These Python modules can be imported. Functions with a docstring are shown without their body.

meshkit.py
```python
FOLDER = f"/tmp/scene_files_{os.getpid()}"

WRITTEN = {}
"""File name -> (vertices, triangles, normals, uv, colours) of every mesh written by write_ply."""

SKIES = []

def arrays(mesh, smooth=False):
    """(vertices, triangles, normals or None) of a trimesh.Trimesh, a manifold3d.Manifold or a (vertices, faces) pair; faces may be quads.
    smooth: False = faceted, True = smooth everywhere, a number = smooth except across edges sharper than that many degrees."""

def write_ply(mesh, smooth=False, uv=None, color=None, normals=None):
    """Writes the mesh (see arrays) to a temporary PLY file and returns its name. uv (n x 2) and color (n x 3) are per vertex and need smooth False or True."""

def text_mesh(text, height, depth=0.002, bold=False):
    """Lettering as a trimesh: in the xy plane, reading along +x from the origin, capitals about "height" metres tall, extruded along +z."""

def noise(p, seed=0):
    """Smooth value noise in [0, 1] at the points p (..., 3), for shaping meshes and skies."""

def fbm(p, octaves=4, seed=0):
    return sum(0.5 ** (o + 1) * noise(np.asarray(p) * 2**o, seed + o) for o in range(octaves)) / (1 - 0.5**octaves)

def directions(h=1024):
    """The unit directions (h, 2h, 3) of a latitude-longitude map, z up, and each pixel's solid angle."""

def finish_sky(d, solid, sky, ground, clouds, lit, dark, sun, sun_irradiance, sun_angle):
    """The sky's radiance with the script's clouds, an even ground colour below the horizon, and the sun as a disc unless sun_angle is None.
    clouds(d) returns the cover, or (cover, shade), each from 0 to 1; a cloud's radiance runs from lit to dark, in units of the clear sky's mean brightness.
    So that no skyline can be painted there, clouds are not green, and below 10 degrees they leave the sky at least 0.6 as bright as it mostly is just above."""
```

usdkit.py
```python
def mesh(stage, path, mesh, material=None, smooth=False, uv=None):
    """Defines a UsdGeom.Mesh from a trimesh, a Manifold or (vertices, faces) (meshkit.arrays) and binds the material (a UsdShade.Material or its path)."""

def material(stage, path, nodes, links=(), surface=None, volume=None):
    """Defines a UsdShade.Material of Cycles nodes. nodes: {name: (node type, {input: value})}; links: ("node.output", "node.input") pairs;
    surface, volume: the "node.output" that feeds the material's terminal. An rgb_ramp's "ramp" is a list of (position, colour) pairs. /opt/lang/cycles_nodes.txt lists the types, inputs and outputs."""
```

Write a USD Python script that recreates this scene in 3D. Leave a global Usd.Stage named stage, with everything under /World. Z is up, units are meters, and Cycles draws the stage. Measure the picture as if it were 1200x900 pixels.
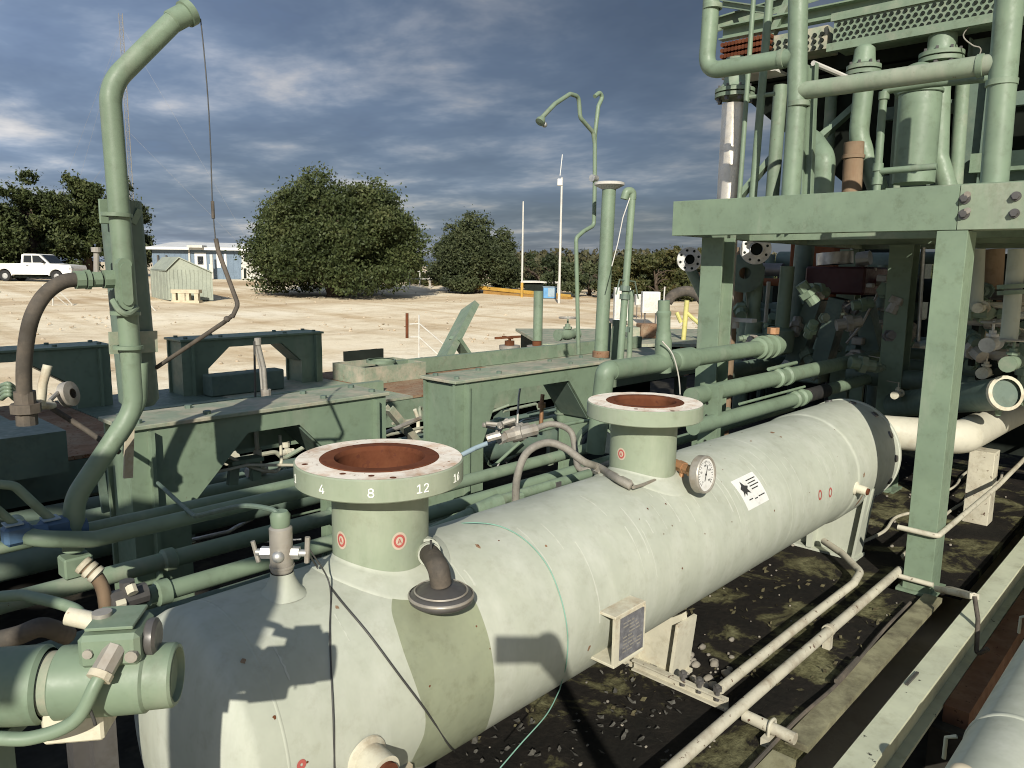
import math, random
import numpy as np, trimesh
import manifold3d as m3
from pxr import Usd, UsdGeom, UsdLux, UsdShade, Gf, Sdf
import usdkit, meshkit

stage = Usd.Stage.CreateInMemory()
UsdGeom.SetStageUpAxis(stage, "Z")
UsdGeom.Xform.Define(stage, "/World")
UsdGeom.Scope.Define(stage, "/World/Looks")
PI = math.pi

# ------------------------------------------------------------------ camera (x along the vessel, y to the far left, z up, deck at 0)
FPX, PITCH, HEAD, ROLL, EYE = 886.2, math.radians(8.776), math.radians(43.176), math.radians(-.809), 2.0
_rr = np.array([math.sin(HEAD), -math.cos(HEAD), 0.])
_fw = np.array([math.cos(HEAD) * math.cos(PITCH), math.sin(HEAD) * math.cos(PITCH), -math.sin(PITCH)])
_d0 = np.array([-math.cos(HEAD) * math.sin(PITCH), -math.sin(HEAD) * math.sin(PITCH), -math.cos(PITCH)])
_rt = _rr * math.cos(ROLL) + _d0 * math.sin(ROLL)
_dn = _d0 * math.cos(ROLL) - _rr * math.sin(ROLL)
cam = UsdGeom.Camera.Define(stage, "/World/camera")
cam.CreateFocalLengthAttr(26.0)
cam.CreateHorizontalApertureAttr(26.0 * 1200 / FPX)
cam.CreateVerticalApertureAttr(26.0 * 900 / FPX)
cam.CreateClippingRangeAttr(Gf.Vec2f(.05, 5000))
cam.CreateExposureAttr(.42)
cam.AddTransformOp().Set(Gf.Matrix4d(*_rt, 0, *(-_dn), 0, *(-_fw), 0, 0, 0, EYE, 1))

# ------------------------------------------------------------------ sun and cloudy sky
SUN_AZ = math.radians(42.3)        # heading the light travels to
SUN_EL = math.radians(28.0)
to_sun = np.array([-math.cos(SUN_AZ) * math.cos(SUN_EL), -math.sin(SUN_AZ) * math.cos(SUN_EL), math.sin(SUN_EL)])
sun = UsdLux.DistantLight.Define(stage, "/World/sun")
sun.CreateIntensityAttr(1.15); sun.CreateAngleAttr(.5); sun.CreateNormalizeAttr(True)
sun.CreateColorAttr(Gf.Vec3f(1.0, .945, .84))
_z = to_sun; _x = np.cross([0, 0, 1.], _z); _x /= np.linalg.norm(_x); _y = np.cross(_z, _x)
sun.AddTransformOp().Set(Gf.Matrix4d(*_x, 0, *_y, 0, *_z, 0, 0, 0, 0, 1))
SKY = .1
usdkit.material(stage, "/World/Looks/sky_air", {
    "tc": ("texture_coordinate", {}),
    "sep": ("separate_xyz", {}),
    "zc": ("math", {"math_type": "add", "value2": .10}),
    "zm": ("math", {"math_type": "maximum", "value2": .03}),
    "dx": ("math", {"math_type": "divide"}), "dy": ("math", {"math_type": "divide"}),
    "com": ("combine_xyz", {}),
    "rot": ("mapping", {"rotation": (0, 0, -HEAD + .12), "scale": (1.25, 1.0, 1), "location": (5.3, 2.2, 0)}),
    "n1": ("noise_texture", {"scale": 1.35, "detail": 10.0, "roughness": .57, "distortion": .12}),
    "n2": ("noise_texture", {"scale": .42, "detail": 3.0, "roughness": .5}),
    "rot2": ("mapping", {"rotation": (0, 0, -HEAD), "scale": (1, 1, 1), "location": (.6, 4.2, 0)}),
    "lit": ("rgb_ramp", {"ramp": [(.26, (.78, 1.12, 1.86)), (.36, (.74, 1.02, 1.62)), (.46, (.90, 1.22, 1.84)), (.53, (1.26, 1.58, 2.18)), (.60, (1.95, 2.2, 2.7)), (.67, (3.1, 3.1, 3.25)), (.76, (4.2, 4.0, 3.9))]}),
    "big": ("rgb_ramp", {"ramp": [(.36, (.78, .78, .78)), (.5, (.96, .96, .96)), (.66, (1.2, 1.2, 1.2))]}),
    "mul": ("mix", {"mix_type": "multiply", "fac": 1.0}),
    "dark": ("vector_math", {"math_type": "dot_product", "vector2": tuple(_rr * .6 + np.array([math.cos(HEAD), math.sin(HEAD), 0]) * .4)}),
    "dr": ("map_range", {"from_min": -.72, "from_max": .62, "to_min": 2.7, "to_max": .46, "clamp": True}),
    "mul2": ("mix", {"mix_type": "multiply", "fac": 1.0}),
    "sky": ("sky_texture", {"sky_type": "single_scattering", "sun_disc": False, "sun_elevation": SUN_EL, "sun_rotation": math.atan2(to_sun[0], to_sun[1])}),
    "mix": ("mix", {"mix_type": "mix", "fac": .90}),
    "bg": ("background_shader", {"strength": SKY}),
}, [("tc.generated", "sep.vector"), ("sep.z", "zc.value1"), ("zc.value", "zm.value1"), ("sep.x", "dx.value1"), ("zm.value", "dx.value2"),
    ("sep.y", "dy.value1"), ("zm.value", "dy.value2"), ("dx.value", "com.x"), ("dy.value", "com.y"), ("com.vector", "rot.vector"),
    ("rot.vector", "n1.vector"), ("com.vector", "rot2.vector"), ("rot2.vector", "n2.vector"), ("n1.fac", "lit.fac"), ("n2.fac", "big.fac"),
    ("lit.color", "mul.color1"), ("big.color", "mul.color2"), ("tc.generated", "dark.vector1"), ("dark.value", "dr.value"),
    ("mul.color", "mul2.color1"), ("dr.result", "mul2.color2"), ("sky.color", "mix.color1"), ("mul2.color", "mix.color2"), ("mix.color", "bg.color")],
    surface="bg.background")
dome = UsdLux.DomeLight.Define(stage, "/World/sky")
dome.CreateIntensityAttr(1.0)
UsdShade.MaterialBindingAPI.Apply(dome.GetPrim()).Bind(UsdShade.Material.Get(stage, "/World/Looks/sky_air"))
dome.GetPrim().SetCustomDataByKey("kind", "structure")

# ------------------------------------------------------------------ placing: a pixel of the 1200 x 900 photograph on a known plane gives a point of the place
def ray(x, y):
    return (x - 600) / FPX * _rt + (y - 450) / FPX * _dn + _fw
def U(x, y, X=None, Y=None, Z=None, D=None):
    d = ray(x, y)
    t = X / d[0] if X is not None else Y / d[1] if Y is not None else (Z - EYE) / d[2] if Z is not None else D
    return d * t + [0, 0, EYE]
def proj(P):
    q = np.asarray(P, float) - [0, 0, EYE]
    c = q @ _fw
    return np.array([600 + FPX * (q @ _rt) / c, 450 + FPX * (q @ _dn) / c, c])
GZ = [(0, -.38), (13, -.38), (20, -.34), (30, -.22), (45, .08), (52, .26), (65, .62), (80, .8), (150, .9), (2500, .9)]
def gz(x, y):
    d = np.hypot(x, y)
    return np.interp(d, [a for a, _ in GZ], [b for _, b in GZ])
def yard(px, d):                              # a point of the yard straight below column px, d metres away
    v = ray(px, 313); v = v[:2] / np.linalg.norm(v[:2])
    p = v * d
    return np.array([p[0], p[1], float(gz(*p))])

# ------------------------------------------------------------------ materials
def mat(name, nodes, links, surface):
    return usdkit.material(stage, "/World/Looks/" + name, nodes, links, surface=surface)
def paint(name, base, rough=.5, spec=.4, var=.10, dirt=None, dirt_at=.60, chips=None, chip_at=.70, scale=1.0, bump=.10, metallic=0., streak=False, grime=.75):
    b = np.array(base, float)
    n = {"g": ("geometry", {}),
         "n1": ("noise_texture", {"scale": 3.1 * scale, "detail": 6.0, "roughness": .62}),
         "n2": ("noise_texture", {"scale": 26 * scale, "detail": 5.0, "roughness": .65}),
         "r1": ("rgb_ramp", {"ramp": [(.30, b * (1 - var)), (.5, b), (.72, np.minimum(b * (1 + var), 1))]}),
         "bp": ("bump", {"strength": bump, "distance": .004}),
         "rr": ("map_range", {"from_min": .3, "from_max": .7, "to_min": max(rough - .1, .05), "to_max": min(rough + .18, 1), "clamp": True}),
         "p": ("principled_bsdf", {"specular_ior_level": spec, "metallic": metallic})}
    l = [("g.position", "n1.vector"), ("g.position", "n2.vector"), ("n1.fac", "r1.fac"), ("n2.fac", "bp.height"), ("bp.normal", "p.normal"), ("n2.fac", "rr.value"), ("rr.result", "p.roughness")]
    out = "r1.color"
    if dirt is not None:
        n["mp"] = ("mapping", {"scale": (1, 1, .22) if streak else (1, 1, 1)})
        n["n3"] = ("noise_texture", {"scale": 5.5 * scale, "detail": 8.0, "roughness": .7})
        n["r3"] = ("map_range", {"from_min": dirt_at - .10, "from_max": dirt_at + .14, "to_max": .85, "clamp": True})
        n["m3"] = ("mix", {"mix_type": "mix", "color2": dirt})
        l += [("g.position", "mp.vector"), ("mp.vector", "n3.vector"), ("n3.fac", "r3.value"), ("r3.result", "m3.fac"), (out, "m3.color1")]
        out = "m3.color"
    if chips is not None:
        n["n4"] = ("noise_texture", {"scale": 34 * scale, "detail": 4.0, "roughness": .6})
        n["r4"] = ("map_range", {"from_min": chip_at, "from_max": chip_at + .03, "clamp": True})
        n["m4"] = ("mix", {"mix_type": "mix", "color2": chips})
        l += [("g.position", "n4.vector"), ("n4.fac", "r4.value"), ("r4.result", "m4.fac"), (out, "m4.color1")]
        out = "m4.color"
    # uneven fading and smudges
    n["n5"] = ("noise_texture", {"scale": 1.3 * scale, "detail": 7.0, "roughness": .7}); n["n6"] = ("noise_texture", {"scale": 12.0 * scale, "detail": 6.0, "roughness": .72})
    n["r5"] = ("rgb_ramp", {"ramp": [(.34, (.80, .80, .79)), (.5, (1, 1, 1)), (.66, (1.14, 1.13, 1.10))]}); n["r6"] = ("rgb_ramp", {"ramp": [(.33, (.78, .76, .72)), (.47, (1, 1, 1)), (.7, (1.06, 1.06, 1.05))]})
    n["m5"] = ("mix", {"mix_type": "multiply", "fac": grime}); n["m6"] = ("mix", {"mix_type": "multiply", "fac": grime})
    l += [("g.position", "n5.vector"), ("g.position", "n6.vector"), ("n5.fac", "r5.fac"), ("n6.fac", "r6.fac"), (out, "m5.color1"), ("r5.color", "m5.color2"), ("m5.color", "m6.color1"), ("r6.color", "m6.color2")]
    out = "m6.color"
    l.append((out, "p.base_color"))
    return mat(name, n, l, "p.BSDF")

RUSTC = (.17, .062, .026)
M = {}
M["green"] = paint("green_paint", (.153, .206, .141), .48, dirt=(.225, .25, .19), dirt_at=.66, chips=(.10, .085, .06), chip_at=.745, streak=True)
M["green2"] = paint("green_paint_older", (.155, .205, .142), .55, dirt=(.24, .25, .19), dirt_at=.60, chips=(.12, .08, .05), chip_at=.73)
M["green_dusty"] = paint("green_paint_dusty", (.205, .245, .175), .7, dirt=(.40, .34, .26), dirt_at=.52, chips=(.15, .08, .045), chip_at=.70)
M["green_deep_shade"] = paint("green_paint_deep_shade", (.10, .14, .11), .5, dirt=(.16, .19, .14), dirt_at=.6, chips=(.06, .05, .04), chip_at=.74)  # deep green; also paints in the shade on parts standing in shadow
M["pale"] = paint("pale_green_paint", (.365, .385, .315), .62, spec=.3, var=.07, streak=True, grime=.42, dirt=(.44, .455, .39), dirt_at=.56, chips=(.13, .09, .06), chip_at=.80, bump=.05)
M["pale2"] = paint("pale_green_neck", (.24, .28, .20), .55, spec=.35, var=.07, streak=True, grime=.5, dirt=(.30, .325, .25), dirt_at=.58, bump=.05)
M["green3"] = paint("green_paint_faded", (.20, .245, .175), .7, spec=.25, var=.14, dirt=(.27, .28, .22), dirt_at=.54, chips=(.13, .07, .04), chip_at=.70, streak=True)
M["run"] = paint("chalky_run", (.45, .465, .40), .75, spec=.2, var=.05, grime=.5)
M["yard_stone"] = paint("yard_stone", (.42, .35, .26), .9, spec=.1, var=.3)
M["cream_smooth"] = paint("smooth_cream_paint", (.47, .45, .36), .55, spec=.3, var=.06, grime=.4, dirt=(.33, .27, .19), dirt_at=.68, chips=(.14, .08, .05), chip_at=.78)
M["pale_pipe"] = paint("pale_pipe_paint", (.44, .415, .325), .6, spec=.3, var=.10, dirt=(.20, .15, .10), dirt_at=.60, chips=(.10, .06, .04), chip_at=.645)
M["cream"] = paint("cream_paint", (.50, .475, .37), .6, spec=.3, dirt=(.27, .18, .10), dirt_at=.60, chips=(.22, .09, .04), chip_at=.70)
M["wash"] = paint("washed_paint", (.215, .235, .16), .5, spec=.4, var=.10, streak=True, dirt=(.25, .275, .18), dirt_at=.55, bump=.05)
M["rust"] = paint("rust", (.105, .036, .018), .9, spec=.1, var=.3, dirt=(.15, .058, .028), dirt_at=.57, chips=(.10, .035, .02), chip_at=.6, bump=.35)
M["rust_dark"] = paint("rust_dark", (.115, .045, .022), .9, spec=.1, var=.35, bump=.4)
M["rust_deck"] = paint("rusty_plate", (.21, .125, .075), .85, spec=.15, var=.25, dirt=(.28, .22, .15), dirt_at=.52, chips=(.14, .06, .03), chip_at=.6)
M["beam_rust"] = paint("brown_beam_rust", (.155, .082, .05), .85, spec=.15, var=.25, dirt=(.22, .14, .09), dirt_at=.55, chips=(.06, .03, .02), chip_at=.64)
M["flange_face"] = paint("flange_face", (.76, .70, .60), .7, spec=.2, var=.07, dirt=(.44, .25, .13), dirt_at=.56, chips=(.20, .07, .03), chip_at=.655, scale=1.6)
M["black"] = paint("black_rubber", (.022, .022, .022), .6, var=.3, dirt=(.07, .06, .05), dirt_at=.6)
M["hose"] = paint("dusty_hose", (.070, .062, .052), .75, spec=.2, var=.25, dirt=(.16, .13, .10), dirt_at=.56)
M["hose_grey"] = paint("braided_hose", (.20, .185, .155), .6, spec=.4, var=.25, scale=4, bump=.4)
M["dark_and_void_shade"] = paint("dark_shell", (.017, .021, .017), .9, spec=.1, var=.3)  # near-black for dark parts; also paints the shade inside holes and voids
M["steel"] = paint("galvanised_steel", (.50, .50, .48), .42, spec=.5, var=.15, metallic=.75, dirt=(.26, .23, .19), dirt_at=.62)
M["grey"] = paint("grey_fitting", (.33, .31, .27), .5, spec=.5, var=.2, metallic=.4, dirt=(.2, .15, .10), dirt_at=.6)
M["silver"] = paint("silver_jacket", (.66, .61, .52), .36, spec=.5, var=.08, metallic=.6)
M["brass"] = paint("old_brass", (.42, .23, .12), .5, spec=.5, var=.25, metallic=.5, dirt=(.14, .09, .05), dirt_at=.6)
M["brown"] = paint("brown_jacket", (.20, .145, .095), .8, spec=.2, var=.25, streak=True, dirt=(.16, .10, .06), dirt_at=.55)
M["cap"] = paint("dark_cap", (.10, .095, .09), .42, spec=.5, var=.3, metallic=.35)
M["white"] = paint("white_paint", (.62, .62, .59), .45, var=.04)
M["white_dull"] = paint("dull_white_paint", (.50, .485, .44), .6, var=.08, dirt=(.4, .34, .26), dirt_at=.62)
M["mark"] = paint("white_marker", (.82, .82, .76), .7, var=.04)
M["ink"] = paint("black_ink", (.03, .03, .03), .6, var=.1)
M["red"] = paint("red_marker", (.36, .085, .07), .6, var=.1)
M["redpale"] = paint("faded_red_halo", (.43, .36, .28), .65, var=.1)
M["plate"] = paint("grey_nameplate", (.115, .115, .125), .45, spec=.4, var=.25, scale=6, dirt=(.22, .22, .23), dirt_at=.55)
M["blue"] = paint("blue_cap", (.05, .10, .17), .55, var=.2)
M["blue_pale"] = paint("pale_blue", (.24, .31, .35), .6, var=.15)
M["wire"] = paint("dark_wire", (.045, .045, .042), .5, var=.2)
M["wire_green"] = paint("teal_cord", (.17, .32, .25), .6, var=.1)
M["yellow"] = paint("yellow_paint", (.46, .27, .05), .55, var=.12, dirt=(.4, .28, .1), dirt_at=.6)
M["maroon"] = paint("maroon_paint", (.045, .010, .010), .5, var=.2)
M["siding"] = paint("blue_siding", (.135, .185, .24), .5, var=.05)
M["roof"] = paint("pale_roof_metal", (.62, .62, .60), .4, var=.05)
M["shed"] = paint("shed_green", (.27, .295, .235), .55, var=.05)
M["pallet"] = paint("pale_timber", (.48, .42, .30), .8, var=.15)
M["bark"] = paint("bark", (.085, .065, .048), .95, spec=.1, var=.3, bump=.5)
M["glass_dark"] = mat("dark_glass", {"p": ("principled_bsdf", {"base_color": (.015, .018, .02), "roughness": .12})}, [], "p.BSDF")
M["tyre"] = paint("tyre", (.02, .02, .02), .8)
M["stone"] = paint("pebble", (.22, .20, .165), .85, spec=.2, var=.3)
M["skin"] = paint("skin", (.45, .28, .2), .6, var=.05)
M["cloth"] = paint("dark_cloth", (.05, .06, .09), .9, var=.1)

def leafmat(name, dark, light, tint):
    return mat(name, {
        "g": ("geometry", {}), "n": ("noise_texture", {"scale": .55, "detail": 4.0}), "n2": ("noise_texture", {"scale": 6.0, "detail": 2.0}),
        "ad": ("math", {"math_type": "multiply_add", "value2": .5}), "hf": ("math", {"math_type": "multiply", "value2": .5}),
        "r": ("rgb_ramp", {"ramp": [(.36, dark), (.52, light), (.66, tint)]}),
        "d": ("principled_bsdf", {"roughness": .6, "specular_ior_level": .25}), "t": ("translucent_bsdf", {}), "m": ("mix_closure", {"fac": .18})},
        [("g.position", "n.vector"), ("g.position", "n2.vector"), ("n2.fac", "hf.value1"), ("n.fac", "ad.value1"), ("hf.value", "ad.value3"), ("ad.value", "r.fac"),
         ("r.color", "d.base_color"), ("r.color", "t.color"), ("d.BSDF", "m.closure1"), ("t.BSDF", "m.closure2")], "m.closure")
M["oak"] = leafmat("oak_leaves", (.022, .032, .011), (.056, .074, .024), (.115, .125, .05))
M["oak2"] = leafmat("oak_leaves_grey", (.024, .034, .015), (.056, .070, .030), (.105, .115, .052))
M["autumn"] = leafmat("scrub_leaves", (.032, .040, .013), (.066, .072, .024), (.125, .095, .036))
M["scrub"] = leafmat("dry_scrub", (.035, .040, .018), (.075, .072, .034), (.13, .105, .055))

mat_ground = mat("caliche_ground", {
    "g": ("geometry", {}), "mp": ("mapping", {"rotation": (0, 0, -HEAD), "scale": (.16, 1.0, 1)}),
    "n1": ("noise_texture", {"scale": .16, "detail": 7.0, "roughness": .6}), "n2": ("noise_texture", {"scale": 1.1, "detail": 10.0, "roughness": .78}),
    "n3": ("noise_texture", {"scale": 7.0, "detail": 4.0, "roughness": .7}),
    "mp2": ("mapping", {"rotation": (0, 0, -HEAD), "scale": (1.0, .10, 1)}),
    "n4": ("noise_texture", {"scale": .5, "detail": 5.0, "roughness": .6}),
    "r1": ("rgb_ramp", {"ramp": [(.30, (.48, .36, .225)), (.43, (.62, .505, .345)), (.54, (.76, .66, .48)), (.72, (.83, .75, .585))]}),
    "r2": ("rgb_ramp", {"ramp": [(.35, (.72, .67, .60)), (.52, (1, 1, 1))]}),
    "r4": ("rgb_ramp", {"ramp": [(.36, (.74, .66, .56)), (.52, (1, 1, 1))]}),
    "m1": ("mix", {"mix_type": "multiply", "fac": .8}), "m2": ("mix", {"mix_type": "multiply", "fac": .8}),
    "bp": ("bump", {"strength": .5, "distance": .05}), "p": ("principled_bsdf", {"roughness": .95, "specular_ior_level": .1})},
    [("g.position", "mp.vector"), ("mp.vector", "n1.vector"), ("g.position", "n2.vector"), ("g.position", "n3.vector"), ("n1.fac", "r1.fac"), ("n2.fac", "r2.fac"),
     ("g.position", "mp2.vector"), ("mp2.vector", "n4.vector"), ("n4.fac", "r4.fac"),
     ("r1.color", "m1.color1"), ("r2.color", "m1.color2"), ("m1.color", "m2.color1"), ("r4.color", "m2.color2"), ("n2.fac", "bp.height"), ("bp.normal", "p.normal"), ("m2.color", "p.base_color")], "p.BSDF")
mat_deck = mat("mossy_deck", {
    "g": ("geometry", {}), "n1": ("noise_texture", {"scale": 2.3, "detail": 9.0, "roughness": .66, "distortion": .5}), "n2": ("noise_texture", {"scale": 30.0, "detail": 6.0, "roughness": .75}),
    "n3": ("noise_texture", {"scale": 1.1, "detail": 6.0, "roughness": .6}),
    "r1": ("rgb_ramp", {"ramp": [(.40, (.010, .009, .007)), (.525, (.017, .014, .011)), (.555, (.075, .07, .034)), (.63, (.165, .16, .085)), (.72, (.23, .215, .135))]}),
    "r2": ("rgb_ramp", {"ramp": [(.32, (.35, .33, .30)), (.60, (1.15, 1.15, 1.1))]}),
    "m1": ("mix", {"mix_type": "multiply", "fac": .85}),
    "r3": ("map_range", {"from_min": .58, "from_max": .72, "to_max": .6, "clamp": True}), "m2": ("mix", {"mix_type": "mix", "color2": (.04, .03, .022)}),
    "bp": ("bump", {"strength": .9, "distance": .02}), "p": ("principled_bsdf", {"roughness": .85, "specular_ior_level": .2})},
    [("g.position", "n1.vector"), ("g.position", "n2.vector"), ("g.position", "n3.vector"), ("n1.fac", "r1.fac"), ("n2.fac", "r2.fac"), ("r1.color", "m1.color1"), ("r2.color", "m1.color2"),
     ("n3.fac", "r3.value"), ("r3.result", "m2.fac"), ("m1.color", "m2.color1"), ("n2.fac", "bp.height"), ("bp.normal", "p.normal"), ("m2.color", "p.base_color")], "p.BSDF")
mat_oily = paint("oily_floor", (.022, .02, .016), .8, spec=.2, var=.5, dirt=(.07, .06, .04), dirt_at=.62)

# ------------------------------------------------------------------ geometry
def nrm(v):
    v = np.asarray(v, float); return v / (np.linalg.norm(v) + 1e-12)
class MB:
    def __init__(s): s.v, s.f, s.n, s.cuts = [], [], 0, []
    def cut(s): s.cuts.append(len(s.v)); return s                  # ends a piece: each piece becomes a part of its own
    def add(s, v, f):
        v = np.asarray(v, float).reshape(-1, 3); f = np.asarray(f, int)
        if f.shape[1] == 4: f = np.vstack([f[:, [0, 1, 2]], f[:, [0, 2, 3]]])
        s.v.append(v); s.f.append(f + s.n); s.n += len(v); return s
    def tm(s, m): return s.add(m.vertices, m.faces)
    def man(s, m):
        q = m.to_mesh(); return s.add(q.vert_properties[:, :3], q.tri_verts)
    def obox(s, c, ax, ay, az, bev=0.):           # centre and three half-axis vectors
        c, ax, ay, az = [np.asarray(q, float) for q in (c, ax, ay, az)]
        if bev > 0:
            L = [np.linalg.norm(q) for q in (ax, ay, az)]; u = [q / l for q, l in zip((ax, ay, az), L)]
            b = min(bev, .45 * min(L)); pts = []
            for sx in (-1, 1):
                for sy in (-1, 1):
                    for sz in (-1, 1):
                        for k in range(3):
                            d = [L[0] - b, L[1] - b, L[2] - b]; d[k] += b
                            pts.append(c + sx * d[0] * u[0] + sy * d[1] * u[1] + sz * d[2] * u[2])
            return s.man(m3.Manifold.hull_points(np.array(pts)))
        P = [c + i * ax + j * ay + k * az for i in (-1, 1) for j in (-1, 1) for k in (-1, 1)]
        F = [[0, 1, 3, 2], [4, 6, 7, 5], [0, 4, 5, 1], [2, 3, 7, 6], [0, 2, 6, 4], [1, 5, 7, 3]]
        if np.dot(np.cross(ax, ay), az) < 0: F = [q[::-1] for q in F]
        return s.add(P, F)
    def bx(s, x0, x1, y0, y1, z0, z1, bev=0.):
        return s.obox(((x0 + x1) / 2, (y0 + y1) / 2, (z0 + z1) / 2), (abs(x1 - x0) / 2, 0, 0), (0, abs(y1 - y0) / 2, 0), (0, 0, abs(z1 - z0) / 2), bev)
    def bar(s, p, q, w, h, up=(0, 0, 1), bev=0.):   # along p-q, w across, h along up
        p, q = np.asarray(p, float), np.asarray(q, float); d = nrm(q - p); a = np.cross(up, d)
        if np.linalg.norm(a) < 1e-5: a = np.array([1., 0, 0])
        a = nrm(a); u = np.cross(d, a)
        return s.obox((p + q) / 2, (q - p) / 2, a * w / 2, u * h / 2, bev)
    def ibeam(s, p, q, w, h, t=.02, up=(0, 0, 1)):
        p, q = np.asarray(p, float), np.asarray(q, float); d = nrm(q - p); a = nrm(np.cross(up, d)); u = np.cross(d, a)
        s.bar(p + u * (h - t) / 2, q + u * (h - t) / 2, w, t, up); s.bar(p - u * (h - t) / 2, q - u * (h - t) / 2, w, t, up)
        return s.bar(p, q, t * .8, h - 2 * t, up)
    def channel(s, p, q, w, h, t=.015, up=(0, 0, 1), side=1):   # web on one side
        p, q = np.asarray(p, float), np.asarray(q, float); d = nrm(q - p); a = nrm(np.cross(up, d)) * side; u = np.cross(d, a) * side
        s.bar(p + a * (w - t) / 2, q + a * (w - t) / 2, t, h, up)
        for k in (-1, 1):
            s.bar(p + k * u * (h - t) / 2 - a * t / 2, q + k * u * (h - t) / 2 - a * t / 2, w - t, t, up)
        return s
    def rev(s, prof, o=(0, 0, 0), ax=(0, 0, 1), n=32, closed=True):
        ax = nrm(ax); a = np.cross(ax, [0, 0, 1.] if abs(ax[2]) < .9 else [1., 0, 0]); a = nrm(a); b = np.cross(ax, a)
        th = np.arange(n) * 2 * PI / n; ring = np.cos(th)[:, None] * a + np.sin(th)[:, None] * b
        V = np.concatenate([np.asarray(o) + r * ring + h * ax for r, h in prof]); k = len(prof)
        F = [[i * n + j, i * n + (j + 1) % n, (i + 1) * n + (j + 1) % n, (i + 1) * n + j] for i in range(k - 1) for j in range(n)]
        return s.add(V, F)
    def cyl(s, p, q, r, r2=None, n=20, cap=True):
        p, q = np.asarray(p, float), np.asarray(q, float); L = np.linalg.norm(q - p); r2 = r if r2 is None else r2
        pr = [(r, 0), (r2, L)]
        if cap: pr = [(1e-4, 0), (r, 0), (r2, L), (1e-4, L)]
        return s.rev(pr, p, q - p, n)
    def sph(s, c, r, n=2):
        m = trimesh.creation.icosphere(n, 1.0); return s.add(m.vertices * np.asarray(r) + np.asarray(c), m.faces)
    def tube(s, pts, r, bend=0., n=12, cap=True, seg=6):
        s_, F = sweep(fillet(pts, bend, seg) if bend > 0 else np.asarray(pts, float), r, n, cap); return s.add(s_, F)
    def prism(s, poly, org, ux, uy, depth):          # polygon in the plane (ux, uy), extruded along ux x uy
        cs = m3.CrossSection([np.asarray(poly, float)], m3.FillRule.NonZero)
        q = m3.Manifold.extrude(cs, depth).to_mesh(); v = q.vert_properties[:, :3]
        ux, uy = nrm(ux), nrm(uy); uz = np.cross(ux, uy)
        return s.add(np.asarray(org) + v[:, :1] * ux + v[:, 1:2] * uy + v[:, 2:3] * uz, q.tri_verts)
    def mesh(s): return np.concatenate(s.v), np.concatenate(s.f)
def fillet(pts, bend, seg=6):
    P = [np.asarray(p, float) for p in pts]; out = [P[0]]
    for i in range(1, len(P) - 1):
        a, b, c = P[i - 1], P[i], P[i + 1]; u, w = nrm(a - b), nrm(c - b)
        cs = np.clip(u @ w, -1, 1); half = math.acos(cs) / 2
        if half > PI / 2 - .03: out.append(b); continue
        t = min(bend / math.tan(half), .48 * np.linalg.norm(a - b), .48 * np.linalg.norm(c - b))
        p0, p1 = b + u * t, b + w * t
        for k in range(seg + 1):
            q = k / seg; out.append((1 - q) ** 2 * p0 + 2 * q * (1 - q) * b + q * q * p1)
    out.append(P[-1]); return np.array(out)
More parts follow.
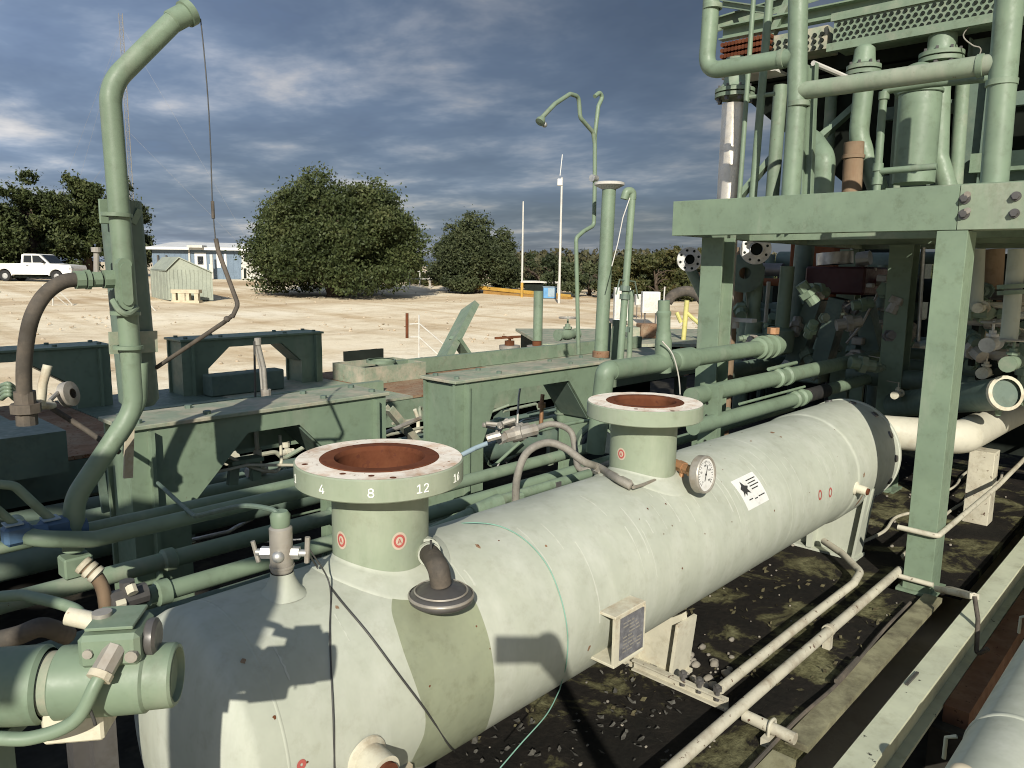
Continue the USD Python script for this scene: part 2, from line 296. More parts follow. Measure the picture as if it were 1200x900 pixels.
def smooth_curve(pts, k=8):                           # Catmull-Rom through the points
    P = np.asarray(pts, float); P = np.vstack([2 * P[0] - P[1], P, 2 * P[-1] - P[-2]]); out = []
    for i in range(1, len(P) - 2):
        for t in np.arange(k) / k:
            a, b, c, d = P[i - 1:i + 3]
            out.append(.5 * (2 * b + (c - a) * t + (2 * a - 5 * b + 4 * c - d) * t * t + (3 * b - a - 3 * c + d) * t ** 3))
    out.append(P[-2]); return np.array(out)
def sweep(P, r, n=12, cap=True):
    P = np.asarray(P, float); m = len(P); T = np.gradient(P, axis=0); T /= np.linalg.norm(T, axis=1)[:, None] + 1e-12
    a = np.cross(T[0], [0, 0, 1.]);
    if np.linalg.norm(a) < .1: a = np.cross(T[0], [1., 0, 0])
    a = nrm(a); R = np.broadcast_to(np.asarray(r, float), (m,)); th = np.arange(n) * 2 * PI / n; V = []
    for i in range(m):
        a = nrm(a - T[i] * (a @ T[i])); b = np.cross(T[i], a)
        V.append(P[i] + R[i] * (np.cos(th)[:, None] * a + np.sin(th)[:, None] * b))
    F = [[i * n + j, (i + 0) * n + (j + 1) % n, (i + 1) * n + (j + 1) % n, (i + 1) * n + j] for i in range(m - 1) for j in range(n)]
    V = np.concatenate(V); F = np.array(F); F = np.vstack([F[:, [0, 1, 2]], F[:, [0, 2, 3]]])
    if cap:
        V = np.vstack([V, P[0], P[-1]]); k = len(V)
        F = np.vstack([F, [[k - 2, (j + 1) % n, j] for j in range(n)], [[k - 1, (m - 1) * n + j, (m - 1) * n + (j + 1) % n] for j in range(n)]])
    return V, F

# ------------------------------------------------------------------ objects
COUNT, LOC = {}, {}
def numbered(parent, name):
    k = (parent, name); i = COUNT.get(k, 0); COUNT[k] = i + 1
    return name if i == 0 else f"{name}_{i:03d}"
def tag(prim, label=None, cat=None, group=None, kind=None):
    for k, v in (("label", label), ("category", cat), ("group", group), ("kind", kind)):
        if v: prim.SetCustomDataByKey(k, v)
def thing(name, label, cat, loc, group=None):
    p = "/World/" + numbered("/World", name)
    x = UsdGeom.Xform.Define(stage, p); loc = [float(q) for q in loc]
    x.AddTranslateOp().Set(Gf.Vec3d(*loc)); LOC[p] = np.array(loc)
    tag(x.GetPrim(), label, cat, group); return p
def part(parent, name, mb, m, smooth=35, label=None, kind=None):
    if isinstance(mb, MB) and mb.cuts:
        a = 0
        for b in mb.cuts:
            q = MB(); off = sum(len(x) for x in mb.v[:a]); q.v, q.f = mb.v[a:b], [x - off for x in mb.f[a:b]]; a = b; p = part(parent, name, q, m, smooth, label, kind)
        return p
    p = parent + "/" + numbered(parent, name); loc = LOC[parent]; LOC[p] = loc
    v, f = mb.mesh() if isinstance(mb, MB) else mb
    g = usdkit.mesh(stage, p, (np.asarray(v) - loc, f), M[m] if isinstance(m, str) else m, smooth)
    tag(g.GetPrim(), label, kind=kind); return p
def solo(name, mb, m, label, cat=None, group=None, kind=None, smooth=35):      # a thing that is one mesh
    p = "/World/" + numbered("/World", name)
    v, f = mb.mesh() if isinstance(mb, MB) else mb
    g = usdkit.mesh(stage, p, (v, f), M[m] if isinstance(m, str) else m, smooth); tag(g.GetPrim(), label, cat, group, kind); return p
def copy_of(src, name, loc, rotz, label, cat, group):
    p = "/World/" + numbered("/World", name); x = UsdGeom.Xform.Define(stage, p)
    x.GetPrim().GetReferences().AddInternalReference(src); x.GetPrim().SetInstanceable(True)
    x.ClearXformOpOrder(); x.AddTranslateOp().Set(Gf.Vec3d(*[float(q) for q in loc]))
    if rotz: x.AddRotateZOp().Set(float(rotz))
    tag(x.GetPrim(), label, cat, group); return p

# ================================================================== SETTING
def grid_ground():
    ds = np.concatenate([np.linspace(.0, 90, 70), np.geomspace(95, 2400, 26)]); th = np.arange(180) * 2 * PI / 180
    V = []
    for d in ds:
        x, y = d * np.cos(th), d * np.sin(th); z = gz(x, y)
        if d > 9: z = z + (meshkit.fbm(np.stack([x * .22, y * .22, 0 * x], 1), 4, 7) - .5) * .22 * min(1, (d - 9) / 8)
        V.append(np.stack([x, y, z], 1))
    n = len(th); F = [[i * n + j, (i + 1) * n + j, (i + 1) * n + (j + 1) % n, i * n + (j + 1) % n] for i in range(len(ds) - 1) for j in range(n)]
    return np.concatenate(V), np.array(F)
v, f = grid_ground(); m = MB(); m.add(v, f)
solo("ground", m, mat_ground, "pale dry caliche yard rutted by tyres", kind="structure", smooth=True)
# the skid deck under the vessel (mossy) and under the machine base (oily)
m = MB(); m.bx(-.6, 5.02, 1.10, 2.75, -.06, 0); m.bx(5.30, 14, 1.02, 2.75, -.06, 0); m.bx(5.02, 5.30, 1.40, 2.75, -.06, 0)
solo("skid_deck", m, mat_deck, "mossy oil-stained steel deck under the pale vessel", kind="structure", smooth=False)
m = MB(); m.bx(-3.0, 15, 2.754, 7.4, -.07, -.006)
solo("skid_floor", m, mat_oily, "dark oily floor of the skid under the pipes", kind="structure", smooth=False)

# ================================================================== THE VESSEL
TY, TZ, TR = 2.013, .643, .381
def T(x, a, r=TR):                                   # point on the shell, a from straight up towards the camera side
    return np.array([x, TY - r * math.sin(a), TZ + r * math.cos(a)])
def Ut(px, py, r=TR):                                # pixel -> (x, a) on the shell
    d = ray(px, py); A = d[1] ** 2 + d[2] ** 2; c = np.array([-TY, EYE - TZ]); B = d[1] * c[0] + d[2] * c[1]; C = c @ c - r * r
    t = (-B - math.sqrt(max(B * B - A * C, 0))) / A
    p = d * t + [0, 0, EYE]; return p[0], math.atan2(TY - p[1], p[2] - TZ)
def shell_patch(poly, r, thick=.0015, dens=.03):      # polygon in (x, arc) laid on the shell
    import shapely.geometry as sg
    pg = sg.Polygon(poly); q = m3.Manifold.extrude(m3.CrossSection([np.asarray(pg.exterior.coords)[:-1]], m3.FillRule.NonZero), thick).refine_to_length(dens).to_mesh()
    v = q.vert_properties[:, :3]; out = np.array([T(x, s / r, r + h) for x, s, h in v]); return out, q.tri_verts[:, ::-1]
vessel = thing("horizontal_vessel", "long pale green pressure vessel with two open rusty nozzle flanges on top", "pressure vessel", (3, TY, 0))
m = MB()
hd = [(TR * math.sin(t), -.19 * math.cos(t)) for t in np.linspace(.001, PI / 2, 9)]
m.rev([(r, .85 + h * .6) for r, h in hd] + [(TR, x) for x in np.linspace(.9, 5.06, 24)] + [(TR + .004, 5.075), (TR + .013, 5.09), (TR + .013, 5.92), (TR - .01, 5.975), (.30, 5.985), (1e-4, 5.99)], (0, TY, TZ), (1, 0, 0), 72)
body = part(vessel, "shell", m, "pale", 40)
for x in (.92, 4.05): # weld seams
    m = MB(); m.rev([(TR - .002, x - .008), (TR + .0010, x - .003), (TR + .0010, x + .003), (TR - .002, x + .008)], (0, TY, TZ), (1, 0, 0), 72); part(body, "weld_seam", m, "pale", 60)
for k in range(14):
    a = 2 * PI * (k + .35) / 14; m = MB(); o = T(5.80, a, TR + .008); q = T(5.80, a, TR + .024); m.cyl(o, q, .030, .024, n=12); part(body, "end_plug", m, "cap", 30)
m = MB(); m.rev([(TR + .012, 5.88), (TR + .019, 5.885), (TR + .019, 5.915), (TR + .012, 5.92)], (0, TY, TZ), (1, 0, 0), 72); part(vessel, "end_rim", m, "pale", 40)
# nozzles
NOZ = []; HOLES = {1.502: (8, 11, 12, 13), 3.094: (11, 13)}
for x, rust_r in ((1.502, .198), (3.094, .188)):
    m = MB(); R, B, Ht = .28, .145, 1.363
    m.rev([(.162, .86), (.162, Ht - .07)], (x, TY, 0), (0, 0, 1), 64); nk = part(vessel, "nozzle", m, "pale2", 35)
    xs = np.arange(64) * 2 * PI / 64; rings = []
    for r_, lift in ((.162, .0), (.178, .0)):
        pass
    # repad where the neck meets the shell
    V = []
    for k, (r_, up) in enumerate(((.163, .028), (.172, .016), (.232, .010), (.240, -.006))):
        for t in xs:
            X, Y = r_ * math.cos(t), r_ * math.sin(t); V.append([x + X, TY + Y, TZ + math.sqrt(TR ** 2 - Y * Y) + up])
    F = [[k * 64 + j, k * 64 + (j + 1) % 64, (k + 1) * 64 + (j + 1) % 64, (k + 1) * 64 + j] for k in range(3) for j in range(64)]
    m = MB(); m.add(V, np.array(F)[:, ::-1]); part(nk, "reinforcing_pad", m, "pale", 40)
    m = MB(); m.rev([(.150, Ht - .074), (R - .004, Ht - .074), (R, Ht - .070), (R, Ht - .004), (R - .004, Ht), (rust_r, Ht)], (x, TY, 0), (0, 0, 1), 96)
    fl = part(vessel, "flange", m, "pale2", 25)
    m = MB(); m.rev([(R - .005, Ht + .0006), (rust_r, Ht + .0012)], (x, TY, 0), (0, 0, 1), 96); part(fl, "bolting_face", m, "flange_face", 30)
    m = MB(); m.rev([(rust_r + .001, Ht + .001), (rust_r - .003, Ht + .004), (B + .006, Ht + .0035), (B + .001, Ht - .006), (B, Ht - .012)], (x, TY, 0), (0, 0, 1), 96); part(fl, "raised_face", m, "rust", 30)
    m = MB(); m.rev([(B, Ht - .012), (B - .002, Ht - .12), (B - .001, .9), (1e-4, .9)], (x, TY, 0), (0, 0, 1), 64); part(nk, "bore", m, "rust", 30)
    m = MB()
    for k in range(20):
        a = 2 * PI * (k + .5) / 20; c = np.array([x + .238 * math.cos(a), TY + .238 * math.sin(a), 0])
        m.rev([(.0105, Ht + .0016), (.009, Ht + .0020), (1e-4, Ht + .0020)], c + np.array([.02 * math.sin(k * 3.7), .02 * math.cos(k * 5.1), 0]), (0, 0, 1), 9) if k in HOLES[x] else None
    part(fl, "rust_blotches", m, "rust", 30, kind="stuff")
    NOZ.append((nk, fl, x))
def wrap_text(txt, h, x, z, a0, R, bold=False, tilt=0):     # on a vertical cylinder; a0 = heading of the outward direction
    t = meshkit.text_mesh(txt, h, .0012, bold); v = np.array(t.vertices); w = v[:, 0].max() - v[:, 0].min(); v[:, 0] -= w / 2 + v[:, 0].min()
    a = a0 + v[:, 0] / R; r = R + .0008 + v[:, 2]
    return np.stack([x + r * np.cos(a), TY + r * np.sin(a), z + v[:, 1]], 1), t.faces
toward = math.atan2(-TY, -1.502)
for nk, fl, x in NOZ[:1]:
    for k, txt in ((-2, "16"), (-1, "4"), (0, "8"), (1, "12"), (2, "16")):
        a0 = toward - .10 + k * 4 * 2 * PI / 20 * .46
        v, f = wrap_text(txt if k != -2 else "1", .028, x, 1.363 - .053, a0, .28, False); m = MB(); m.add(v, f); part(fl, "stencil_number", m, "mark", False)
def red_circle(nk, x, px, py, halo=True):
    d = ray(px, py); A = d[0] ** 2 + d[1] ** 2; c = np.array([-x, -TY]); B = d[:2] @ c; C = c @ c - .162 ** 2
    t = (-B - math.sqrt(max(B * B - A * C, 0))) / A; p = d * t + [0, 0, EYE]; a0 = math.atan2(p[1] - TY, p[0] - x)
    def ringm(r0, r1, lift):
        th = np.arange(28) * 2 * PI / 28; V = []
        for r_ in (r0, r1):
            for q in th:
                a = a0 + r_ * math.cos(q) / .162; V.append([x + (.162 + lift) * math.cos(a), TY + (.162 + lift) * math.sin(a), p[2] + r_ * 1.15 * math.sin(q)])
        return V, np.array([[j, (j + 1) % 28, 28 + (j + 1) % 28, 28 + j] for j in range(28)])
    m = MB(); m.add(*ringm(.0125, .0195, .0012)); part(nk, "red_ring_mark", m, "red", False)
    m = MB(); m.add(*ringm(.0005, .026, .0007)); part(nk, "faded_mark", m, "redpale", False)
    v, f = wrap_text("A", .016, x, p[2] - .008, a0, .1625); m = MB(); m.add(v, f); part(nk, "letter_mark", m, "red", False)
for px, py in ((400, 633), (468, 634)): red_circle(NOZ[0][0], 1.502, px, py)
red_circle(NOZ[1][0], 3.094, 728, 532)
# saddles
for x, rr in ((3.13, 0), (5.42, 0), (1.25, 0)):
    m = MB(); poly = [(-.30, 0), (.30, 0), (.37, .50)] + [(.40 * math.sin(a), .643 - .40 * math.cos(a)) for a in np.linspace(1.15, -1.15, 13)] + [(-.37, .50)]
    m.prism(poly, (x - .06, TY, .03), (0, 1, 0), (0, 0, 1), .12) if False else None
    bw = .235 if x == 3.13 else .30; py_ = [(-bw, .02), (bw, .02), (.385, .52)] + [(.392 * math.sin(a), .643 - .392 * math.cos(a)) for a in np.linspace(1.25, -1.25, 13)] + [(-.385, .52)]
    if x == 3.13: py_ = [(-bw, .02), (bw, .02), (.262, .30)] + [(.392 * math.sin(a), .643 - .392 * math.cos(a)) for a in np.linspace(.70, -.70, 11)] + [(-.262, .30)]
    m.prism(py_, (x - .02, TY, 0), (0, 1, 0), (0, 0, 1), .04)
    m.bx(x - .09, x + .09, TY - bw - .03, TY + .34, 0, .018); m.bar((x, TY - bw - .004, .018), (x, TY - .268 if x == 3.13 else TY - .36, .31 if x == 3.13 else .50), .17, .018, (0, -1, .2)); m.bx(x - .1, x + .1, TY - .02, TY + .02, .02, .28)
    part(vessel, "saddle", m, "cream" if x < 5 else "pale", 30)
# name plate bracket (a box frame welded to the shell, plate on its front)
bx0, bx1, by0, bz0, bz1 = 2.345, 2.60, 1.545, .40, .64
xa, aa = Ut(690, 700)
f0 = U(719, 786, Y=1.56); f1 = U(757, 704, Y=1.56)
m = MB(); X0, X1, Z0, Z1, Y0, Y1 = f0[0] + .0, f1[0], f0[2] + .005, f1[2], 1.56, 1.76
t_ = .012
m.bx(X0, X1, Y0, Y1, Z1 - t_, Z1, .002); m.bx(X0, X1, Y0, Y1, Z0, Z0 + t_, .002); m.bx(X0, X0 + .030, Y0 - .001, Y0 + t_, Z0 + t_, Z1 - t_); m.bx(X1 - .012, X1, Y0 - .001, Y0 + t_, Z0 + t_, Z1 - t_)
m.bx(X0 + .030, X1 - .012, Y0 + .003, Y0 + t_, Z0 + t_, Z1 - t_)
br = part(vessel, "plate_bracket", m, "cream", 30)
m = MB(); m.bx(X0 + .036, X1 - .016, Y0 - .004, Y0 + .002, Z0 + .022, Z1 - .02); pl = part(br, "name_plate", m, "plate", 30)
m = MB(); rnd = random.Random(4)
for k in range(9):
    z = Z1 - .045 - k * (Z1 - Z0 - .08) / 9
    x = X0 + .05
    while x < X1 - .05:
        w = rnd.uniform(.012, .04)
        if rnd.random() < .7: m.bx(x, min(x + w, X1 - .03), Y0 - .0052, Y0 - .0035, z, z + .005)
        x += w + .008
part(br, "plate_lines", m, "grey", False, kind="stuff")
# paper sticker with a black emblem, and small stencils
def sticker_pt(px, py): x, a = Ut(px, py); return (x, a * TR)
P4 = [sticker_pt(*q) for q in ((856, 565), (881, 553), (901, 586), (877, 599))]
m = MB(); m.add(*shell_patch(P4, TR + .001, .001, .02)); part(vessel, "hazard_sticker", m, "white", 60)
P4 = np.array(P4); cx = P4.mean(0); ex, ey = P4[1] - P4[0], P4[0] - P4[3]
def on_sticker(u, v): return P4[3] + u * ex + v * ey
m = MB(); em = [(.10, .40), (.16, .55), (.12, .66), (.22, .74), (.27, .88), (.33, .72), (.45, .66), (.36, .58), (.42, .42), (.30, .50), (.22, .40), (.2, .5)]
m.add(*shell_patch([on_sticker(u, v) for u, v in em][::-1], TR + .0026, .0006, .01))
for u0, u1, v in ((.5, .92, .80), (.5, .85, .70), (.5, .9, .6), (.52, .8, .5), (.2, .36, .24), (.44, .56, .2), (.62, .9, .22)):
    m.add(*shell_patch([on_sticker(a, b) for a, b in ((u0, v), (u1, v), (u1, v + .035), (u0, v + .035))][::-1], TR + .0026, .0006, .02))
part(vessel, "sticker_print", m, "ink", False, kind="stuff")
m = MB()
for px, py in ((973, 577), (961, 580)):
    x, a = Ut(px, py); th = np.arange(20) * 2 * PI / 20
    V = [T(x + r_ * math.cos(q), a + r_ * 1.2 * math.sin(q) / TR, TR + .0016) for r_ in (.016, .026) for q in th]
    m.add(V, [[j, 20 + j, 20 + (j + 1) % 20, (j + 1) % 20] for j in range(20)]).cut()
part(vessel, "stencil_ring", m, "red", False)
# couplings low on the shell: a capped plug in front, a small one near the end
def stub(px, py, L, r, name, mt, capm=None, capr=1.25):
    x, a = Ut(px, py); o = T(x, a, TR - .03); q = T(x, a, TR + L); m = MB(); m.cyl(o, q, r, n=24); pt = part(vessel, name, m, mt, 30)
    if capm:
        m = MB(); m.cyl(T(x, a, TR + L - .004), T(x, a, TR + L + .012), r * .72, n=20); part(pt, "plug", m, capm, 30)
    m = MB(); m.rev([(r + .016, 0), (r + .014, .006), (r, .014)], T(x, a, TR - .002), nrm(q - o), 24); part(pt, "weld_collar", m, mt, 40)
stub(430, 888, .085, .050, "coupling", "cream", "rust")
stub(1003, 572, .07, .030, "coupling", "cream", "rust")
m = MB()
for px, py in ((353, 896),):
    x, a = Ut(px, py); th = np.arange(16) * 2 * PI / 16
    V = [T(x + r_ * math.cos(q), a + r_ * math.sin(q) / TR, TR + .0016) for r_ in (.004, .014) for q in th]; m.add(V, [[j, 16 + j, 16 + (j + 1) % 16, (j + 1) % 16] for j in range(16)])
part(vessel, "red_paint_spot", m, "red", False)
# old paint left clean where the vent has dripped down the shell
edge = [(507, 690), (478, 684), (463, 686), (460, 700), (459, 716), (464, 735), (475, 770), (490, 812), (498, 836), (497, 860), (482, 898), (520, 888), (560, 862), (573, 842), (579, 812), (578, 780), (573, 750), (566, 727), (557, 706), (545, 694)]
E_ = np.array([sticker_pt(*q) for q in edge]); E_ = smooth_curve(np.vstack([E_, E_[:1]]), 4)[:-1]
m = MB(); m.add(*shell_patch(E_[::-1], TR + .0006, .0006, .025)); part(vessel, "washed_streak", m, "wash", 60)
# specks of chipped paint with a body of their own
rnd = random.Random(11); m = MB()
for k in range(28):
    x, a = rnd.uniform(.8, 5.2), rnd.uniform(-.4, 1.5); r_ = rnd.choice((.003, .004, .004, .006)); th = np.arange(7) * 2 * PI / 7
    V = [T(x, a, TR + .0016)] + [T(x + r_ * rnd.uniform(.6, 1.2) * math.cos(q), a + r_ * rnd.uniform(.6, 1.2) * math.sin(q) / TR, TR + .0012) for q in th]
    m.add(V, [[0, 1 + j, 1 + (j + 1) % 7] for j in range(7)])
part(vessel, "rust_specks", m, "rust_dark", False, kind="stuff")

# chalky runs and a few rust stains on the shell
rnd = random.Random(23); m = MB()
for k in range(34):
    x, a0, L_, w = rnd.uniform(.9, 4.9), rnd.uniform(.1, .9), rnd.uniform(.06, .38), rnd.uniform(.0015, .005); n_ = 8
    left = [(x + rnd.uniform(-.002, .002) - w * rnd.uniform(.3, 1), a0 * TR + L_ * i / n_) for i in range(n_ + 1)]; right = [(x + rnd.uniform(-.002, .002) + w * rnd.uniform(.3, 1), a0 * TR + L_ * i / n_) for i in range(n_, -1, -1)]
    m.add(*shell_patch((left + right), TR + .0004, .0005, .03))
part(body, "chalky_runs", m, "run", 60, kind="stuff")
m = MB()
for px, py, r_, st in ((1003, 588, .030, 2.2), (560, 640, .012, 1.4), (905, 507, .022, .7), (915, 512, .014, .7), (880, 517, .012, .6), (690, 760, .010, 2.0), (1010, 560, .02, 1.0), (285, 775, .010, 1.0), (395, 712, .008, 1.2), (640, 640, .007, 1.0)):
    x, a = Ut(px, py); pl = [(x + r_ * rnd.uniform(.45, 1.0) * math.cos(q), a * TR + st * r_ * rnd.uniform(.45, 1.0) * math.sin(q)) for q in np.linspace(0, 2 * PI, 15)[:-1]]; m.add(*shell_patch(pl[::-1], TR + (.014 if x > 5.07 else .0008), .0005, .02))
part(body, "rust_stains", m, "rust_deck", 60, kind="stuff")
# pipe leaving the far end of the vessel
ep = thing("white_outlet_pipe", "cream coloured pipe leaving the vessel's far end and bending right", "pipe", (6.2, 1.6, 0))
p0 = np.array([5.62, TY - .06, .60]); p1 = U(1112, 510, X=5.98); p2 = U(1135, 508, Y=p1[1] - .12); p3 = p2 + np.array([3.2, 0, .02])
pts = [U(1035, 506, X=6.0), U(1126, 513, X=6.25), U(1170, 491, Y=U(1126, 513, X=6.25)[1] - .03), U(1260, 452, Y=U(1126, 513, X=6.25)[1] - .03)]
m = MB(); m.tube(pts, .125, .22, 28, seg=10); part(ep, "pipe_run", m, "cream_smooth", 40)
cpt = U(1187, 481, Y=pts[1][1] - .03); m = MB(); m.rev([(.126, -.02), (.134, -.016), (.134, .016), (.126, .02)], cpt, (1, .02, 0), 32); part(ep, "clamp_band", m, "cap", 30)
m = MB(); q = U(1155, 520, Y=pts[1][1] - .03); m.bx(q[0] - .09, q[0] + .09, q[1] - .09, q[1] + .09, .0, q[2] - .05, .004); part(ep, "pedestal", m, "pale_pipe", 30)

# ------------------------------------------------------------------ things fixed to or lying on the vessel
# dial gauge
g0 = U(790, 548, Y=1.86); gc = U(826, 556, Y=1.70)
face = nrm(np.array([.0, -1., .10]))
gauge = thing("pressure_gauge", "round white dial gauge on a brass fitting beside the second nozzle", "gauge", gc)
m = MB(); m.rev([(1e-4, -.045), (.050, -.045), (.085, -.036), (.090, -.03), (.090, .006), (.086, .012), (.079, .012), (.078, .004)], gc, face, 44); part(gauge, "case", m, "grey", 30)
m = MB(); m.rev([(.0785, .004), (1e-4, .0042)], gc, face, 40); part(gauge, "dial", m, "white", 30)
ga = nrm(np.cross([0, 0, 1.], face)); gu = np.cross(face, ga)
m = MB()
for k in range(25):
    a = math.radians(-135 + k * 270 / 24); d = ga * math.sin(a) + gu * math.cos(a); L = .014 if k % 4 == 0 else .008
    m.bar(gc + face * .0056 + d * (.066 - L), gc + face * .0056 + d * .066, .0022, .001, face)
m.bar(gc + face * .0062 - gu * .03 - ga * .012, gc + face * .0062 + gu * .042 + ga * .022, .004, .001, face); m.cyl(gc + face * .005, gc + face * .008, .006, n=12)
for k, tx in enumerate(("0", "50", "100", "150", "200")):
    a = math.radians(-135 + k * 67.5); d = ga * math.sin(a) + gu * math.cos(a); t = meshkit.text_mesh(tx, .009, .0006); v = np.array(t.vertices); v[:, 0] -= v[:, 0].mean(); v[:, 1] -= .0045
    c = gc + face * .0052 + d * .043; m.add(c + v[:, :1] * ga + v[:, 1:2] * gu + v[:, 2:] * face, t.faces)
part(gauge, "needle_and_scale", m, "ink", False)
m = MB(); q0 = np.array([3.094 + .13, TY - .09, g0[2]]); q1 = gc - face * .045; m.tube([q0, q1], .014, n=12)
d = nrm(q1 - q0); L = np.linalg.norm(q1 - q0)
for s, w, r_ in ((.18, .03, .024), (.40, .05, .028), (.62, .03, .024), (.84, .035, .028)): m.cyl(q0 + d * (s * L - w / 2), q0 + d * (s * L + w / 2), r_, n=6)
m.cyl(q0 + d * .42 * L + [0, 0, -.05], q0 + d * .42 * L + [0, 0, .02], .012, n=10)
part(gauge, "brass_fitting", m, "brass", 30)
# vent elbow with a wide rain cap on the first nozzle
e0 = U(488, 652, Y=TY - .155); ve = thing("vent_elbow", "dark vent elbow with a wide round cap hanging from the first nozzle", "vent", e0)
pa = np.array([1.502 + .105, TY - .10, e0[2]]); c2 = U(517, 691, Y=1.70); pb = np.array([c2[0] - .01, c2[1], pa[2] + .015])
m = MB(); m.tube([pa, pa * .3 + pb * .7 + [0, 0, .005], pb, c2 + [0, 0, .02]], .034, .055, 18, seg=8); part(ve, "elbow", m, "hose", 40)
m = MB(); d = nrm(pb - pa)
for s, w, r_ in ((.035, .03, .045), (.08, .02, .039)): m.cyl(pa + d * (s), pa + d * (s + w), r_, n=18)
part(ve, "coupling", m, "pale", 30)
m = MB(); m.rev([(1e-4, .012), (.04, .012), (.062, .004), (.085, -.004), (.099, -.012), (.103, -.022), (.100, -.032), (.090, -.040), (.07, -.046), (1e-4, -.048)], c2, (0, 0, 1), 44); part(ve, "rain_cap", m, "cap", 60)
m = MB(); m.rev([(.100, -.010), (.105, -.014), (.105, -.018), (.100, -.021)], c2, (0, 0, 1), 44); m.rev([(.080, .001), (.083, .003), (.086, -.001)], c2, (0, 0, 1), 44); part(ve, "rim_bead", m, "grey", 60)
m = MB(); q = U(505, 640, Y=1.78); m.tube([q + [0, 0, .02], q - [0, 0, .03]], .004, n=6); part(ve, "pin", m, "wire", 30)
# block valve with a capped top on the near end of the vessel
xv, av = Ut(331, 686); vb = T(xv, min(av, .15), TR); vb = U(331, 684, Y=TY - .03)
nv = thing("block_valve", "grey block valve with a pale capped fitting standing on the vessel's near end", "valve", vb)
up = np.array([0, 0, 1.]); base = np.array([vb[0], vb[1], TZ + math.sqrt(TR ** 2 - (vb[1] - TY) ** 2) - .01])
ztop = U(331, 598, Y=vb[1])[2]; H_ = ztop - base[2]
m = MB(); m.rev([(.075, 0), (.052, .02), (.036, .055), (.034, .07)], base, up, 24); part(nv, "weld_boss", m, "pale", 40)
m = MB(); m.rev([(1e-4, .07), (.030, .07), (.034, .08), (.034, .80 * H_), (.028, .82 * H_), (1e-4, .82 * H_)], base, up, 20); m.cyl(base + [0, 0, .33 * H_], base + [0, 0, .36 * H_], .037, n=20); part(nv, "valve_body", m, "grey", 30)
m = MB(); m.rev([(.024, .80 * H_), (.028, .84 * H_), (.030, .95 * H_), (.022, H_), (1e-4, H_)], base, up, 16); part(nv, "top_fitting", m, "green", 40)
hz = base + [0, 0, .50 * H_]; lt = nrm(np.array([_rt[0], _rt[1], 0]))
m = MB(); m.cyl(hz - lt * .075, hz + lt * .075, .011, n=10); m.cyl(hz - lt * .06, hz - lt * .03, .019, n=6); m.cyl(hz + lt * .03, hz + lt * .055, .019, n=6); m.sph(hz - np.array([_fw[0], _fw[1], 0]) * .034, .018); part(nv, "bonnet", m, "steel", 40)
m = MB(); m.cyl(hz - lt * .085 + [0, 0, .035], hz - lt * .07 - [0, 0, .03], .007, n=8).cut(); m.cyl(hz + lt * .075 - [0, 0, .03], hz + lt * .08 + [0, 0, .05], .008, n=8).cut(); part(nv, "handle", m, "grey", 30)
tb = thing("instrument_tube", "thin green tube running from the block valve's cap left to the pedestal", "tube", base)
V_ = vb[1]; m = MB(); m.tube(smooth_curve([base + [0, 0, .93 * H_], U(318, 597, Y=V_ + .02), U(285, 593, Y=V_ + .15), U(250, 600, Y=V_ + .35), U(232, 604, Y=V_ + .5), U(222, 600, Y=V_ + .6), U(185, 566, Y=V_ + 1.2)], 8), .008, n=8); part(tb, "tube_run", m, "green_deep_shade", 40)
# loose wires and the cord
def strand(name, label, cat, pts, r, mt, grp=None):
    m = MB(); m.tube(smooth_curve(pts, 8), r, n=7); solo(name, m, mt, label, cat, grp, smooth=True)
def Tp(px, py, lift=.004): x, a = Ut(px, py); return T(x, a, TR + lift)
strand("loose_wire", "thin dark wire hanging straight down the vessel below the block valve", "wire", [hz + lt * .08 + [0, 0, .02], Tp(385, 690, .02), Tp(386, 740), Tp(388, 800), Tp(390, 850), Tp(391, 905)], .0026, "wire")
strand("loose_wire", "dark wire slanting down across the vessel to the lower right", "wire", [hz + lt * .08 + [0, 0, .0], Tp(372, 668, .01), Tp(395, 700), Tp(430, 742), Tp(466, 790), Tp(500, 835), Tp(525, 872), Tp(541, 897)], .0032, "wire")
xs, _ = Ut(650, 690); P_ = [T(xs - .06, -.75, TR + .004)]
for px, py in ((545, 614), (583, 617), (614, 633), (640, 662), (656, 700), (664, 740), (663, 775), (657, 800)): P_.append(Tp(px, py))
P_ += [U(654, 812, Y=1.66), U(640, 838, Y=1.62), U(610, 872, Y=1.60), U(586, 900, Y=1.58)]
strand("teal_cord", "thin teal cord looped over the middle of the vessel and hanging below it", "cord", P_, .0023, "wire_green")
# grey braided hose over the vessel
hs = thing("braided_hose", "dusty grey braided hose arching over to the foot of the second nozzle", "hose", U(650, 560, Y=2.3))
Hh = [U(604, 594, Y=2.42), U(606, 560, Y=2.40), U(617, 531, Y=2.37), U(640, 519, Y=2.33), U(662, 525, Y=2.26), U(684, 541, Y=2.16), Tp(704, 556, .035), Tp(722, 567, .026), Tp(738, 575, .022)]
m = MB(); m.tube(smooth_curve(Hh, 8), .019, n=12); part(hs, "hose_run", m, "hose_grey", True)
m = MB(); q0, q1 = U(604, 606, Y=2.42), Hh[0]; m.cyl(q0, q1 + (q1 - q0) * .3, .027, n=8); m.cyl(q0 - [0, 0, .04], q0, .022, n=12); part(hs, "lower_coupling", m, "grey", 30)
m = MB(); q0, q1 = Tp(698, 551, .036), Tp(740, 576, .022)
for s in (.0, .35, .68): m.cyl(q0 + (q1 - q0) * s, q0 + (q1 - q0) * (s + .22), .027, n=6)
m.tube([q1, Tp(752, 571, .014), Tp(777, 561, .012)], .008, n=8); part(hs, "end_fitting", m, "grey", 30)
hs = thing("braided_hose", "second braided hose curling behind the first between pedestal and vessel", "hose", U(690, 540, Y=2.6))
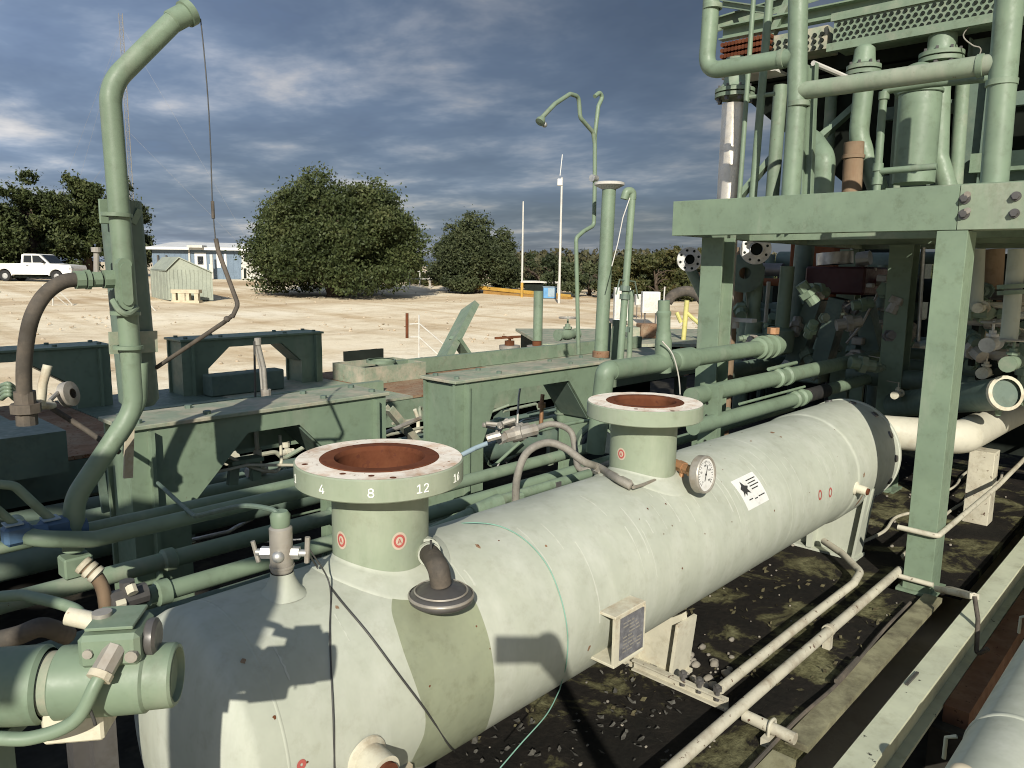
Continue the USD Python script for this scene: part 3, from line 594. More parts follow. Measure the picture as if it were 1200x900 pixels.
Hh = [U(618, 507, Y=2.9), U(645, 497, Y=2.85), U(668, 505, Y=2.75), U(674, 528, Y=2.7), U(678, 548, Y=2.62), U(694, 550, Y=2.55), U(722, 540, Y=2.55), U(740, 535, Y=2.6)]
m = MB(); m.tube(smooth_curve(Hh, 8), .019, n=12); part(hs, "hose_run", m, "hose_grey", True)
m = MB(); m.cyl(U(592, 512, Y=2.95), U(628, 503, Y=2.88), .036, n=8); m.cyl(U(600, 510, Y=2.95), U(612, 507, Y=2.9), .046, n=12); m.cyl(U(585, 516, Y=2.95), U(596, 511, Y=2.95), .028, n=8); part(hs, "swivel_fitting", m, "grey", 30)

# ================================================================== DECK EDGE, CONDUITS, RAIL, SECOND VESSEL
m = MB(); m.bar((-.6, 1.115, .016), (2.86, 1.115, .016), .10, .03); m.bar((2.98, 1.115, .016), (5.02, 1.115, .016), .10, .03)
solo("deck_edge_angle", m, paint("mossy_edge_steel", (.22, .21, .13), .85, spec=.2, var=.3, dirt=(.06, .05, .035), dirt_at=.54), "mossy steel angle along the deck's open edge", "kerb", smooth=False)
m = MB(); m.tube(smooth_curve([(2.4, 1.17, .035), (3.1, 1.175, .04), (3.6, 1.16, .034), (4.3, 1.18, .04), (4.8, 1.185, .036)], 6), .009, n=7); m.tube([(3.55, 1.16, .05), (3.85, 1.165, .05)], .014, n=7)
solo("edge_conduit", m, "hose", "thin dark line lying along the deck's edge angle", "conduit")
def conduit(name, label, y, x0, x1, z, r, clips):
    t = thing(name, label, "pipe", (x0, y, 0)); m = MB(); m.tube([(x0, y, z), ((x0 + x1) / 2, y, z), (x1, y - .01, z)], r, n=16); part(t, "pipe_run", m, "pale_pipe", 40)
    for c in clips:
        m = MB(); m.rev([(r, -.015), (r + .007, -.013), (r + .007, .013), (r, .015)], (c, y, z), (1, 0, 0), 16); m.bx(c - .02, c + .02, y - .02, y + .02, 0, z - r * .7); part(t, "clip", m, "pale_pipe", 30)
    return t
cA = conduit("deck_pipe", "longer scuffed white pipe running beside the deck edge to the post's foot", 1.355, 1.0, 5.12, .10, .026, (3.95,))
cB = conduit("deck_pipe", "shorter scuffed white pipe lying nearer the vessel, bent at its far end", 1.50, 3.03, 4.72, .09, .024, ())
m = MB(); m.tube([(4.72, 1.49, .09), (4.92, 1.52, .095), (5.15, 1.72, .10), (5.3, 1.9, .10)], .024, .12, 14); part(cB, "bent_end", m, "pale_pipe", 40)
# channel and fittings joining the two pipes
ct = thing("pipe_clamp", "short white channel with bolts clamping the nearer end of the two deck pipes", "clamp", (3.0, 1.5, 0))
m = MB(); a, b = U(742, 778, Z=.05), U(852, 826, Z=.05); m.channel(a, b, .03, .055, .008, side=1); part(ct, "channel", m, "pale_pipe", 30)
m = MB()
for q in (.55, .72, .9): c = a + (b - a) * q; m.cyl(c, c + [0, 0, .075], .012, n=8); m.cyl(c + [0, 0, .05], c + [0, 0, .066], .022, n=6)
part(ct, "bolts", m, "cap", 30, kind="stuff")
ct = thing("pipe_stub", "scuffed white pipe stub with a U bolt crossing under the long deck pipe", "pipe", (2.7, 1.3, 0))
a, b = U(872, 838, Z=.06), U(932, 866, Z=.06); m = MB(); m.tube([a, b], .026, n=14); part(ct, "stub", m, "pale_pipe", 40)
c = a + (b - a) * .55; m = MB(); m.tube([c + [.035, 0, -.03], c + [.035, 0, .035], c + [-.03, 0, .035], c + [-.03, 0, -.03]], .007, .03, 8); m.bx(c[0] - .06, c[0] + .06, c[1] - .02, c[1] + .02, .0, .035); part(ct, "u_bolt", m, "pale_pipe", 40)
# pebbles by the name plate and on the deck
rnd = random.Random(3); m = MB()
def pebble(c, r): 
    s = trimesh.creation.icosphere(1, 1.0); v = np.array(s.vertices); v *= (.7 + .6 * meshkit.noise(v * 1.3 + rnd.random() * 50))[:, None]; m.add(v * [r, r * rnd.uniform(.6, 1), r * .65] + np.asarray(c), s.faces)
for k in range(36):
    p = U(rnd.gauss(812, 22), rnd.gauss(778, 15), Z=.012); pebble(p, rnd.uniform(.008, .030))
for k in range(46):
    p = (rnd.uniform(2.0, 5.0), rnd.uniform(1.2, 2.2), .006); pebble(p, rnd.uniform(.004, .009))
for k in range(50):
    p = (rnd.uniform(5.3, 9), rnd.uniform(1.2, 2.4), .006); pebble(p, rnd.uniform(.006, .02))
solo("pebbles", m, "stone", "loose pebbles gathered on the deck below the name plate", "pebbles", kind="stuff")
# dead leaves and flakes of moss standing proud of the deck
m = MB()
for k in range(1500):
    x, y = rnd.uniform(1.3, 8.5), rnd.uniform(1.18, 2.6)
    if meshkit.noise(np.array([[x * 2.2, y * 2.2, 0.]]))[0] < .5: continue
    s_, a = rnd.uniform(.008, .022), rnd.uniform(0, 6.28); u = np.array([math.cos(a), math.sin(a), rnd.uniform(-.3, .5)]) * s_; w = np.array([-math.sin(a), math.cos(a), rnd.uniform(-.3, .5)]) * s_ * .5
    c = np.array([x, y, .004]); m.add([c - u, c + w + [0, 0, .006], c + u + [0, 0, .008], c - w], [[0, 1, 2], [0, 2, 3]])
solo("leaf_litter", m, paint("leaf_litter", (.055, .046, .027), .95, spec=.1, var=.5, scale=6, dirt=(.12, .112, .062), dirt_at=.5), "dead leaves and moss flakes strewn over the deck", "litter", kind="stuff", smooth=False)
m = MB(); rnd = random.Random(17)
for k in range(120):
    p = U(rnd.uniform(545, 790), rnd.uniform(835, 899), Z=.01) if k < 75 else U(rnd.uniform(700, 800), rnd.uniform(770, 840), Z=.01); L_ = rnd.uniform(.012, .042); a = rnd.uniform(0, 6.28); u = np.array([math.cos(a), math.sin(a), rnd.uniform(-.2, .5)]); w = np.array([-math.sin(a), math.cos(a), rnd.uniform(-.3, .5)]); r1, r2, r3, r4 = [rnd.uniform(.1, .38) for _ in range(4)]
    P5 = [p - u * L_ * .5, p - u * L_ * .15 + w * L_ * r1, p + u * L_ * .3 + w * L_ * r2 + [0, 0, L_ * .2], p + u * L_ * .5, p + u * L_ * .1 - w * L_ * r3, p - u * L_ * .25 - w * L_ * r4]; P5 = [q + [0, 0, .006 + .2 * L_] for q in P5]
    m.add(P5, [[0, 4, 5], [0, 1, 4], [1, 2, 4], [2, 3, 4]][:4])
solo("bark_shards", m, paint("grey_shards", (.075, .072, .062), .85, spec=.2, var=.4, scale=5), "grey shards and dead leaves heaped on the deck at the bottom edge", "litter", kind="stuff", smooth=False)
# rail (pale flange of the outer skid beam), rusty beam, second vessel
rl = thing("skid_edge_beam", "pale green steel beam running along the gap at the lower right", "beam", (4, .85, 0))
m = MB(); m.ibeam((1.2, .845, .02), (14, .80, .02), .105, .22, .018); part(rl, "beam", m, paint("worn_pale_beam", (.44, .46, .34), .6, spec=.3, dirt=(.30, .30, .22), dirt_at=.6, chips=(.03, .028, .025), chip_at=.68, scale=.6), 30)
m = MB(); m.bx(1.2, 14, .765, .768, -.3, .1) if False else m.bar((3.6, .87, .135), (3.75, .865, .135), .012, .01); part(rl, "clip", m, "cap", 30)
m = MB(); m.bar((3.93, .725, -.12), (14, .67, -.12), .11, .10); m.bar((3.93, .725, -.2), (14, .67, -.2), .03, .2)
solo("rusty_beam", m, "beam_rust", "rusty brown beam below the pale edge beam", "beam", smooth=False)
m = MB(); m.bx(1.0, 14, .30, 1.06, -.36, -.34); m.bx(2.7, 2.8, .3, .8, -.34, -.12); m.bx(3.78, 3.86, .3, .8, -.34, -.12); m.bx(5.5, 5.6, .3, .8, -.34, -.12)
solo("lower_tray", m, mat_oily, "dark oily tray in the gap between the two skids", "tray", smooth=False)
v2 = thing("small_vessel", "pale green pipe vessel with a seam band at the bottom right corner", "vessel", (3.2, .42, 0))
m = MB(); m.rev([(.172 * math.sin(t), 2.63 - .07 * math.cos(t)) for t in np.linspace(.01, PI / 2, 6)] + [(.172, x) for x in np.linspace(2.65, 9, 12)] , (0, .403, .222), (1, -.01, 0), 48); part(v2, "shell", m, "pale", 40)
for x in (3.15, 4.6):
    m = MB(); m.rev([(.172, x - .012), (.178, x - .008), (.178, x + .008), (.172, x + .012)], (0, .403, .222), (1, -.01, 0), 48); m.tube([(x, .57, .23), (x, .605, .21), (x, .605, .12)], .008, n=6); part(v2, "seam_band", m, "pale", 60)
m = MB(); q = U(1130, 896, Z=.40); m.sph(q - [0, 0, .03], (.04, .04, .025), 2); part(v2, "yellow_cap", m, "pallet", True)
for x in (2.9, 5.0):
    m = MB(); m.bx(x, x + .1, .28, .5, -.34, .07); part(v2, "support", m, "green_deep_shade", 30)

# ================================================================== THE STEEL PLATFORM
XB = 5.06
pf = thing("steel_platform", "green steel platform of bolted beams on posts over the vessel's far end", "platform", (XB, 1.2, 0))
zt, zb = 2.505, 2.252
yL = U(788, 260, X=XB)[1]; yS = U(1123, 245, X=XB)[1]
def cbeam(name, p, q, label=None, mt="green"):
    m = MB(); m.channel(p, q, .09, zt - zb, .014, side=1); return part(pf, name, m, mt, 30, label)
m = MB(); m.bx(XB, XB + .012, yS + .002, yL, zb, zt, .002); m.bx(XB + .012, XB + .10, yS + .002, yL, zt - .014, zt); m.bx(XB + .012, XB + .10, yS + .002, yL, zb, zb + .014); m.bx(XB + .012, XB + .10, yL - .012, yL, zb + .014, zt - .014)
part(pf, "front_beam", m, "green", 30)
m = MB(); m.bx(XB - .003, XB + .011, -1.2, yS - .002, zb - .0, zt + .002, .002); m.bx(XB + .011, XB + .16, -1.2, yS - .002, zt - .012, zt); m.bx(XB + .011, XB + .16, -1.2, yS - .002, zb, zb + .016)
sb = part(pf, "side_beam", m, "green3", 30)
m = MB()
for px, py in ((1131, 233), (1130, 251), (1191, 230), (1189, 250)):
    q = U(px, py, X=XB - .003); m.cyl(q + [.004, 0, 0], q - [.010, 0, 0], .026, n=20) if px > 1180 else m.cyl(q + [.004, 0, 0], q - [.006, 0, 0], .030, n=20); m.cyl(q, q - [.030, 0, 0], .019, n=6); m.cut()
part(sb, "beam_bolt", m, "cap", 30)
m = MB()
for px, py in ((1134, 228), (1134, 247)):
    q = U(px, py, X=XB - .003); m.cyl(q + [.004, 0, 0], q - [.012, 0, 0], .018, n=14).cut()
part(sb, "washer", m, "grey", 30)
# back beams and joists below the deck plate
for x in (6.2, 7.4, 8.9):
    m = MB(); m.channel((x, -1.2, (zt + zb) / 2), (x, yL, (zt + zb) / 2), .09, zt - zb, .014, side=1); part(pf, "joist", m, "green2", 30)
m = MB(); m.channel((XB + .105, yL - .05, (zt + zb) / 2), (8.9, yL - .05, (zt + zb) / 2), .09, zt - zb - .004, .014, side=-1); part(pf, "end_beam", m, "green2", 30)
m = MB(); m.bx(XB + .02, 8.95, -1.2, 1.62, zt + .002, zt + .010); m.bx(6.1, 8.95, 1.64, 2.75, zt + .003, zt + .011); part(pf, "deck_plate", m, "green2", 30)
def hpost(x, y0, y1, z0, z1, d=.20, label=None):
    m = MB(); w = .5 * (y1 - y0); c = (y0 + y1) / 2; t = .014
    m.bx(x, x + t, y0, y1, z0, z1, .002); m.bx(x + d - t, x + d, y0, y1, z0, z1, .002); m.bx(x + t, x + d - t, c - .006, c + .006, z0, z1)
    m.bx(x - .03, x + d + .03, y0 - .03, y1 + .03, z0, z0 + .018); return part(pf, "post", m, "green", 30, label)
yp0, yp1 = U(1128, 300, X=XB)[1], U(1095, 300, X=XB)[1]
hp = hpost(XB - .0, yp0 - .015, yp1, .0, zb - .004, .21)
m = MB(); m.bx(XB + .016, XB + .19, yp0 - .016, yp0 - .004, .0, zb - .006); part(hp, "closing_plate", m, "green", 30)
hpost(5.37, U(845, 330, X=5.37)[1], U(820, 330, X=5.37)[1], 0, zb - .004)
hpost(7.30, U(1067, 330, X=7.30)[1], U(1039, 330, X=7.30)[1], 0, zb - .004)
hpost(8.7, 3.0, 3.2, 0, zb - .004); hpost(8.7, -.9, -.7, 0, zb - .004)
m = MB(); a = np.array([XB + .015, yp1 + .03, .42]); q = U(1062, 620, X=XB - .03); z_ = q[2]
m.tube([(XB - .03, yp1 + .05, z_), (XB - .03, yp0 - .03, z_), (XB - .03 + 1.5, yp0 - .06, z_ + .02), (9, yp0 - .06, z_ + .1)], .017, .03, 10); part(hp, "conduit_ring", m, "pale_pipe", 40)
m = MB(); m.tube([(XB - .02, yp1 + .02, .09), (XB - .02, yp0 - .03, .09)], .016, n=10); part(hp, "foot_bar", m, "pale_pipe", 40)
# elbow of white conduit leaving the foot and dropping past the edge beam
el = thing("conduit_elbow", "short white conduit with an elbow dropping past the pale edge beam", "conduit", U(1120, 695, Z=.12))
e1, e2, e3, e4 = U(1098, 690, Z=.10), U(1142, 699, X=4.55), U(1146, 725, X=4.5), U(1144, 768, X=4.42)
m = MB(); m.tube([e1, e2], .020, n=12); m.bar(U(1112, 690, Z=.115), e2, .045, .03); part(el, "arm", m, "pale_pipe", 40)
m = MB(); m.tube([e2, e3, e4, U(1158, 760, X=4.42)], .012, .03, 10); part(el, "drop", m, "hose", 40)

# guard pipes standing on the platform front
XG = 5.25
gp = thing("guard_pipes", "thick green pipe frame standing along the platform's front edge", "pipe frame", U(938, 225, X=XG))
def g(px, py, x=XG): return U(px, py, X=x)
base = zt
m = MB(); m.tube([g(838, -70), g(831, 40), g(827, 84), g(935, 66)], .060, .13, 22, seg=8); part(gp, "left_bend", m, "green", 40)
m = MB(); a, b = g(936, -60), g(934, 120); m.tube([np.array([b[0], b[1], base]), b, a], .064, n=22); part(gp, "upright", m, "green", 40)
m = MB(); a, b = g(1186, -40), g(1172, 130); m.tube([np.array([b[0], b[1] - .01, base]), b, a], .074, n=22); part(gp, "upright", m, "green", 40)
m = MB(); m.tube([g(938, 107), g(1170, 74)], .058, n=22); part(gp, "crosspipe", m, "green3", 40)
m = MB()
for (px, py), r_, d in (((936, 122), .074, (0, 0, 1)), ((1174, 97), .083, (0, 0, 1)), ((835, 8), .07, (0, 0, 1))): m.rev([(r_ - .012, -.02), (r_, -.016), (r_, .016), (r_ - .012, .02)], g(px, py), d, 22).cut()
for (px, py), r_ in (((1149, 77), .066), ((917, 69), .066)): m.rev([(r_ - .012, -.02), (r_, -.016), (r_, .016), (r_ - .012, .02)], g(px, py), (0, 1, 0), 22).cut()
part(gp, "weld_ring", m, "green2", 40)
def upright(name, label, px0, py0, px1, py1, X, r, mt="green", cat="pipe", z0=None):
    a, b = U(px0, py0, X=X), U(px1, py1, X=X); b[2] = b[2] if z0 is None else z0
    t = thing(name, label, cat, (b[0], b[1], b[2])); m = MB(); m.tube([a, b], r, n=16); part(t, "pipe_run", m, mt, 40); return t
t = upright("riser_pipe", "thinnest green pipe slanting up past the silver riser", 885, -30, 866, 232, 5.6, .018, z0=zb + .1)
t = upright("riser_pipe", "slim green pipe between the thinnest one and the thick upright", 904, -30, 882, 225, 5.7, .030, z0=zb + .1)
m = MB(); q = U(893, 112, X=5.7); m.cyl(q - [0, .10, 0], q + [0, .14, 0], .016, n=8); m.cyl(q + [0, .1, 0], q + [0, .14, 0], .03, n=8); part(t, "side_fitting", m, "green2", 30)
def flange_pair(t, c, r, r_in, mt="green2", th=.03, n=28, bolts=8):
    m = MB()
    mb2 = MB()
    for s in (-1, 1): m.cyl(c + [0, 0, s * .006], c + [0, 0, s * (.006 + th)], r, n=n)
    for k in range(bolts):
        a = 2 * PI * k / bolts; p = c + [.82 * r * math.cos(a), .82 * r * math.sin(a), 0]; mb2.cyl(p - [0, 0, th * 2.1], p + [0, 0, th * 2.1], .011, n=6); mb2.cyl(p - [0, 0, th * 2.3], p - [0, 0, th * 1.2], .02, n=6)
    part(t, "flange_bolts", mb2, "cap", 30, kind="stuff"); return part(t, "flange_pair", m, mt, 30)
# the silver riser
q0, q1 = U(853, 234, X=6.2), U(860, 122, X=6.2); t = thing("silver_riser", "silver jacketed riser with a green flange on top at the platform's left end", "pipe", (q0[0], q0[1], zb))
m = MB(); m.tube([(q0[0], q0[1], 1.30), q1], .098, n=26); part(t, "jacket", m, "silver", 40)
flange_pair(t, U(861, 110, X=6.2), .165, .1)
m = MB(); c = U(861, 106, X=6.2); m.rev([(.13, .02), (.10, .06), (.085, .12), (.085, .26), (1e-4, .27)], c, (0, 0, 1), 24); part(t, "neck", m, "green2", 40)
# riser with the rusty lower end
t = thing("rusty_riser", "green riser with a rusty brown lower end behind the crosspipe", "pipe", (6.6, 2.3, zb))
xr = 6.5; m = MB(); m.tube([U(1013, 95, X=xr), U(1006, 160, X=xr), U(1030, 225, X=xr)], .075, .3, 22, seg=8); part(t, "upper_pipe", m, "green", 40)
m = MB(); a, b = U(1001, 167, X=6.35), U(998, 228, X=6.35); m.tube([a, b], .075, n=20); m.rev([(.076, -.01), (.086, -.006), (.086, .02), (.076, .024)], U(1000, 185, X=6.35), (0, 0, 1), 20); part(t, "rusty_end", m, "brown", 40)
flange_pair(t, U(1012, 83, X=xr), .13, .08); m = MB(); m.rev([(.10, .02), (.085, .05), (.075, .14), (.05, .165), (1e-4, .17)], U(1012, 79, X=xr), (0, 0, 1), 22); part(t, "cap", m, "green", 40)
# the big pipe
xb = 6.3; t = thing("large_riser", "widest green riser with a rounded elbow top under the finned header", "pipe", (xb, 1.7, zb))
m = MB(); a, b = U(1080, 95, X=xb), U(1070, 215, X=xb); m.tube([b, a, a + np.array([.35, .16, .06])], .145, .2, 30, seg=8); part(t, "pipe_run", m, "green", 40)
m = MB(); m.rev([(.147, -.015), (.153, -.01), (.153, .01), (.147, .015)], U(1079, 108, X=xb), (0, 0, 1), 30); part(t, "seam", m, "green2", 40)
t = thing("capped_riser", "green riser with a bolted flange and round cap right of the widest one", "pipe", (6.55, 1.6, zb))
m = MB(); a, b = U(1103, 72, X=6.6), U(1100, 185, X=6.6); m.tube([a, b, U(1112, 225, X=6.6)], .07, .2, 20); part(t, "pipe_run", m, "green", 40)
flange_pair(t, U(1103, 68, X=6.6), .155, .1); m = MB(); m.rev([(.115, .02), (.10, .06), (.10, .13), (.085, .17), (.05, .19), (1e-4, .195)], U(1103, 64, X=6.6), (0, 0, 1), 22); part(t, "cap", m, "green", 40)
# small bright frame
t = thing("pipe_rack", "thin pale pipe frame in front of the widest riser", "pipe frame", (5.5, 1.8, zt)); xf = 5.55
m = MB(); m.tube([U(1163, 91, X=xf), U(1090, 98, X=xf), U(1036, 106, X=xf), U(1033, 140, X=xf), U(1027, 228, X=xf)], .026, .05, 12); part(t, "outer_pipe", m, "green", 40)
m = MB(); m.tube([U(1030, 201, X=xf), U(1098, 195, X=xf)], .022, n=12); part(t, "lower_rung", m, "green", 40)
m = MB()
for px, py in ((1036, 112), (1029, 196), (1028, 212)): m.cyl(U(px, py, X=xf) - [0, 0, .025], U(px, py, X=xf) + [0, 0, .025], .034, n=14).cut()
part(t, "coupling", m, "green", 30)
t = thing("curved_riser", "green pipe with an elbow top right of the thick upright", "pipe", (6.2, 2.4, zb)); m = MB()
m.tube([U(963, 232, X=6.1), U(966, 185, X=6.1), U(953, 166, X=6.3), U(945, 160, X=6.6)], .085, .14, 22, seg=8); part(t, "pipe_run", m, "green", 40)
t = thing("strut_channel", "flat green channel standing just right of the thick upright", "channel", (5.8, 2.3, zb)); m = MB(); m.channel(U(946, 232, X=5.8), U(952, 75, X=5.8), .05, .075, .008, up=(0, 1, 0)); part(t, "channel", m, "green", 30)
m = MB(); m.tube([U(953, 74, X=5.8), U(1000, 94, X=6.4)], .02, n=8); part(t, "cable_tray", m, "white_dull", 40)

# ------------------------------------------------------------------ the air cooler above the platform
ac = thing("air_cooler", "large dark air cooler with a perforated green header above the platform", "air cooler", (7.5, 1.6, zt))
XH = 6.55
h0, h1 = U(835, 83, X=XH), U(1178, 30, X=XH); zl = h1[2]; zl0 = h0[2]
hb0, hb1 = min(h1[1], h0[1]) - 1.2, max(h0[1], h1[1])
HZ0 = float(U(1000, 58, X=XH)[2]) + .04; HZ1 = HZ0 + .235
m = MB(); m.bx(XH, XH + .30, hb0, U(975, 60, X=XH)[1], HZ0, HZ1); part(ac, "header_box", m, "green2", 30)
m = MB(); m.bx(XH - .07, XH - .002, hb0, U(972, 60, X=XH)[1], HZ0 - .04, HZ0 + .022); part(ac, "header_flange", m, "green2", 30)
m = MB()
yA = U(972, 60, X=XH)[1]
ny = int((yA - hb0) / .05)
for r_ in range(4):
    for k in range(ny):
        y, z = yA - .04 - k * .05 - (.025 if r_ % 2 else 0), HZ0 + .048 + r_ * .043
        m.cyl((XH - .012, y, z), (XH + .002, y, z), .0145, n=8)
part(ac, "header_plugs", m, "dark_and_void_shade", False, kind="stuff")
m = MB(); m.bx(XH - .02, XH - .002, hb0, yA, HZ1 - .03, HZ1 + .03); part(ac, "header_lip", m, "green2", 30)
yB = U(900, 75, X=XH)[1]; yC = U(842, 80, X=XH)[1]
m = MB(); m.bx(XH + .08, XH + .34, yA + .06, yB, HZ0 + .03, HZ1 - .02); part(ac, "side_header", m, "green_dusty", 30)
m = MB()
for r_ in range(3):
    for k in range(9): m.cyl((XH + .06, yA + .1 + k * .062, HZ0 + .05 + r_ * .05), (XH + .082, yA + .1 + k * .062, HZ0 + .05 + r_ * .05), .017, n=8)
part(ac, "side_plugs", m, "dark_and_void_shade", False, kind="stuff")
m = MB()
for r_ in range(6):
    for k in range(14):
        y, z = yB + .02 + k * (yC - yB) / 14, HZ0 - .04 + r_ * .05
        m.cyl((XH + .02, y, z), (XH + .30, y, z), .020, n=7)
part(ac, "bare_tubes", m, "rust", 30, kind="stuff")
m = MB(); m.bx(XH + .1, XH + .35, yB - .02, yC + .02, HZ0 - .07, HZ0 - .045); m.bx(XH + .1, XH + .33, yB - .02, yC, HZ1 - .05, HZ1 - .02); part(ac, "tube_sheet", m, "white_dull", 30)
# plenum: dark funnel below the bundle, and dark bundle body
m = MB(); ya, yb = hb0, yC
def frus(m, x0, x1, y0, y1, z0, X0, X1, Y0, Y1, z1):
    m.add([(x0, y0, z0), (x1, y0, z0), (x1, y1, z0), (x0, y1, z0), (X0, Y0, z1), (X1, Y0, z1), (X1, Y1, z1), (X0, Y1, z1)], [[0, 3, 2, 1], [4, 5, 6, 7], [0, 1, 5, 4], [1, 2, 6, 5], [2, 3, 7, 6], [3, 0, 4, 7]])
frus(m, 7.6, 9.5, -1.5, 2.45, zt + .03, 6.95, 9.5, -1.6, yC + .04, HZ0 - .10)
part(ac, "plenum", m, "dark_and_void_shade", False)
m = MB(); m.bx(XH + .36, 9.5, -1.6, yC - .01, HZ0 - .085, HZ1 - .06); part(ac, "tube_bundle", m, "dark_and_void_shade", False)
m = MB()
for px, py, qx, qy in ((963, 160, 1010, 118), (866, 232, 905, 185)): m.bar(U(px, py, X=6.75), U(qx, qy, X=6.9), .05, .085, (1, 0, 0)).cut()
part(ac, "brace", m, "green", 30)
m = MB(); a = U(1150, 60, X=6.8); m.channel((6.8, a[1], zt), (6.8, a[1], HZ0 - .05), .09, .16, .012, up=(0, 1, 0)); part(ac, "column", m, "green_deep_shade", 30)
m = MB(); m.channel((6.75, -1.3, 2.83), (6.75, 1.55, 2.83), .08, .14, .012, side=1); part(ac, "sill_channel", m, "green", 30)
m = MB(); m.channel((6.4, -1.3, 3.12), (6.4, 1.0, 3.12), .08, .16, .012, side=1); part(ac, "sill_channel", m, "green2", 30)
for px0, px1, X, r in ((915, 905, 6.8, .06), (975, 968, 7.0, .05), (1058, 1050, 6.9, .055), (1128, 1120, 6.7, .05), (1140, 1132, 7.1, .07)):
    a = U(px0, 100, X=X); b = U(px1, 225, X=X); m = MB(); m.tube([a, [b[0], b[1], zt]], r, n=14); part(ac, "inner_riser", m, "green2", 40)
m = MB(); m.bx(7.25, 7.27, -1.5, .75, zt + .02, HZ0 - .2); part(ac, "side_panel", m, "green_deep_shade", False)
for z in (2.75, 3.3): m = MB(); m.channel((6.9, -1.4, z), (6.9, 2.3, z), .06, .10, .01, side=1); part(ac, "cross_channel", m, "green_deep_shade", 30)
# upper frame and fan ring at the top right
m = MB(); a, b = U(846, 36, X=XH + .1), U(1045, -18, X=XH + .1)
m.channel(U(845, 40, X=XH + .2), U(1090, -8, X=XH + .2), .09, .12, .012, side=1); part(ac, "top_rail", m, "green", 30)
m = MB(); m.channel(U(845, 4, X=XH + .5), U(905, 13, X=6.9), .05, .06, .01).cut(); m.channel(U(842, 28, X=XH + .3), U(960, -8, X=8.2), .08, .13, .012).cut(); m.channel(U(905, 40, X=XH + .22), U(930, -10, X=XH + .22), .06, .07, .01, up=(1, 0, 0)).cut(); part(ac, "top_brace", m, "green2", 30)
m = MB(); m.rev([(1.0, -.14), (.92, -.10), (.80, 0), (.80, .5), (.78, .5), (.78, -.02)], (7.75, .95, HZ1 + .36), (0, 0, 1), 40)
m.cyl((7.75, .95, HZ1 + .3), (7.75, .95, HZ1 + .8), .14, n=16); m.bx(6.9, 8.6, .9, 1.0, HZ1 + .42, HZ1 + .50); part(ac, "fan_ring", m, "rust_dark", 40)
m = MB()
for k in range(4):
    a = k * PI / 2 + .5; d = np.array([math.cos(a), math.sin(a), 0]); m.bar(np.array([7.75, .95, HZ1 + .62]) + d * .12, np.array([7.75, .95, HZ1 + .62]) + d * .74, .14, .012, (.25 * -d[1], .25 * d[0], 1))
part(ac, "fan_blades", m, "rust_dark", 30)
rnd = random.Random(8); 
for k, (px, py) in enumerate(((1145, 22),)):
    m = MB(); pts = [U(px, py, X=XH - .03)]
    for j in range(5): pts.append(pts[-1] + np.array([rnd.uniform(-.03, .01), rnd.uniform(-.08, .08), rnd.uniform(-.12, .03)]))
    m.tube(smooth_curve(pts, 5), .005, n=6); part(ac, "loose_cable", m, "hose_grey", True)
# ================================================================== PIPES AND GEAR BELOW THE PLATFORM
def along(name, label, py0, px0, px1, Y, r, mt="green", py_z=None, cat="pipe"):
    a = U(px0, py0, Y=Y); b = U(px1, a[2] * 0 + py0, Y=Y); 
    x1 = px1
    t = thing(name, label, cat, a); m = MB(); m.tube([a, (x1, Y, a[2])], r, n=20); part(t, "pipe_run", m, mt, 40); return t, a
YQ = 2.62
tA, a = along("process_pipe", "uppermost of the three long green pipes, ending in a ribbed collar", 434, 716, U(912, 424, Y=YQ)[0], YQ, .060)
m = MB()
for k in range(5): x = U(888, 424, Y=YQ)[0] + k * .07; m.rev([(.060, -.02), (.082 + .012 * (k % 2), -.012), (.082 + .012 * (k % 2), .03), (.060, .045)], (x, YQ, a[2]), (1, 0, 0), 22)
part(tA, "ribbed_collar", m, "green", 30)
m = MB(); m.tube([(a[0] + .02, YQ, a[2]), (a[0] - .045, YQ + .01, a[2]), (a[0] - .05, YQ + .06, a[2] - .5)], .058, .08, 18); part(tA, "elbow", m, "green", 40); m = MB(); m.rev([(.060, -.12), (.076, -.10), (.078, .1), (.060, .14)], (U(800, 438, Y=YQ)[0], YQ, a[2]), (1, 0, 0), 24); part(tA, "tee_body", m, "green", 40)
m = MB(); xq = U(904, 420, Y=YQ)[0]; m.cyl((xq, YQ, a[2]), (xq, YQ, a[2] + .15), .026, n=8); m.cyl((xq, YQ, a[2] + .10), (xq, YQ, a[2] + .15), .05, n=8); part(tA, "plug", m, "brass", 30)
tB, a = along("process_pipe", "middle of the three long green pipes behind the second nozzle", 465, 810, 12., 2.44, .058)
m = MB()
for x in (5.55, 5.72): m.rev([(.058, -.03), (.075, -.02), (.075, .02), (.058, .03)], (x, 2.44, a[2]), (1, 0, 0), 20)
m.tube([(5.4, 2.44, a[2] + .08), (5.9, 2.44, a[2] + .09)], .014, n=8); part(tB, "union", m, "green", 30)
tC, a = along("process_pipe", "lowest of the three long green pipes with a black wrapped joint", 501, 812, 12., 2.36, .050)
m = MB(); m.tube([(5.95, 2.36, a[2]), (6.35, 2.36, a[2])], .056, n=18); part(tC, "black_wrap", m, "black", 40)
m = MB()
for x in (5.72, 5.84): m.rev([(.050, -.03), (.068, -.02), (.068, .02), (.050, .03)], (x, 2.36, a[2]), (1, 0, 0), 20)
m.tube([(4.8, 2.36, a[2] + .075), (5.9, 2.36, a[2] + .08)], .010, n=8); part(tC, "union", m, "green", 30)
tD, a = along("process_pipe", "dark long pipe behind the three green ones under the platform", 440, 830, 13., 3.5, .08, "green_deep_shade")
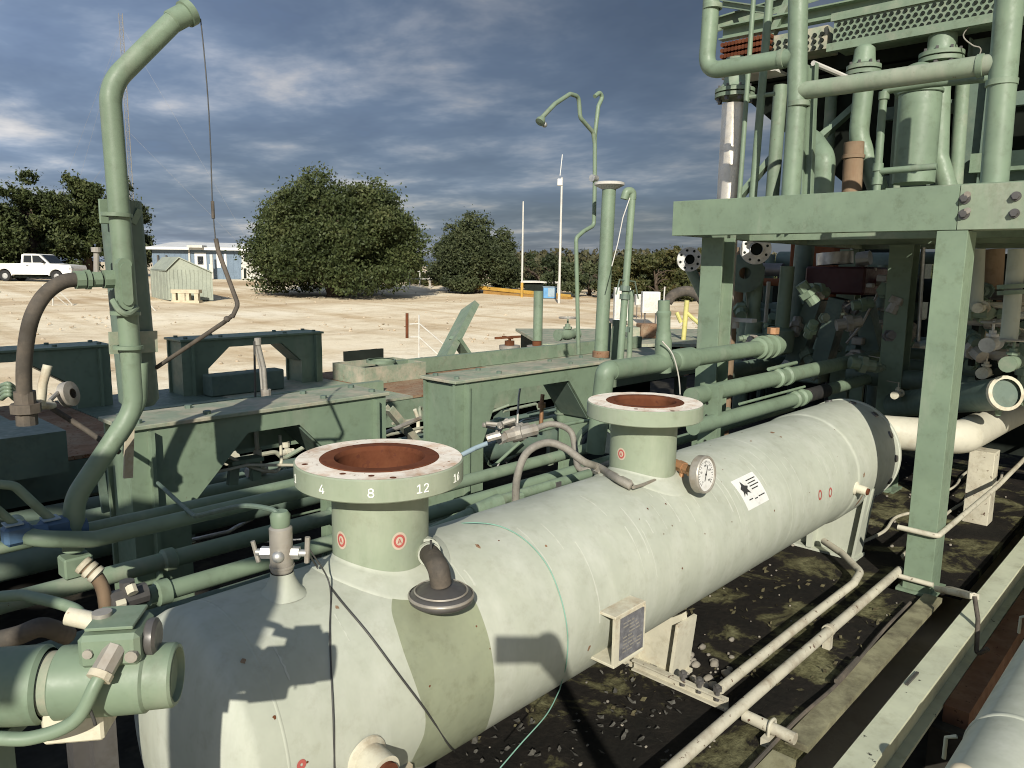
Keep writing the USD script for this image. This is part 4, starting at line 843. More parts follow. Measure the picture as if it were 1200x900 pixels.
for lab, px0, px1, pt_, pb_, X, hole in (("drilled green channel post beside the second nozzle", 822, 842, 449, 525, 4.45, True), ("plain green channel post left of the platform's rear post", 1000, 1013, 415, 478, 7.6, False)):
    a, b = U(px0, pt_, X=X), U(px1, pt_, X=X); y0, y1 = b[1], a[1]; t = thing("channel_post", lab, "post", (X, y0, 0))
    m = MB(); m.bx(X, X + .008, y0, y1, .0, a[2], .001); m.bx(X, X + .05, y1, y1 + .008, 0, a[2]); m.bx(X, X + .05, y0 - .008, y0, 0, a[2]); part(t, "channel", m, "green", 30)
    if hole:
        m = MB()
        for z in np.arange(.2, a[2] - .05, .085): m.cyl((X - .0015, (y0 + y1) / 2 + .012, z), (X + .001, (y0 + y1) / 2 + .012, z), .011, n=10)
        part(t, "holes", m, "dark_and_void_shade", False, kind="stuff")
# pipe stubs with flanges facing out
def facing(name, label, px, py, X, r, px1, py1):
    c = U(px, py, X=X); t = thing(name, label, "pipe flange", c); m = MB()
    m.rev([(r * .42, -.03), (r * .42, -.04), (r, -.04), (r, 0), (r * .42, 0), (r * .42, .03), (r * .4, .03)], c, (-1, -.75, .0), 30); part(t, "flange", m, "steel", 30)
    m = MB(); d = nrm([-1, -.75, 0]); a = nrm(np.cross([0, 0, 1], d))
    for k in range(8):
        q = c + .76 * r * (math.cos(k * PI / 4 + .3) * a + math.sin(k * PI / 4 + .3) * np.array([0, 0, 1])); m.cyl(q - d * .0, q + d * .002, .014, n=8)
    m.cyl(c - d * .03, c - d * .02, r * .43, n=16); part(t, "bolt_holes", m, "dark_and_void_shade", False, kind="stuff")
    m = MB(); m.tube([c - d * .05, c - d * .35, U(px1, py1, X=X + .35)], r * .45, .1, 16); part(t, "pipe", m, "green2", 40)
facing("flange_stub", "galvanised open flange facing out left of the platform's left post", 808, 304, 7.0, .125, 826, 350)
facing("flange_stub", "galvanised open flange facing out right of the platform's left post", 886, 292, 7.2, .15, 886, 400)
t = upright("riser_pipe", "green pipe under the platform with a swollen cup at its foot", 923, 312, 915, 400, 7.6, .07)
m = MB(); q = U(912, 398, X=7.6); m.rev([(.07, .14), (.15, .10), (.16, .03), (.15, -.12), (.06, -.16), (1e-4, -.16)], q, (0, 0, 1), 26); part(t, "cup", m, "green2", 40)
t = upright("riser_pipe", "green pipe rising from an elbow under the left platform end", 889, 312, 880, 392, 7.5, .065)
m = MB(); m.tube([U(885, 375, X=7.5), U(880, 395, X=7.5), U(905, 405, X=7.5)], .08, .15, 18); part(t, "elbow", m, "green", 40)
upright("riser_pipe", "dark green pipe right of the cup-footed one", 944, 280, 930, 420, 8.2, .10, "green_deep_shade")
t = upright("brown_post", "brown jacketed stub standing behind the left platform post", 853, 384, 848, 424, 6.3, .075, "brown", "post", .0)
m = MB(); q = U(853, 380, X=6.3); m.cyl(q - [0, 0, .03], q + [0, 0, .03], .10, n=18); m.bx(q[0] - .05, q[0] + .05, q[1] - .25, q[1] + .2, q[2] + .03, q[2] + .06); part(t, "collar", m, "white_dull", 30)
t = upright("brown_post", "taller brown jacketed pipe just right of the left platform post", 868, 290, 862, 372, 7.4, .06, "brown", "post")
m = MB(); m.rev([(.06, -.02), (.2, 0), (.2, .03), (.06, .05)], U(872, 320, X=7.35), (-1, -.75, 0), 20); part(t, "gate_disc", m, "green_deep_shade", 30)
upright("thin_pipe", "thin pale stem between two green risers under the platform", 901, 330, 897, 378, 7.7, .02, "white_dull", "stem")
# the fan drive: dark red motor box on slanting legs, with clutter
md = thing("fan_drive", "dark maroon drive box on slanting green legs under the platform", "motor", U(975, 430, X=7.8))
m = MB(); a, b = U(944, 312, X=7.8), U(1012, 346, X=7.8); m.bx(7.8, 8.5, b[1], a[1], b[2], a[2], .02); part(md, "drive_box", m, "maroon", 30)
m = MB(); m.cyl(U(978, 310, X=8.1), U(978, 296, X=8.1), .18, n=20); m.cyl(U(1005, 304, X=7.9), U(1020, 302, X=7.9), .07, n=12); part(md, "hub", m, "steel", 30)
for px, qx in ((958, 930), (985, 962), (1010, 1030)):
    m = MB(); m.bar(U(px, 350, X=7.9), U(qx, 432, X=7.9), .16, .22, (1, 0, 0)); part(md, "leg", m, "green_deep_shade", 30)
m = MB(); m.tube([U(1036, 330, X=7.6), U(1010, 380, X=7.6), U(992, 402, X=7.6)], .012, n=6); part(md, "control_rod", m, "grey", 30)
m = MB(); rnd = random.Random(21)
for k in range(26):
    q = U(rnd.uniform(1000, 1040), rnd.uniform(308, 420), X=rnd.uniform(7.7, 8.2)); s_ = rnd.uniform(.02, .055); m.bx(q[0] - s_, q[0] + s_, q[1] - s_, q[1] + s_, q[2] - s_ * .7, q[2] + s_ * .7, .01)
part(md, "linkage_clutter", m, "grey", 30, kind="stuff")
# small valves in a manifold, right and middle
def small_valve(name, label, px, py, X, s, mt="green", wheel=True, d=(1, 0, 0), grp=None):
    c = U(px, py, X=X); t = thing(name, label, "valve", c, grp); d = nrm(d); a = nrm(np.cross([0, 0, 1], d)); m = MB()
    m.rev([(1e-4, -1.5 * s), (.55 * s, -1.5 * s), (.55 * s, -1.2 * s), (.3 * s, -1.15 * s), (.5 * s, -.4 * s), (.55 * s, 0), (.5 * s, .4 * s), (.3 * s, 1.15 * s), (.55 * s, 1.2 * s), (.55 * s, 1.5 * s), (1e-4, 1.5 * s)], c, d, 16); part(t, "body", m, mt, 30)
    m = MB(); m.cyl(c, c + [0, 0, 1.0 * s], .25 * s, n=10); m.cyl(c + [0, 0, .55 * s], c + [0, 0, .75 * s], .42 * s, n=8); m.cyl(c + [0, 0, 1. * s], c + [0, 0, 1.7 * s], .09 * s, n=8); part(t, "bonnet", m, mt, 30)
    m = MB()
    if wheel:
        th = np.linspace(0, 2 * PI, 17); m.tube([c + np.array([.8 * s * math.cos(q), .8 * s * math.sin(q), 1.6 * s]) for q in th], .09 * s, n=6)
        for q in (0, PI / 2): m.bar(c + np.array([.8 * s * math.cos(q), .8 * s * math.sin(q), 1.6 * s]), c - np.array([.8 * s * math.cos(q), .8 * s * math.sin(q), -1.6 * s]), .1 * s, .08 * s)
    else: m.bar(c + [0, 0, 1.6 * s], c + a * 1.6 * s + [0, 0, 1.75 * s], .22 * s, .08 * s)
    part(t, "handwheel" if wheel else "lever", m, "grey", 30); return t
for lab, px, py, X, s, w, mt in (
        ("pale valve just right of the platform's near post", 1138, 408, 6.9, .085, False, "cream"), ("valve with a pale wheel in the cluster at the right edge", 1162, 403, 6.5, .10, True, "white_dull"),
        ("low valve below the pale-wheeled one at the right edge", 1155, 436, 6.6, .08, False, "cream"), ("rightmost valve of the right edge cluster", 1186, 425, 6.2, .10, True, "green2"),
        ("small valve on the pipes left of the drive box legs", 893, 412, 6.9, .05, False, "grey"), ("rusty-topped valve behind the ribbed collar", 906, 404, 7.1, .055, True, "brass"),
        ("valve between the two rear posts at pipe height", 1030, 432, 7.0, .06, False, "green2"), ("pale valve low between the rear and near posts", 1052, 462, 6.9, .06, False, "cream"),
        ("dark red valve between the rear and near posts", 1056, 455, 7.6, .07, True, "maroon")):
    small_valve("manifold_valve", lab, px, py, X, s, mt, w)
dp = thing("dark_capped_pipe", "thick dark pipe with a cream end ring right of the near post", "pipe", U(1150, 465, X=6.7)); a, b = U(1090, 470, X=6.9), U(1176, 461, X=6.2)
m = MB(); m.tube([a + (a - b) * .6, b], .115, n=26); part(dp, "pipe_run", m, "green_deep_shade", 40); m = MB(); d = nrm(b - a); m.rev([(.117, -.01), (.124, 0), (.124, .03), (.10, .035)], b, d, 26); part(dp, "end_ring", m, "cream", 30)
for lab, px0, py0, px1, py1, X, r, mt in (
        ("pale pipe right of the near post's top", 1146, 292, 1143, 365, 6.6, .05, "pale"), ("brown square-looking post behind the right cluster", 1166, 292, 1160, 385, 7.4, .075, "brown"),
        ("pale flanged pipe at the right edge below the beam", 1192, 292, 1182, 400, 6.2, .055, "pale"), ("pale pipe between rear post and near post", 1068, 300, 1062, 345, 7.9, .05, "pale"),
        ("grey rod between rear post and near post", 1082, 290, 1076, 400, 7.5, .018, "steel"), ("dark blue-grey cylinder right of the near post", 1140, 372, 1136, 402, 7.0, .10, "green_deep_shade")):
    t = upright("manifold_pipe", lab, px0, py0, px1, py1, X, r, mt)
    if "flanged" in lab:
        m = MB()
        for py in (338, 345): m.cyl(U(1187, py, X=6.2), U(1187, py - 5, X=6.2), .095, n=18)
        part(t, "flange", m, "green2", 30)
m = MB(); m.tube([U(1160, 378, X=6.9), U(1230, 362, X=6.3)], .025, n=10); solo("slanting_pipe", m, "cream", "cream arm slanting up to the right edge from the brown post", "pipe")
m = MB(); q = U(1154, 375, X=7.1); m.sph(q, (.06, .07, .09), 2); solo("maroon_knob", m, "maroon", "faded maroon knob in front of the brown post at right", "knob")
bk = thing("right_header", "dark green header pipes stacked at the right edge behind the valves", "pipes", (7.6, .9, .6))
for py, X, r in ((446, 7.4, .09), (430, 7.9, .07), (415, 8.3, .06)):
    a = U(1075, py, X=X); m = MB(); m.tube([a + [0, .6, 0], a - [0, 2.5, 0]], r, n=18); part(bk, "pipe_run", m, "green_deep_shade", 40)
m = MB(); m.bx(8.9, 9.1, -1.5, 2.2, .2, 2.2); part(bk, "back_panel", m, "dark_and_void_shade", False)
# thin tubing and fittings threaded through the stripped base
tg = thing("tubing_bundle", "bundle of thin tubes and fittings threaded between the pedestal frames", "tubing", (3.2, 4.2, .4)); rnd = random.Random(52)
for k in range(34):
    Y = rnd.uniform(3.85, 5.0); z = rnd.uniform(.42, .80); x = rnd.uniform(1.4, 5.2); L_ = rnd.uniform(.3, 1.2); pts = [[x, Y, z], [x + L_ * .5, Y + rnd.uniform(-.05, .05), z], [x + L_ * .5 + .05, Y + rnd.uniform(-.1, .1), z + rnd.uniform(-.2, .22)], [x + L_, Y + rnd.uniform(-.15, .15), z + rnd.uniform(-.2, .22)]]
    m = MB(); m.tube(pts, rnd.choice((.007, .009, .012, .016)), .05, 8); part(tg, "tube", m, rnd.choice(("cream", "green", "grey", "green3", "green_dusty", "steel")), 40)
for k in range(26):
    q = np.array([rnd.uniform(1.5, 5.4), rnd.uniform(3.85, 5.0), rnd.uniform(.42, .85)]); s_ = rnd.uniform(.018, .04); d = nrm(rnd.choice(([1, 0, 0], [0, 0, 1], [0, 1, 0]))); m = MB(); m.cyl(q - d * s_ * 2.2, q + d * s_ * 2.2, s_, n=10); m.cyl(q - d * s_ * .7, q + d * s_ * .7, s_ * 1.45, n=6); part(tg, "fitting", m, rnd.choice(("cream", "green", "grey", "brass", "green3")), 30)
# dark machinery filling the space behind the platform posts
em = thing("engine_package", "dark jumble of machinery standing behind the platform's posts", "machinery", U(960, 420, X=10.5)); rnd = random.Random(31)
for k in range(46):
    px, py = rnd.uniform(856, 1078), rnd.uniform(298, 425); X = rnd.uniform(9.6, 11.2); q = U(px, py, X=X); w, d, h_ = rnd.uniform(.10, .34), rnd.uniform(.1, .3), rnd.uniform(.10, .42); m = MB()
    mt = rnd.choice(("green_deep_shade", "green_deep_shade", "dark_and_void_shade", "dark_and_void_shade", "cap", "rust_dark", "green2"))
    if rnd.random() < .45: m.bx(q[0] - d, q[0] + d, q[1] - w, q[1] + w, max(q[2] - h_, -.3), q[2] + h_, .02); part(em, "casing", m, mt, 30)
    elif rnd.random() < .6: m.cyl(q - [0, w * 1.4, 0], q + [0, w * 1.4, 0], w * .45, n=16); part(em, "cylinder", m, mt, 30)
    else: m.cyl([q[0], q[1], -.3], [q[0], q[1], q[2] + h_], w * .30, n=14); part(em, "riser", m, mt, 30)
m = MB(); a, b = U(852, 400, X=11.4), U(1085, 400, X=11.4); m.bx(11.4, 11.9, b[1], a[1], -.4, U(960, 330, X=11.4)[2], .03); part(em, "base_block", m, "dark_and_void_shade", 30)
for k in range(48):
    px, py = rnd.uniform(850, 1066), rnd.uniform(335, 445); q = U(px, py, X=rnd.uniform(6.6, 8.8)); m = MB(); s_ = rnd.uniform(.025, .06); d = nrm([rnd.uniform(-1, 1), rnd.uniform(-1, 1), rnd.uniform(-.2, .9)]); m.cyl(q - d * s_ * 2, q + d * s_ * 2, s_, n=10); m.cyl(q - d * s_ * .5, q + d * s_ * .5, s_ * 1.5, n=6)
    part(em, "pipe_fitting", m, rnd.choice(("grey", "green2", "green", "green3", "cap", "green_deep_shade")), 30)
rc = thing("valve_manifold", "crowd of small pipes and fittings right of the near post", "manifold", U(1165, 430, X=7)); rnd = random.Random(44)
for k in range(64):
    px, py = rnd.uniform(1134, 1206), rnd.uniform(340, 470); X = rnd.uniform(6.6, 7.6); q = U(px, py, X=X); s_ = rnd.uniform(.02, .055); m = MB(); d = nrm(random.Random(k).choice(([1, 0, 0], [0, 1, 0], [0, 0, 1], [.5, .5, .3]))); L_ = rnd.uniform(.06, .22)
    m.cyl(q - d * L_, q + d * L_, s_, n=10); m.cyl(q - d * s_ * .6, q + d * s_ * .6, s_ * 1.5, n=8); part(rc, "fitting", m, rnd.choice(("green2", "green_deep_shade", "grey", "cream", "cap", "green", "dark_and_void_shade")), 30)
# cables lying over the deck right of the post
rnd = random.Random(5)
for lab, y0, z0, bw in (("thin cable trailing along the deck right of the near post", 1.45, .03, .05), ("second thin cable beside the white outlet pipe's pedestal", 1.7, .03, .08)):
    pts = [(5.6 + k * .45, y0 + rnd.uniform(-bw, bw), z0) for k in range(8)]; m = MB(); m.tube(smooth_curve(pts, 6), .012, n=8); solo("deck_cable", m, "pale_pipe", lab, "cable")

# ================================================================== LEFT: MACHINE BASE AND PEDESTALS
YN, YR, ZD = 3.40, 6.50, .85
def frame_poly(L, H, lw, tb, ch, cz, cl=None):
    cl = cl or ch
    return [(0, 0), (lw, 0), (lw, H - cz), (lw + cl, H - tb), (L - lw - ch, H - tb), (L - lw, H - cz), (L - lw, 0), (L, 0), (L, H), (0, H)]
def pedestal(label, x0, L, y, z0, z1, depth=.30, lw=.25, mt="green", tb=.09, ch=.30, cz=.40, cl=None):
    t = thing("pedestal_frame", label, "pedestal", (x0, y, z0), "pedestal frames of the stripped machine base"); H = z1 - z0
    m = MB(); m.prism(frame_poly(L, H - .02, lw, tb, ch, cz, cl), (x0, y + .02, z0), (1, 0, 0), (0, 0, 1), .02); part(t, "front_plate", m, mt, False)
    m = MB(); m.prism(frame_poly(L, H - .02, lw, tb, ch, cz, cl), (x0, y + depth, z0), (1, 0, 0), (0, 0, 1), .02); part(t, "rear_plate", m, mt, False)
    m = MB(); m.bx(x0 - .015, x0 + L + .015, y - .02, y + depth + .02, z1 - .0195, z1, .003); part(t, "top_plate", m, "green_dusty" if z0 < .8 else mt, 30)
    for k, (a, b) in enumerate(((x0 + .02, x0 + lw - .02), (x0 + L - lw + .02, x0 + L - .02))):
        m = MB(); m.bx(a, b, y + .0205, y + depth - .0205, z0, z1 - .03); part(t, "leg", m, mt, False)
    for k, (xa, xb) in enumerate(((x0 + lw, x0 + lw + (cl or ch)), (x0 + L - lw, x0 + L - lw - ch))):
        m = MB(); m.bar((xa, y + depth / 2, z1 - .02 - cz), (xb, y + depth / 2, z1 - .02 - tb), depth - .05, .014, (0, 0, 1)); part(t, "knee_plate", m, "green_deep_shade", False)
    m = MB()
    for xa in (x0 + .06, x0 + L * .27, x0 + L * .73, x0 + L - .06):
        for ya in (y + .05, y + depth - .05): m.cyl((xa, ya, z1), (xa, ya, z1 + .016), .018, n=6)
    part(t, "bolts", m, "green_deep_shade", 30, kind="stuff")
    for xa in (x0 + .085, x0 + L - .085):
        m = MB(); m.bx(xa - .008, xa + .008, y - .045, y - .001, z0, z1 - .03); part(t, "stiffener", m, mt, False)
    return t
xa0, xa1 = U(150, 500, Y=YN)[0], U(452, 470, Y=YN)[0]
pA = pedestal("nearest pedestal frame, left of the first nozzle flange, half in shadow", xa0, xa1 - xa0, YN, .0, 1.295)
xb0, xb1 = U(533, 445, Y=YN)[0], U(716, 435, Y=YN)[0]
pB = pedestal("sunlit pedestal frame standing between the two nozzle flanges", xb0, xb1 - xb0, YN, .0, 1.305, cl=.14, ch=.26)
xc0, xc1 = U(212, 400, Y=YR)[0], U(377, 395, Y=YR)[0]
pC = pedestal("shaded rear pedestal frame with dirt yard showing through its opening", xc0, xc1 - xc0, YR, ZD, 1.345, lw=.23, tb=.07, ch=.20, cz=.25)
xd1 = U(128, 405, Y=YR)[0]
pD = pedestal("rear pedestal frame cut off by the left picture edge", xd1 - 1.4, 1.4, YR, ZD, 1.345, lw=.26, ch=.34, cz=.30, tb=.07)
m = MB(); m.bx(xa0 + .35, xa1 - .3, YN + .33, YN + .37, 1.02, 1.19); part(pA, "inner_beam", m, "green2", False)
mb_ = thing("machine_base", "long green steel base of a stripped machine with rust-stained deck plates", "machine base", (3, 5.2, 0))
x = -1.6; k = 0
for x0, x1, y0, y1, mt in ((-1.6, .9, 4.9, 7.0, "green_deep_shade"), (.91, 1.9, 4.9, 7.0, "rust_deck"), (1.91, 3.0, 5.2, 7.0, "green_deep_shade"), (3.01, 4.25, 5.2, 7.0, "green_dusty"), (4.26, 6.1, 5.2, 7.0, "rust_deck"), (6.11, 9.5, 5.2, 7.0, "green_dusty")):
    m = MB(); m.bx(x0, x1, y0, y1, ZD - .022 + .001 * k, ZD + .001 * k); part(mb_, "deck_plate", m, mt, False); k += 1
m = MB(); m.channel((1.9, 5.23, ZD - .135), (9.5, 5.23, ZD - .135), .07, .22, .014, side=-1); part(mb_, "front_beam", m, "green2", False)
m = MB(); m.channel((-1.6, 4.93, ZD - .135), (1.89, 4.93, ZD - .135), .07, .22, .014, side=-1); part(mb_, "front_beam", m, "green_deep_shade", False)
m = MB(); m.ibeam((-1.6, 6.95, ZD - .16), (9.5, 6.95, ZD - .16), .12, .26, .016); part(mb_, "rear_beam", m, "green2", False)
for x0 in (-1.0, .6, 2.2, 3.9, 5.5, 7.2, 9.0):
    m = MB(); m.ibeam((x0, 5.28, ZD - .16), (x0, 6.88, ZD - .16), .10, .24, .014); part(mb_, "cross_beam", m, "green_deep_shade", False)
    for y in (5.3, 6.9):
        m = MB(); m.bx(x0 - .06, x0 + .06, y - .06, y + .06, 0, ZD - .285); part(mb_, "foot", m, "green_deep_shade", False)
m = MB(); m.bx(-1.6, 9.5, 6.1, 6.12, .0, ZD - .29); part(mb_, "inner_web", m, "dark_and_void_shade", False)
# rails on the deck
for lab, y, x0, x1, z in (("front_rail", 5.6, 1.95, 4.2, ZD + .05), ("rear_rail", 6.25, 4.6, 9.4, ZD + .09)):
    m = MB(); m.channel((x0, y, z), (x1, y, z), .08, .10 if lab == "front_rail" else .16, .012, side=-1); part(mb_, lab, m, "green2", False)
m = MB(); m.bx(U(247, 470, Y=6.3)[0], U(333, 470, Y=6.3)[0], 6.28, 6.45, ZD + .005, ZD + .19, .01); part(mb_, "shaded_box", m, "green_deep_shade", 30)
m = MB(); m.bx(U(0, 530, Y=4.4)[0] - .6, U(78, 530, Y=4.4)[0], 4.38, 4.86, U(60, 555, Y=4.4)[2], U(60, 506, Y=4.4)[2]); part(mb_, "side_box", m, "green_deep_shade", 30)  # darker green puts the shade on this box into its colour
m = MB(); m.bx(-.9, U(20, 470, Y=5.1)[0], 5.1, 5.6, ZD + .002, ZD + .19); part(mb_, "side_box", m, "green_deep_shade", 30)
# hatch box
c0, c1 = U(428, 452, Y=5.95), U(499, 447, Y=5.95); zt_ = U(460, 428, Y=5.95)[2]
hb = thing("hatch_box", "square green hatch box with an open dark top on the base deck", "box", (c0[0], 5.95, ZD)); m = MB()
for a in ((c0[0], c1[0], 5.95, 5.97), (c0[0], c1[0], 6.48, 6.50), (c0[0], c0[0] + .02, 5.97, 6.48), (c1[0] - .02, c1[0], 5.97, 6.48)): m.bx(*a, ZD + .005, zt_)
part(hb, "walls", m, "green_dusty", False)
m = MB(); m.bx(c0[0] + .02, c1[0] - .02, 5.97, 6.48, zt_ - .08, zt_ - .07); part(hb, "floor", m, "dark_and_void_shade", False)
m = MB(); m.bx(c0[0] + .15, c1[0] - .12, 6.50, 6.53, zt_, zt_ + .10); part(hb, "back_lip", m, "dark_and_void_shade", False)
m = MB(); m.rev([(.13, 0), (.15, .0), (.15, .03), (.13, .03)], ((c0[0] + c1[0]) / 2, 6.2, zt_), (0, 0, 1), 24); part(hb, "ring", m, "green2", 30)
# tilted channel
tc = thing("tilted_channel", "green steel channel propped at a steep angle against the base's rear edge", "channel", U(520, 420, Y=7.2))
m = MB(); a, b = U(518, 424, Y=7.2), U(551, 360, Y=7.6); m.channel(a, b, .09, .30, .014, up=(0, -1, .5), side=1); part(tc, "channel", m, "green2", 30)
m = MB(); a, b = U(533, 396, Y=7.25), U(548, 418, Y=7.25); m.bar(a, b, .05, .20, (0, -1, 0)); part(tc, "bracket", m, "green", 30)
m = MB(); a, b = U(545, 424, Y=7.2), U(600, 434, Y=7.2); m.bar(a, b, .10, .12); part(tc, "foot_rail", m, "green_dusty", 30)
# flanged stubs with handles, rear of the base
for lab, px, hnd in (("brown flanged stub with a crossed handle behind the base", 597, True), ("brown flanged stub at the foot of the green stub pipe", 629, False)):
    c = U(px, 414, Y=7.4); t = thing("flanged_stub", lab, "valve", c); m = MB(); m.cyl(c - [0, 0, .25], c + [0, 0, .06], .09, n=18); m.cyl(c, c + [0, 0, .05], .15, n=22); m.cyl(c + [0, 0, .065], c + [0, 0, .115], .15, n=22); part(t, "flanges", m, "grey", 30)
    m = MB(); m.cyl(c + [0, 0, .1], c + [0, 0, .18], .07, n=14); part(t, "bonnet", m, "rust_dark", 30)
    if hnd:
        m = MB(); q = c + [0, 0, .22]; m.bar(q - [.2, -.1, 0], q + [.12, -.1, .02], .04, .03); m.bar(q - [0, .05, 0], q + [.05, .18, 0], .04, .03); m.cyl(q - [0, 0, .06], q, .02, n=8); part(t, "handle", m, "rust_dark", 30)
a, b = U(630, 405, Y=7.7), U(631, 341, Y=7.7); t = thing("stub_pipe", "short thick green pipe standing behind the flanged stubs", "pipe", a); m = MB(); m.tube([a - [0, 0, .3], b], .073, n=20); part(t, "pipe_run", m, "green", 40)
# bent vent pipe with the tall column behind it
YV = 2.70
vp = thing("bent_vent_pipe", "tall green pipe bent over at the top with an open end, at left", "pipe", U(85, 640, Y=YV))
m = MB(); top = U(232, 9, Y=YV - .05); m.tube([U(86, 645, Y=YV), U(87, 585, Y=YV), U(158, 478, Y=YV - .02), U(152, 400, Y=YV - .02), U(128, 100, Y=YV - .02), U(206, 22, Y=YV - .05)], .033, .17, 20, seg=9); part(vp, "pipe_run", m, "green", 40)
m = MB(); a, b = U(200, 26, Y=YV - .05), top; d = nrm(b - a); m.rev([(.031, 0), (.036, .005), (.036, .06), (.043, .062), (.043, .085), (.030, .086), (.030, .01), (1e-4, .01)], a, d, 22); part(vp, "end_collar", m, "green", 30)
m = MB(); m.rev([(.0305, .0855), (.041, .0862)], a, d, 22); m.rev([(.0295, .07), (.029, .02), (1e-4, .018)], a, d, 22); part(vp, "open_mouth", m, "dark_and_void_shade", False)
m = MB()
for px, py in ((137, 252), (147, 367), (150, 407)): m.rev([(.033, -.007), (.047, -.006), (.047, .006), (.033, .007)], U(px, py, Y=YV - .02), (.03, 0, 1), 22).cut()
part(vp, "pipe_ring", m, "green", 30)
cl = thing("column_pipe", "wide green column standing behind the bent vent pipe at left", "column", U(160, 470, Y=YV + .10))
yc = YV + .11; a, b = U(163, 468, Y=yc), U(141, 236, Y=yc); m = MB(); m.rev([(1e-4, -.03), (.05, -.022), (.066, 0), (.066, np.linalg.norm(b - a)), (1e-4, np.linalg.norm(b - a) + .002)], a, b - a, 28); part(cl, "column", m, "green_deep_shade", 40)  # column colour darkened to paint in the shadow it stands in
m = MB(); q = U(123, 248, Y=yc - .06); m.bx(q[0] - .02, q[0] + .055, yc - .07, yc - .06, q[2] - .04, q[2] + .04, .003); q = U(160, 252, Y=yc); m.bar(U(155, 262, Y=yc - .06), U(163, 246, Y=yc - .06), .02, .02); part(cl, "top_bracket", m, "green", 30)
m = MB(); q0, q1 = U(128, 402, Y=yc - .075), U(184, 400, Y=yc - .075); m.bar(q0, q1, .012, .075); part(cl, "cross_plate", m, "green_dusty", 30)
m = MB(); q = U(148, 333, Y=YV - .075); pl = [(.022 * math.cos(t) * (1), (.062 if math.sin(t) > 0 else -.062) + .022 * math.sin(t)) for t in np.linspace(0, 2 * PI, 28, endpoint=False)]
m.prism(pl, (q[0], q[1] + .03, q[2]), (1, 0, 0), (0, 0, 1), .03); m.prism([(x_ * .75, y_ * .82) for x_, y_ in pl], (q[0], q[1], q[2]), (1, 0, 0), (0, 0, 1), .008); part(cl, "oval_housing", m, "green", 30)
m = MB(); m.tube(smooth_curve([U(132, 352, Y=YV - .05), U(140, 364, Y=YV - .08), U(150, 368, Y=YV - .08), U(160, 360, Y=YV - .05)], 6), .010, n=8); part(cl, "clamp_loop", m, "green2", 40)
m = MB(); m.tube([U(164, 425, Y=YV - .02), U(163, 470, Y=YV - .02), U(148, 500, Y=YV - .02), U(140, 512, Y=YV)], .026, .1, 14); part(cl, "lower_stub", m, "green", 40)
m = MB(); m.bar(U(137, 410, Y=yc), U(146, 455, Y=yc), .012, .012); m.bar(U(152, 495, Y=yc), U(150, 560, Y=yc), .03, .012, (0, 1, 0)); part(cl, "pale_strip", m, "cream", 30)
# rubber hose arching from the column
hs = thing("rubber_hose", "thick black rubber hose arching from the column down to the left", "hose", U(30, 465, Y=YV + .1))
m = MB(); m.tube(smooth_curve([U(92, 327, Y=YV), U(72, 331, Y=YV), U(52, 346, Y=YV), U(38, 370, Y=YV), U(31, 400, Y=YV + .02), U(28, 435, Y=YV + .05), U(29, 470, Y=YV + .08)], 8), .023, n=16); part(hs, "hose_run", m, "hose", True)
m = MB(); p0_, p1_ = U(88, 328, Y=YV), U(134, 327, Y=YV); d = p1_ - p0_
for s, w, r_ in ((0, .22, .030), (.26, .10, .033), (.40, .24, .026), (.70, .3, .031)): m.cyl(p0_ + d * s, p0_ + d * (s + w), r_, n=10)
part(hs, "hose_fittings", m, "green", 30)
m = MB(); q = U(113, 322, Y=YV); t_ = U(113, 294, Y=YV); m.cyl(q, t_, .009, n=10); m.cyl(t_ - [0, 0, .004], t_ + [0, 0, .012], .016, n=12); part(hs, "vent_stem", m, "grey", 30)
m = MB(); q = U(29, 462, Y=YV + .08); m.cyl(q - [0, 0, .10], q + [0, 0, .01], .032, n=12); m.cyl(q - [0, 0, .06], q - [0, 0, .03], .045, n=8); part(hs, "foot_coupling", m, "hose", 30)
# valve cluster below the hose
vc = thing("small_manifold", "pale dusty valve handle and small fittings beside the rubber hose's foot", "valve", U(50, 470, Y=3.2)); m = MB()
m.tube([U(48, 475, Y=3.1), U(50, 450, Y=3.1), U(56, 428, Y=3.1)], .016, n=10); m.tube([U(28, 470, Y=3.1), U(45, 476, Y=3.1), U(62, 475, Y=3.2)], .014, n=10); part(vc, "pale_handle", m, "cream", 40)
m = MB(); m.rev([(.02, -.02), (.05, -.015), (.05, .015), (.02, .02)], U(80, 462, Y=3.3), (.6, -.7, .2), 20); m.tube([U(58, 470, Y=3.2), U(70, 458, Y=3.3), U(80, 462, Y=3.3)], .008, n=8); part(vc, "ring", m, "grey", 40)
m = MB(); m.tube(smooth_curve([U(60, 478, Y=3.2), U(95, 500, Y=3.15), U(120, 517, Y=3.1), U(140, 530, Y=3.1)], 6), .011, n=8); part(vc, "hose_tail", m, "hose", True)
m = MB()
for k in range(4): m.tube(smooth_curve([U(2, 452 + k * 5, Y=3.0), U(10, 450 + k * 4, Y=2.95), U(18, 456 + k * 4, Y=3.0)], 5), .009, n=7)
part(vc, "coils", m, "green", True)
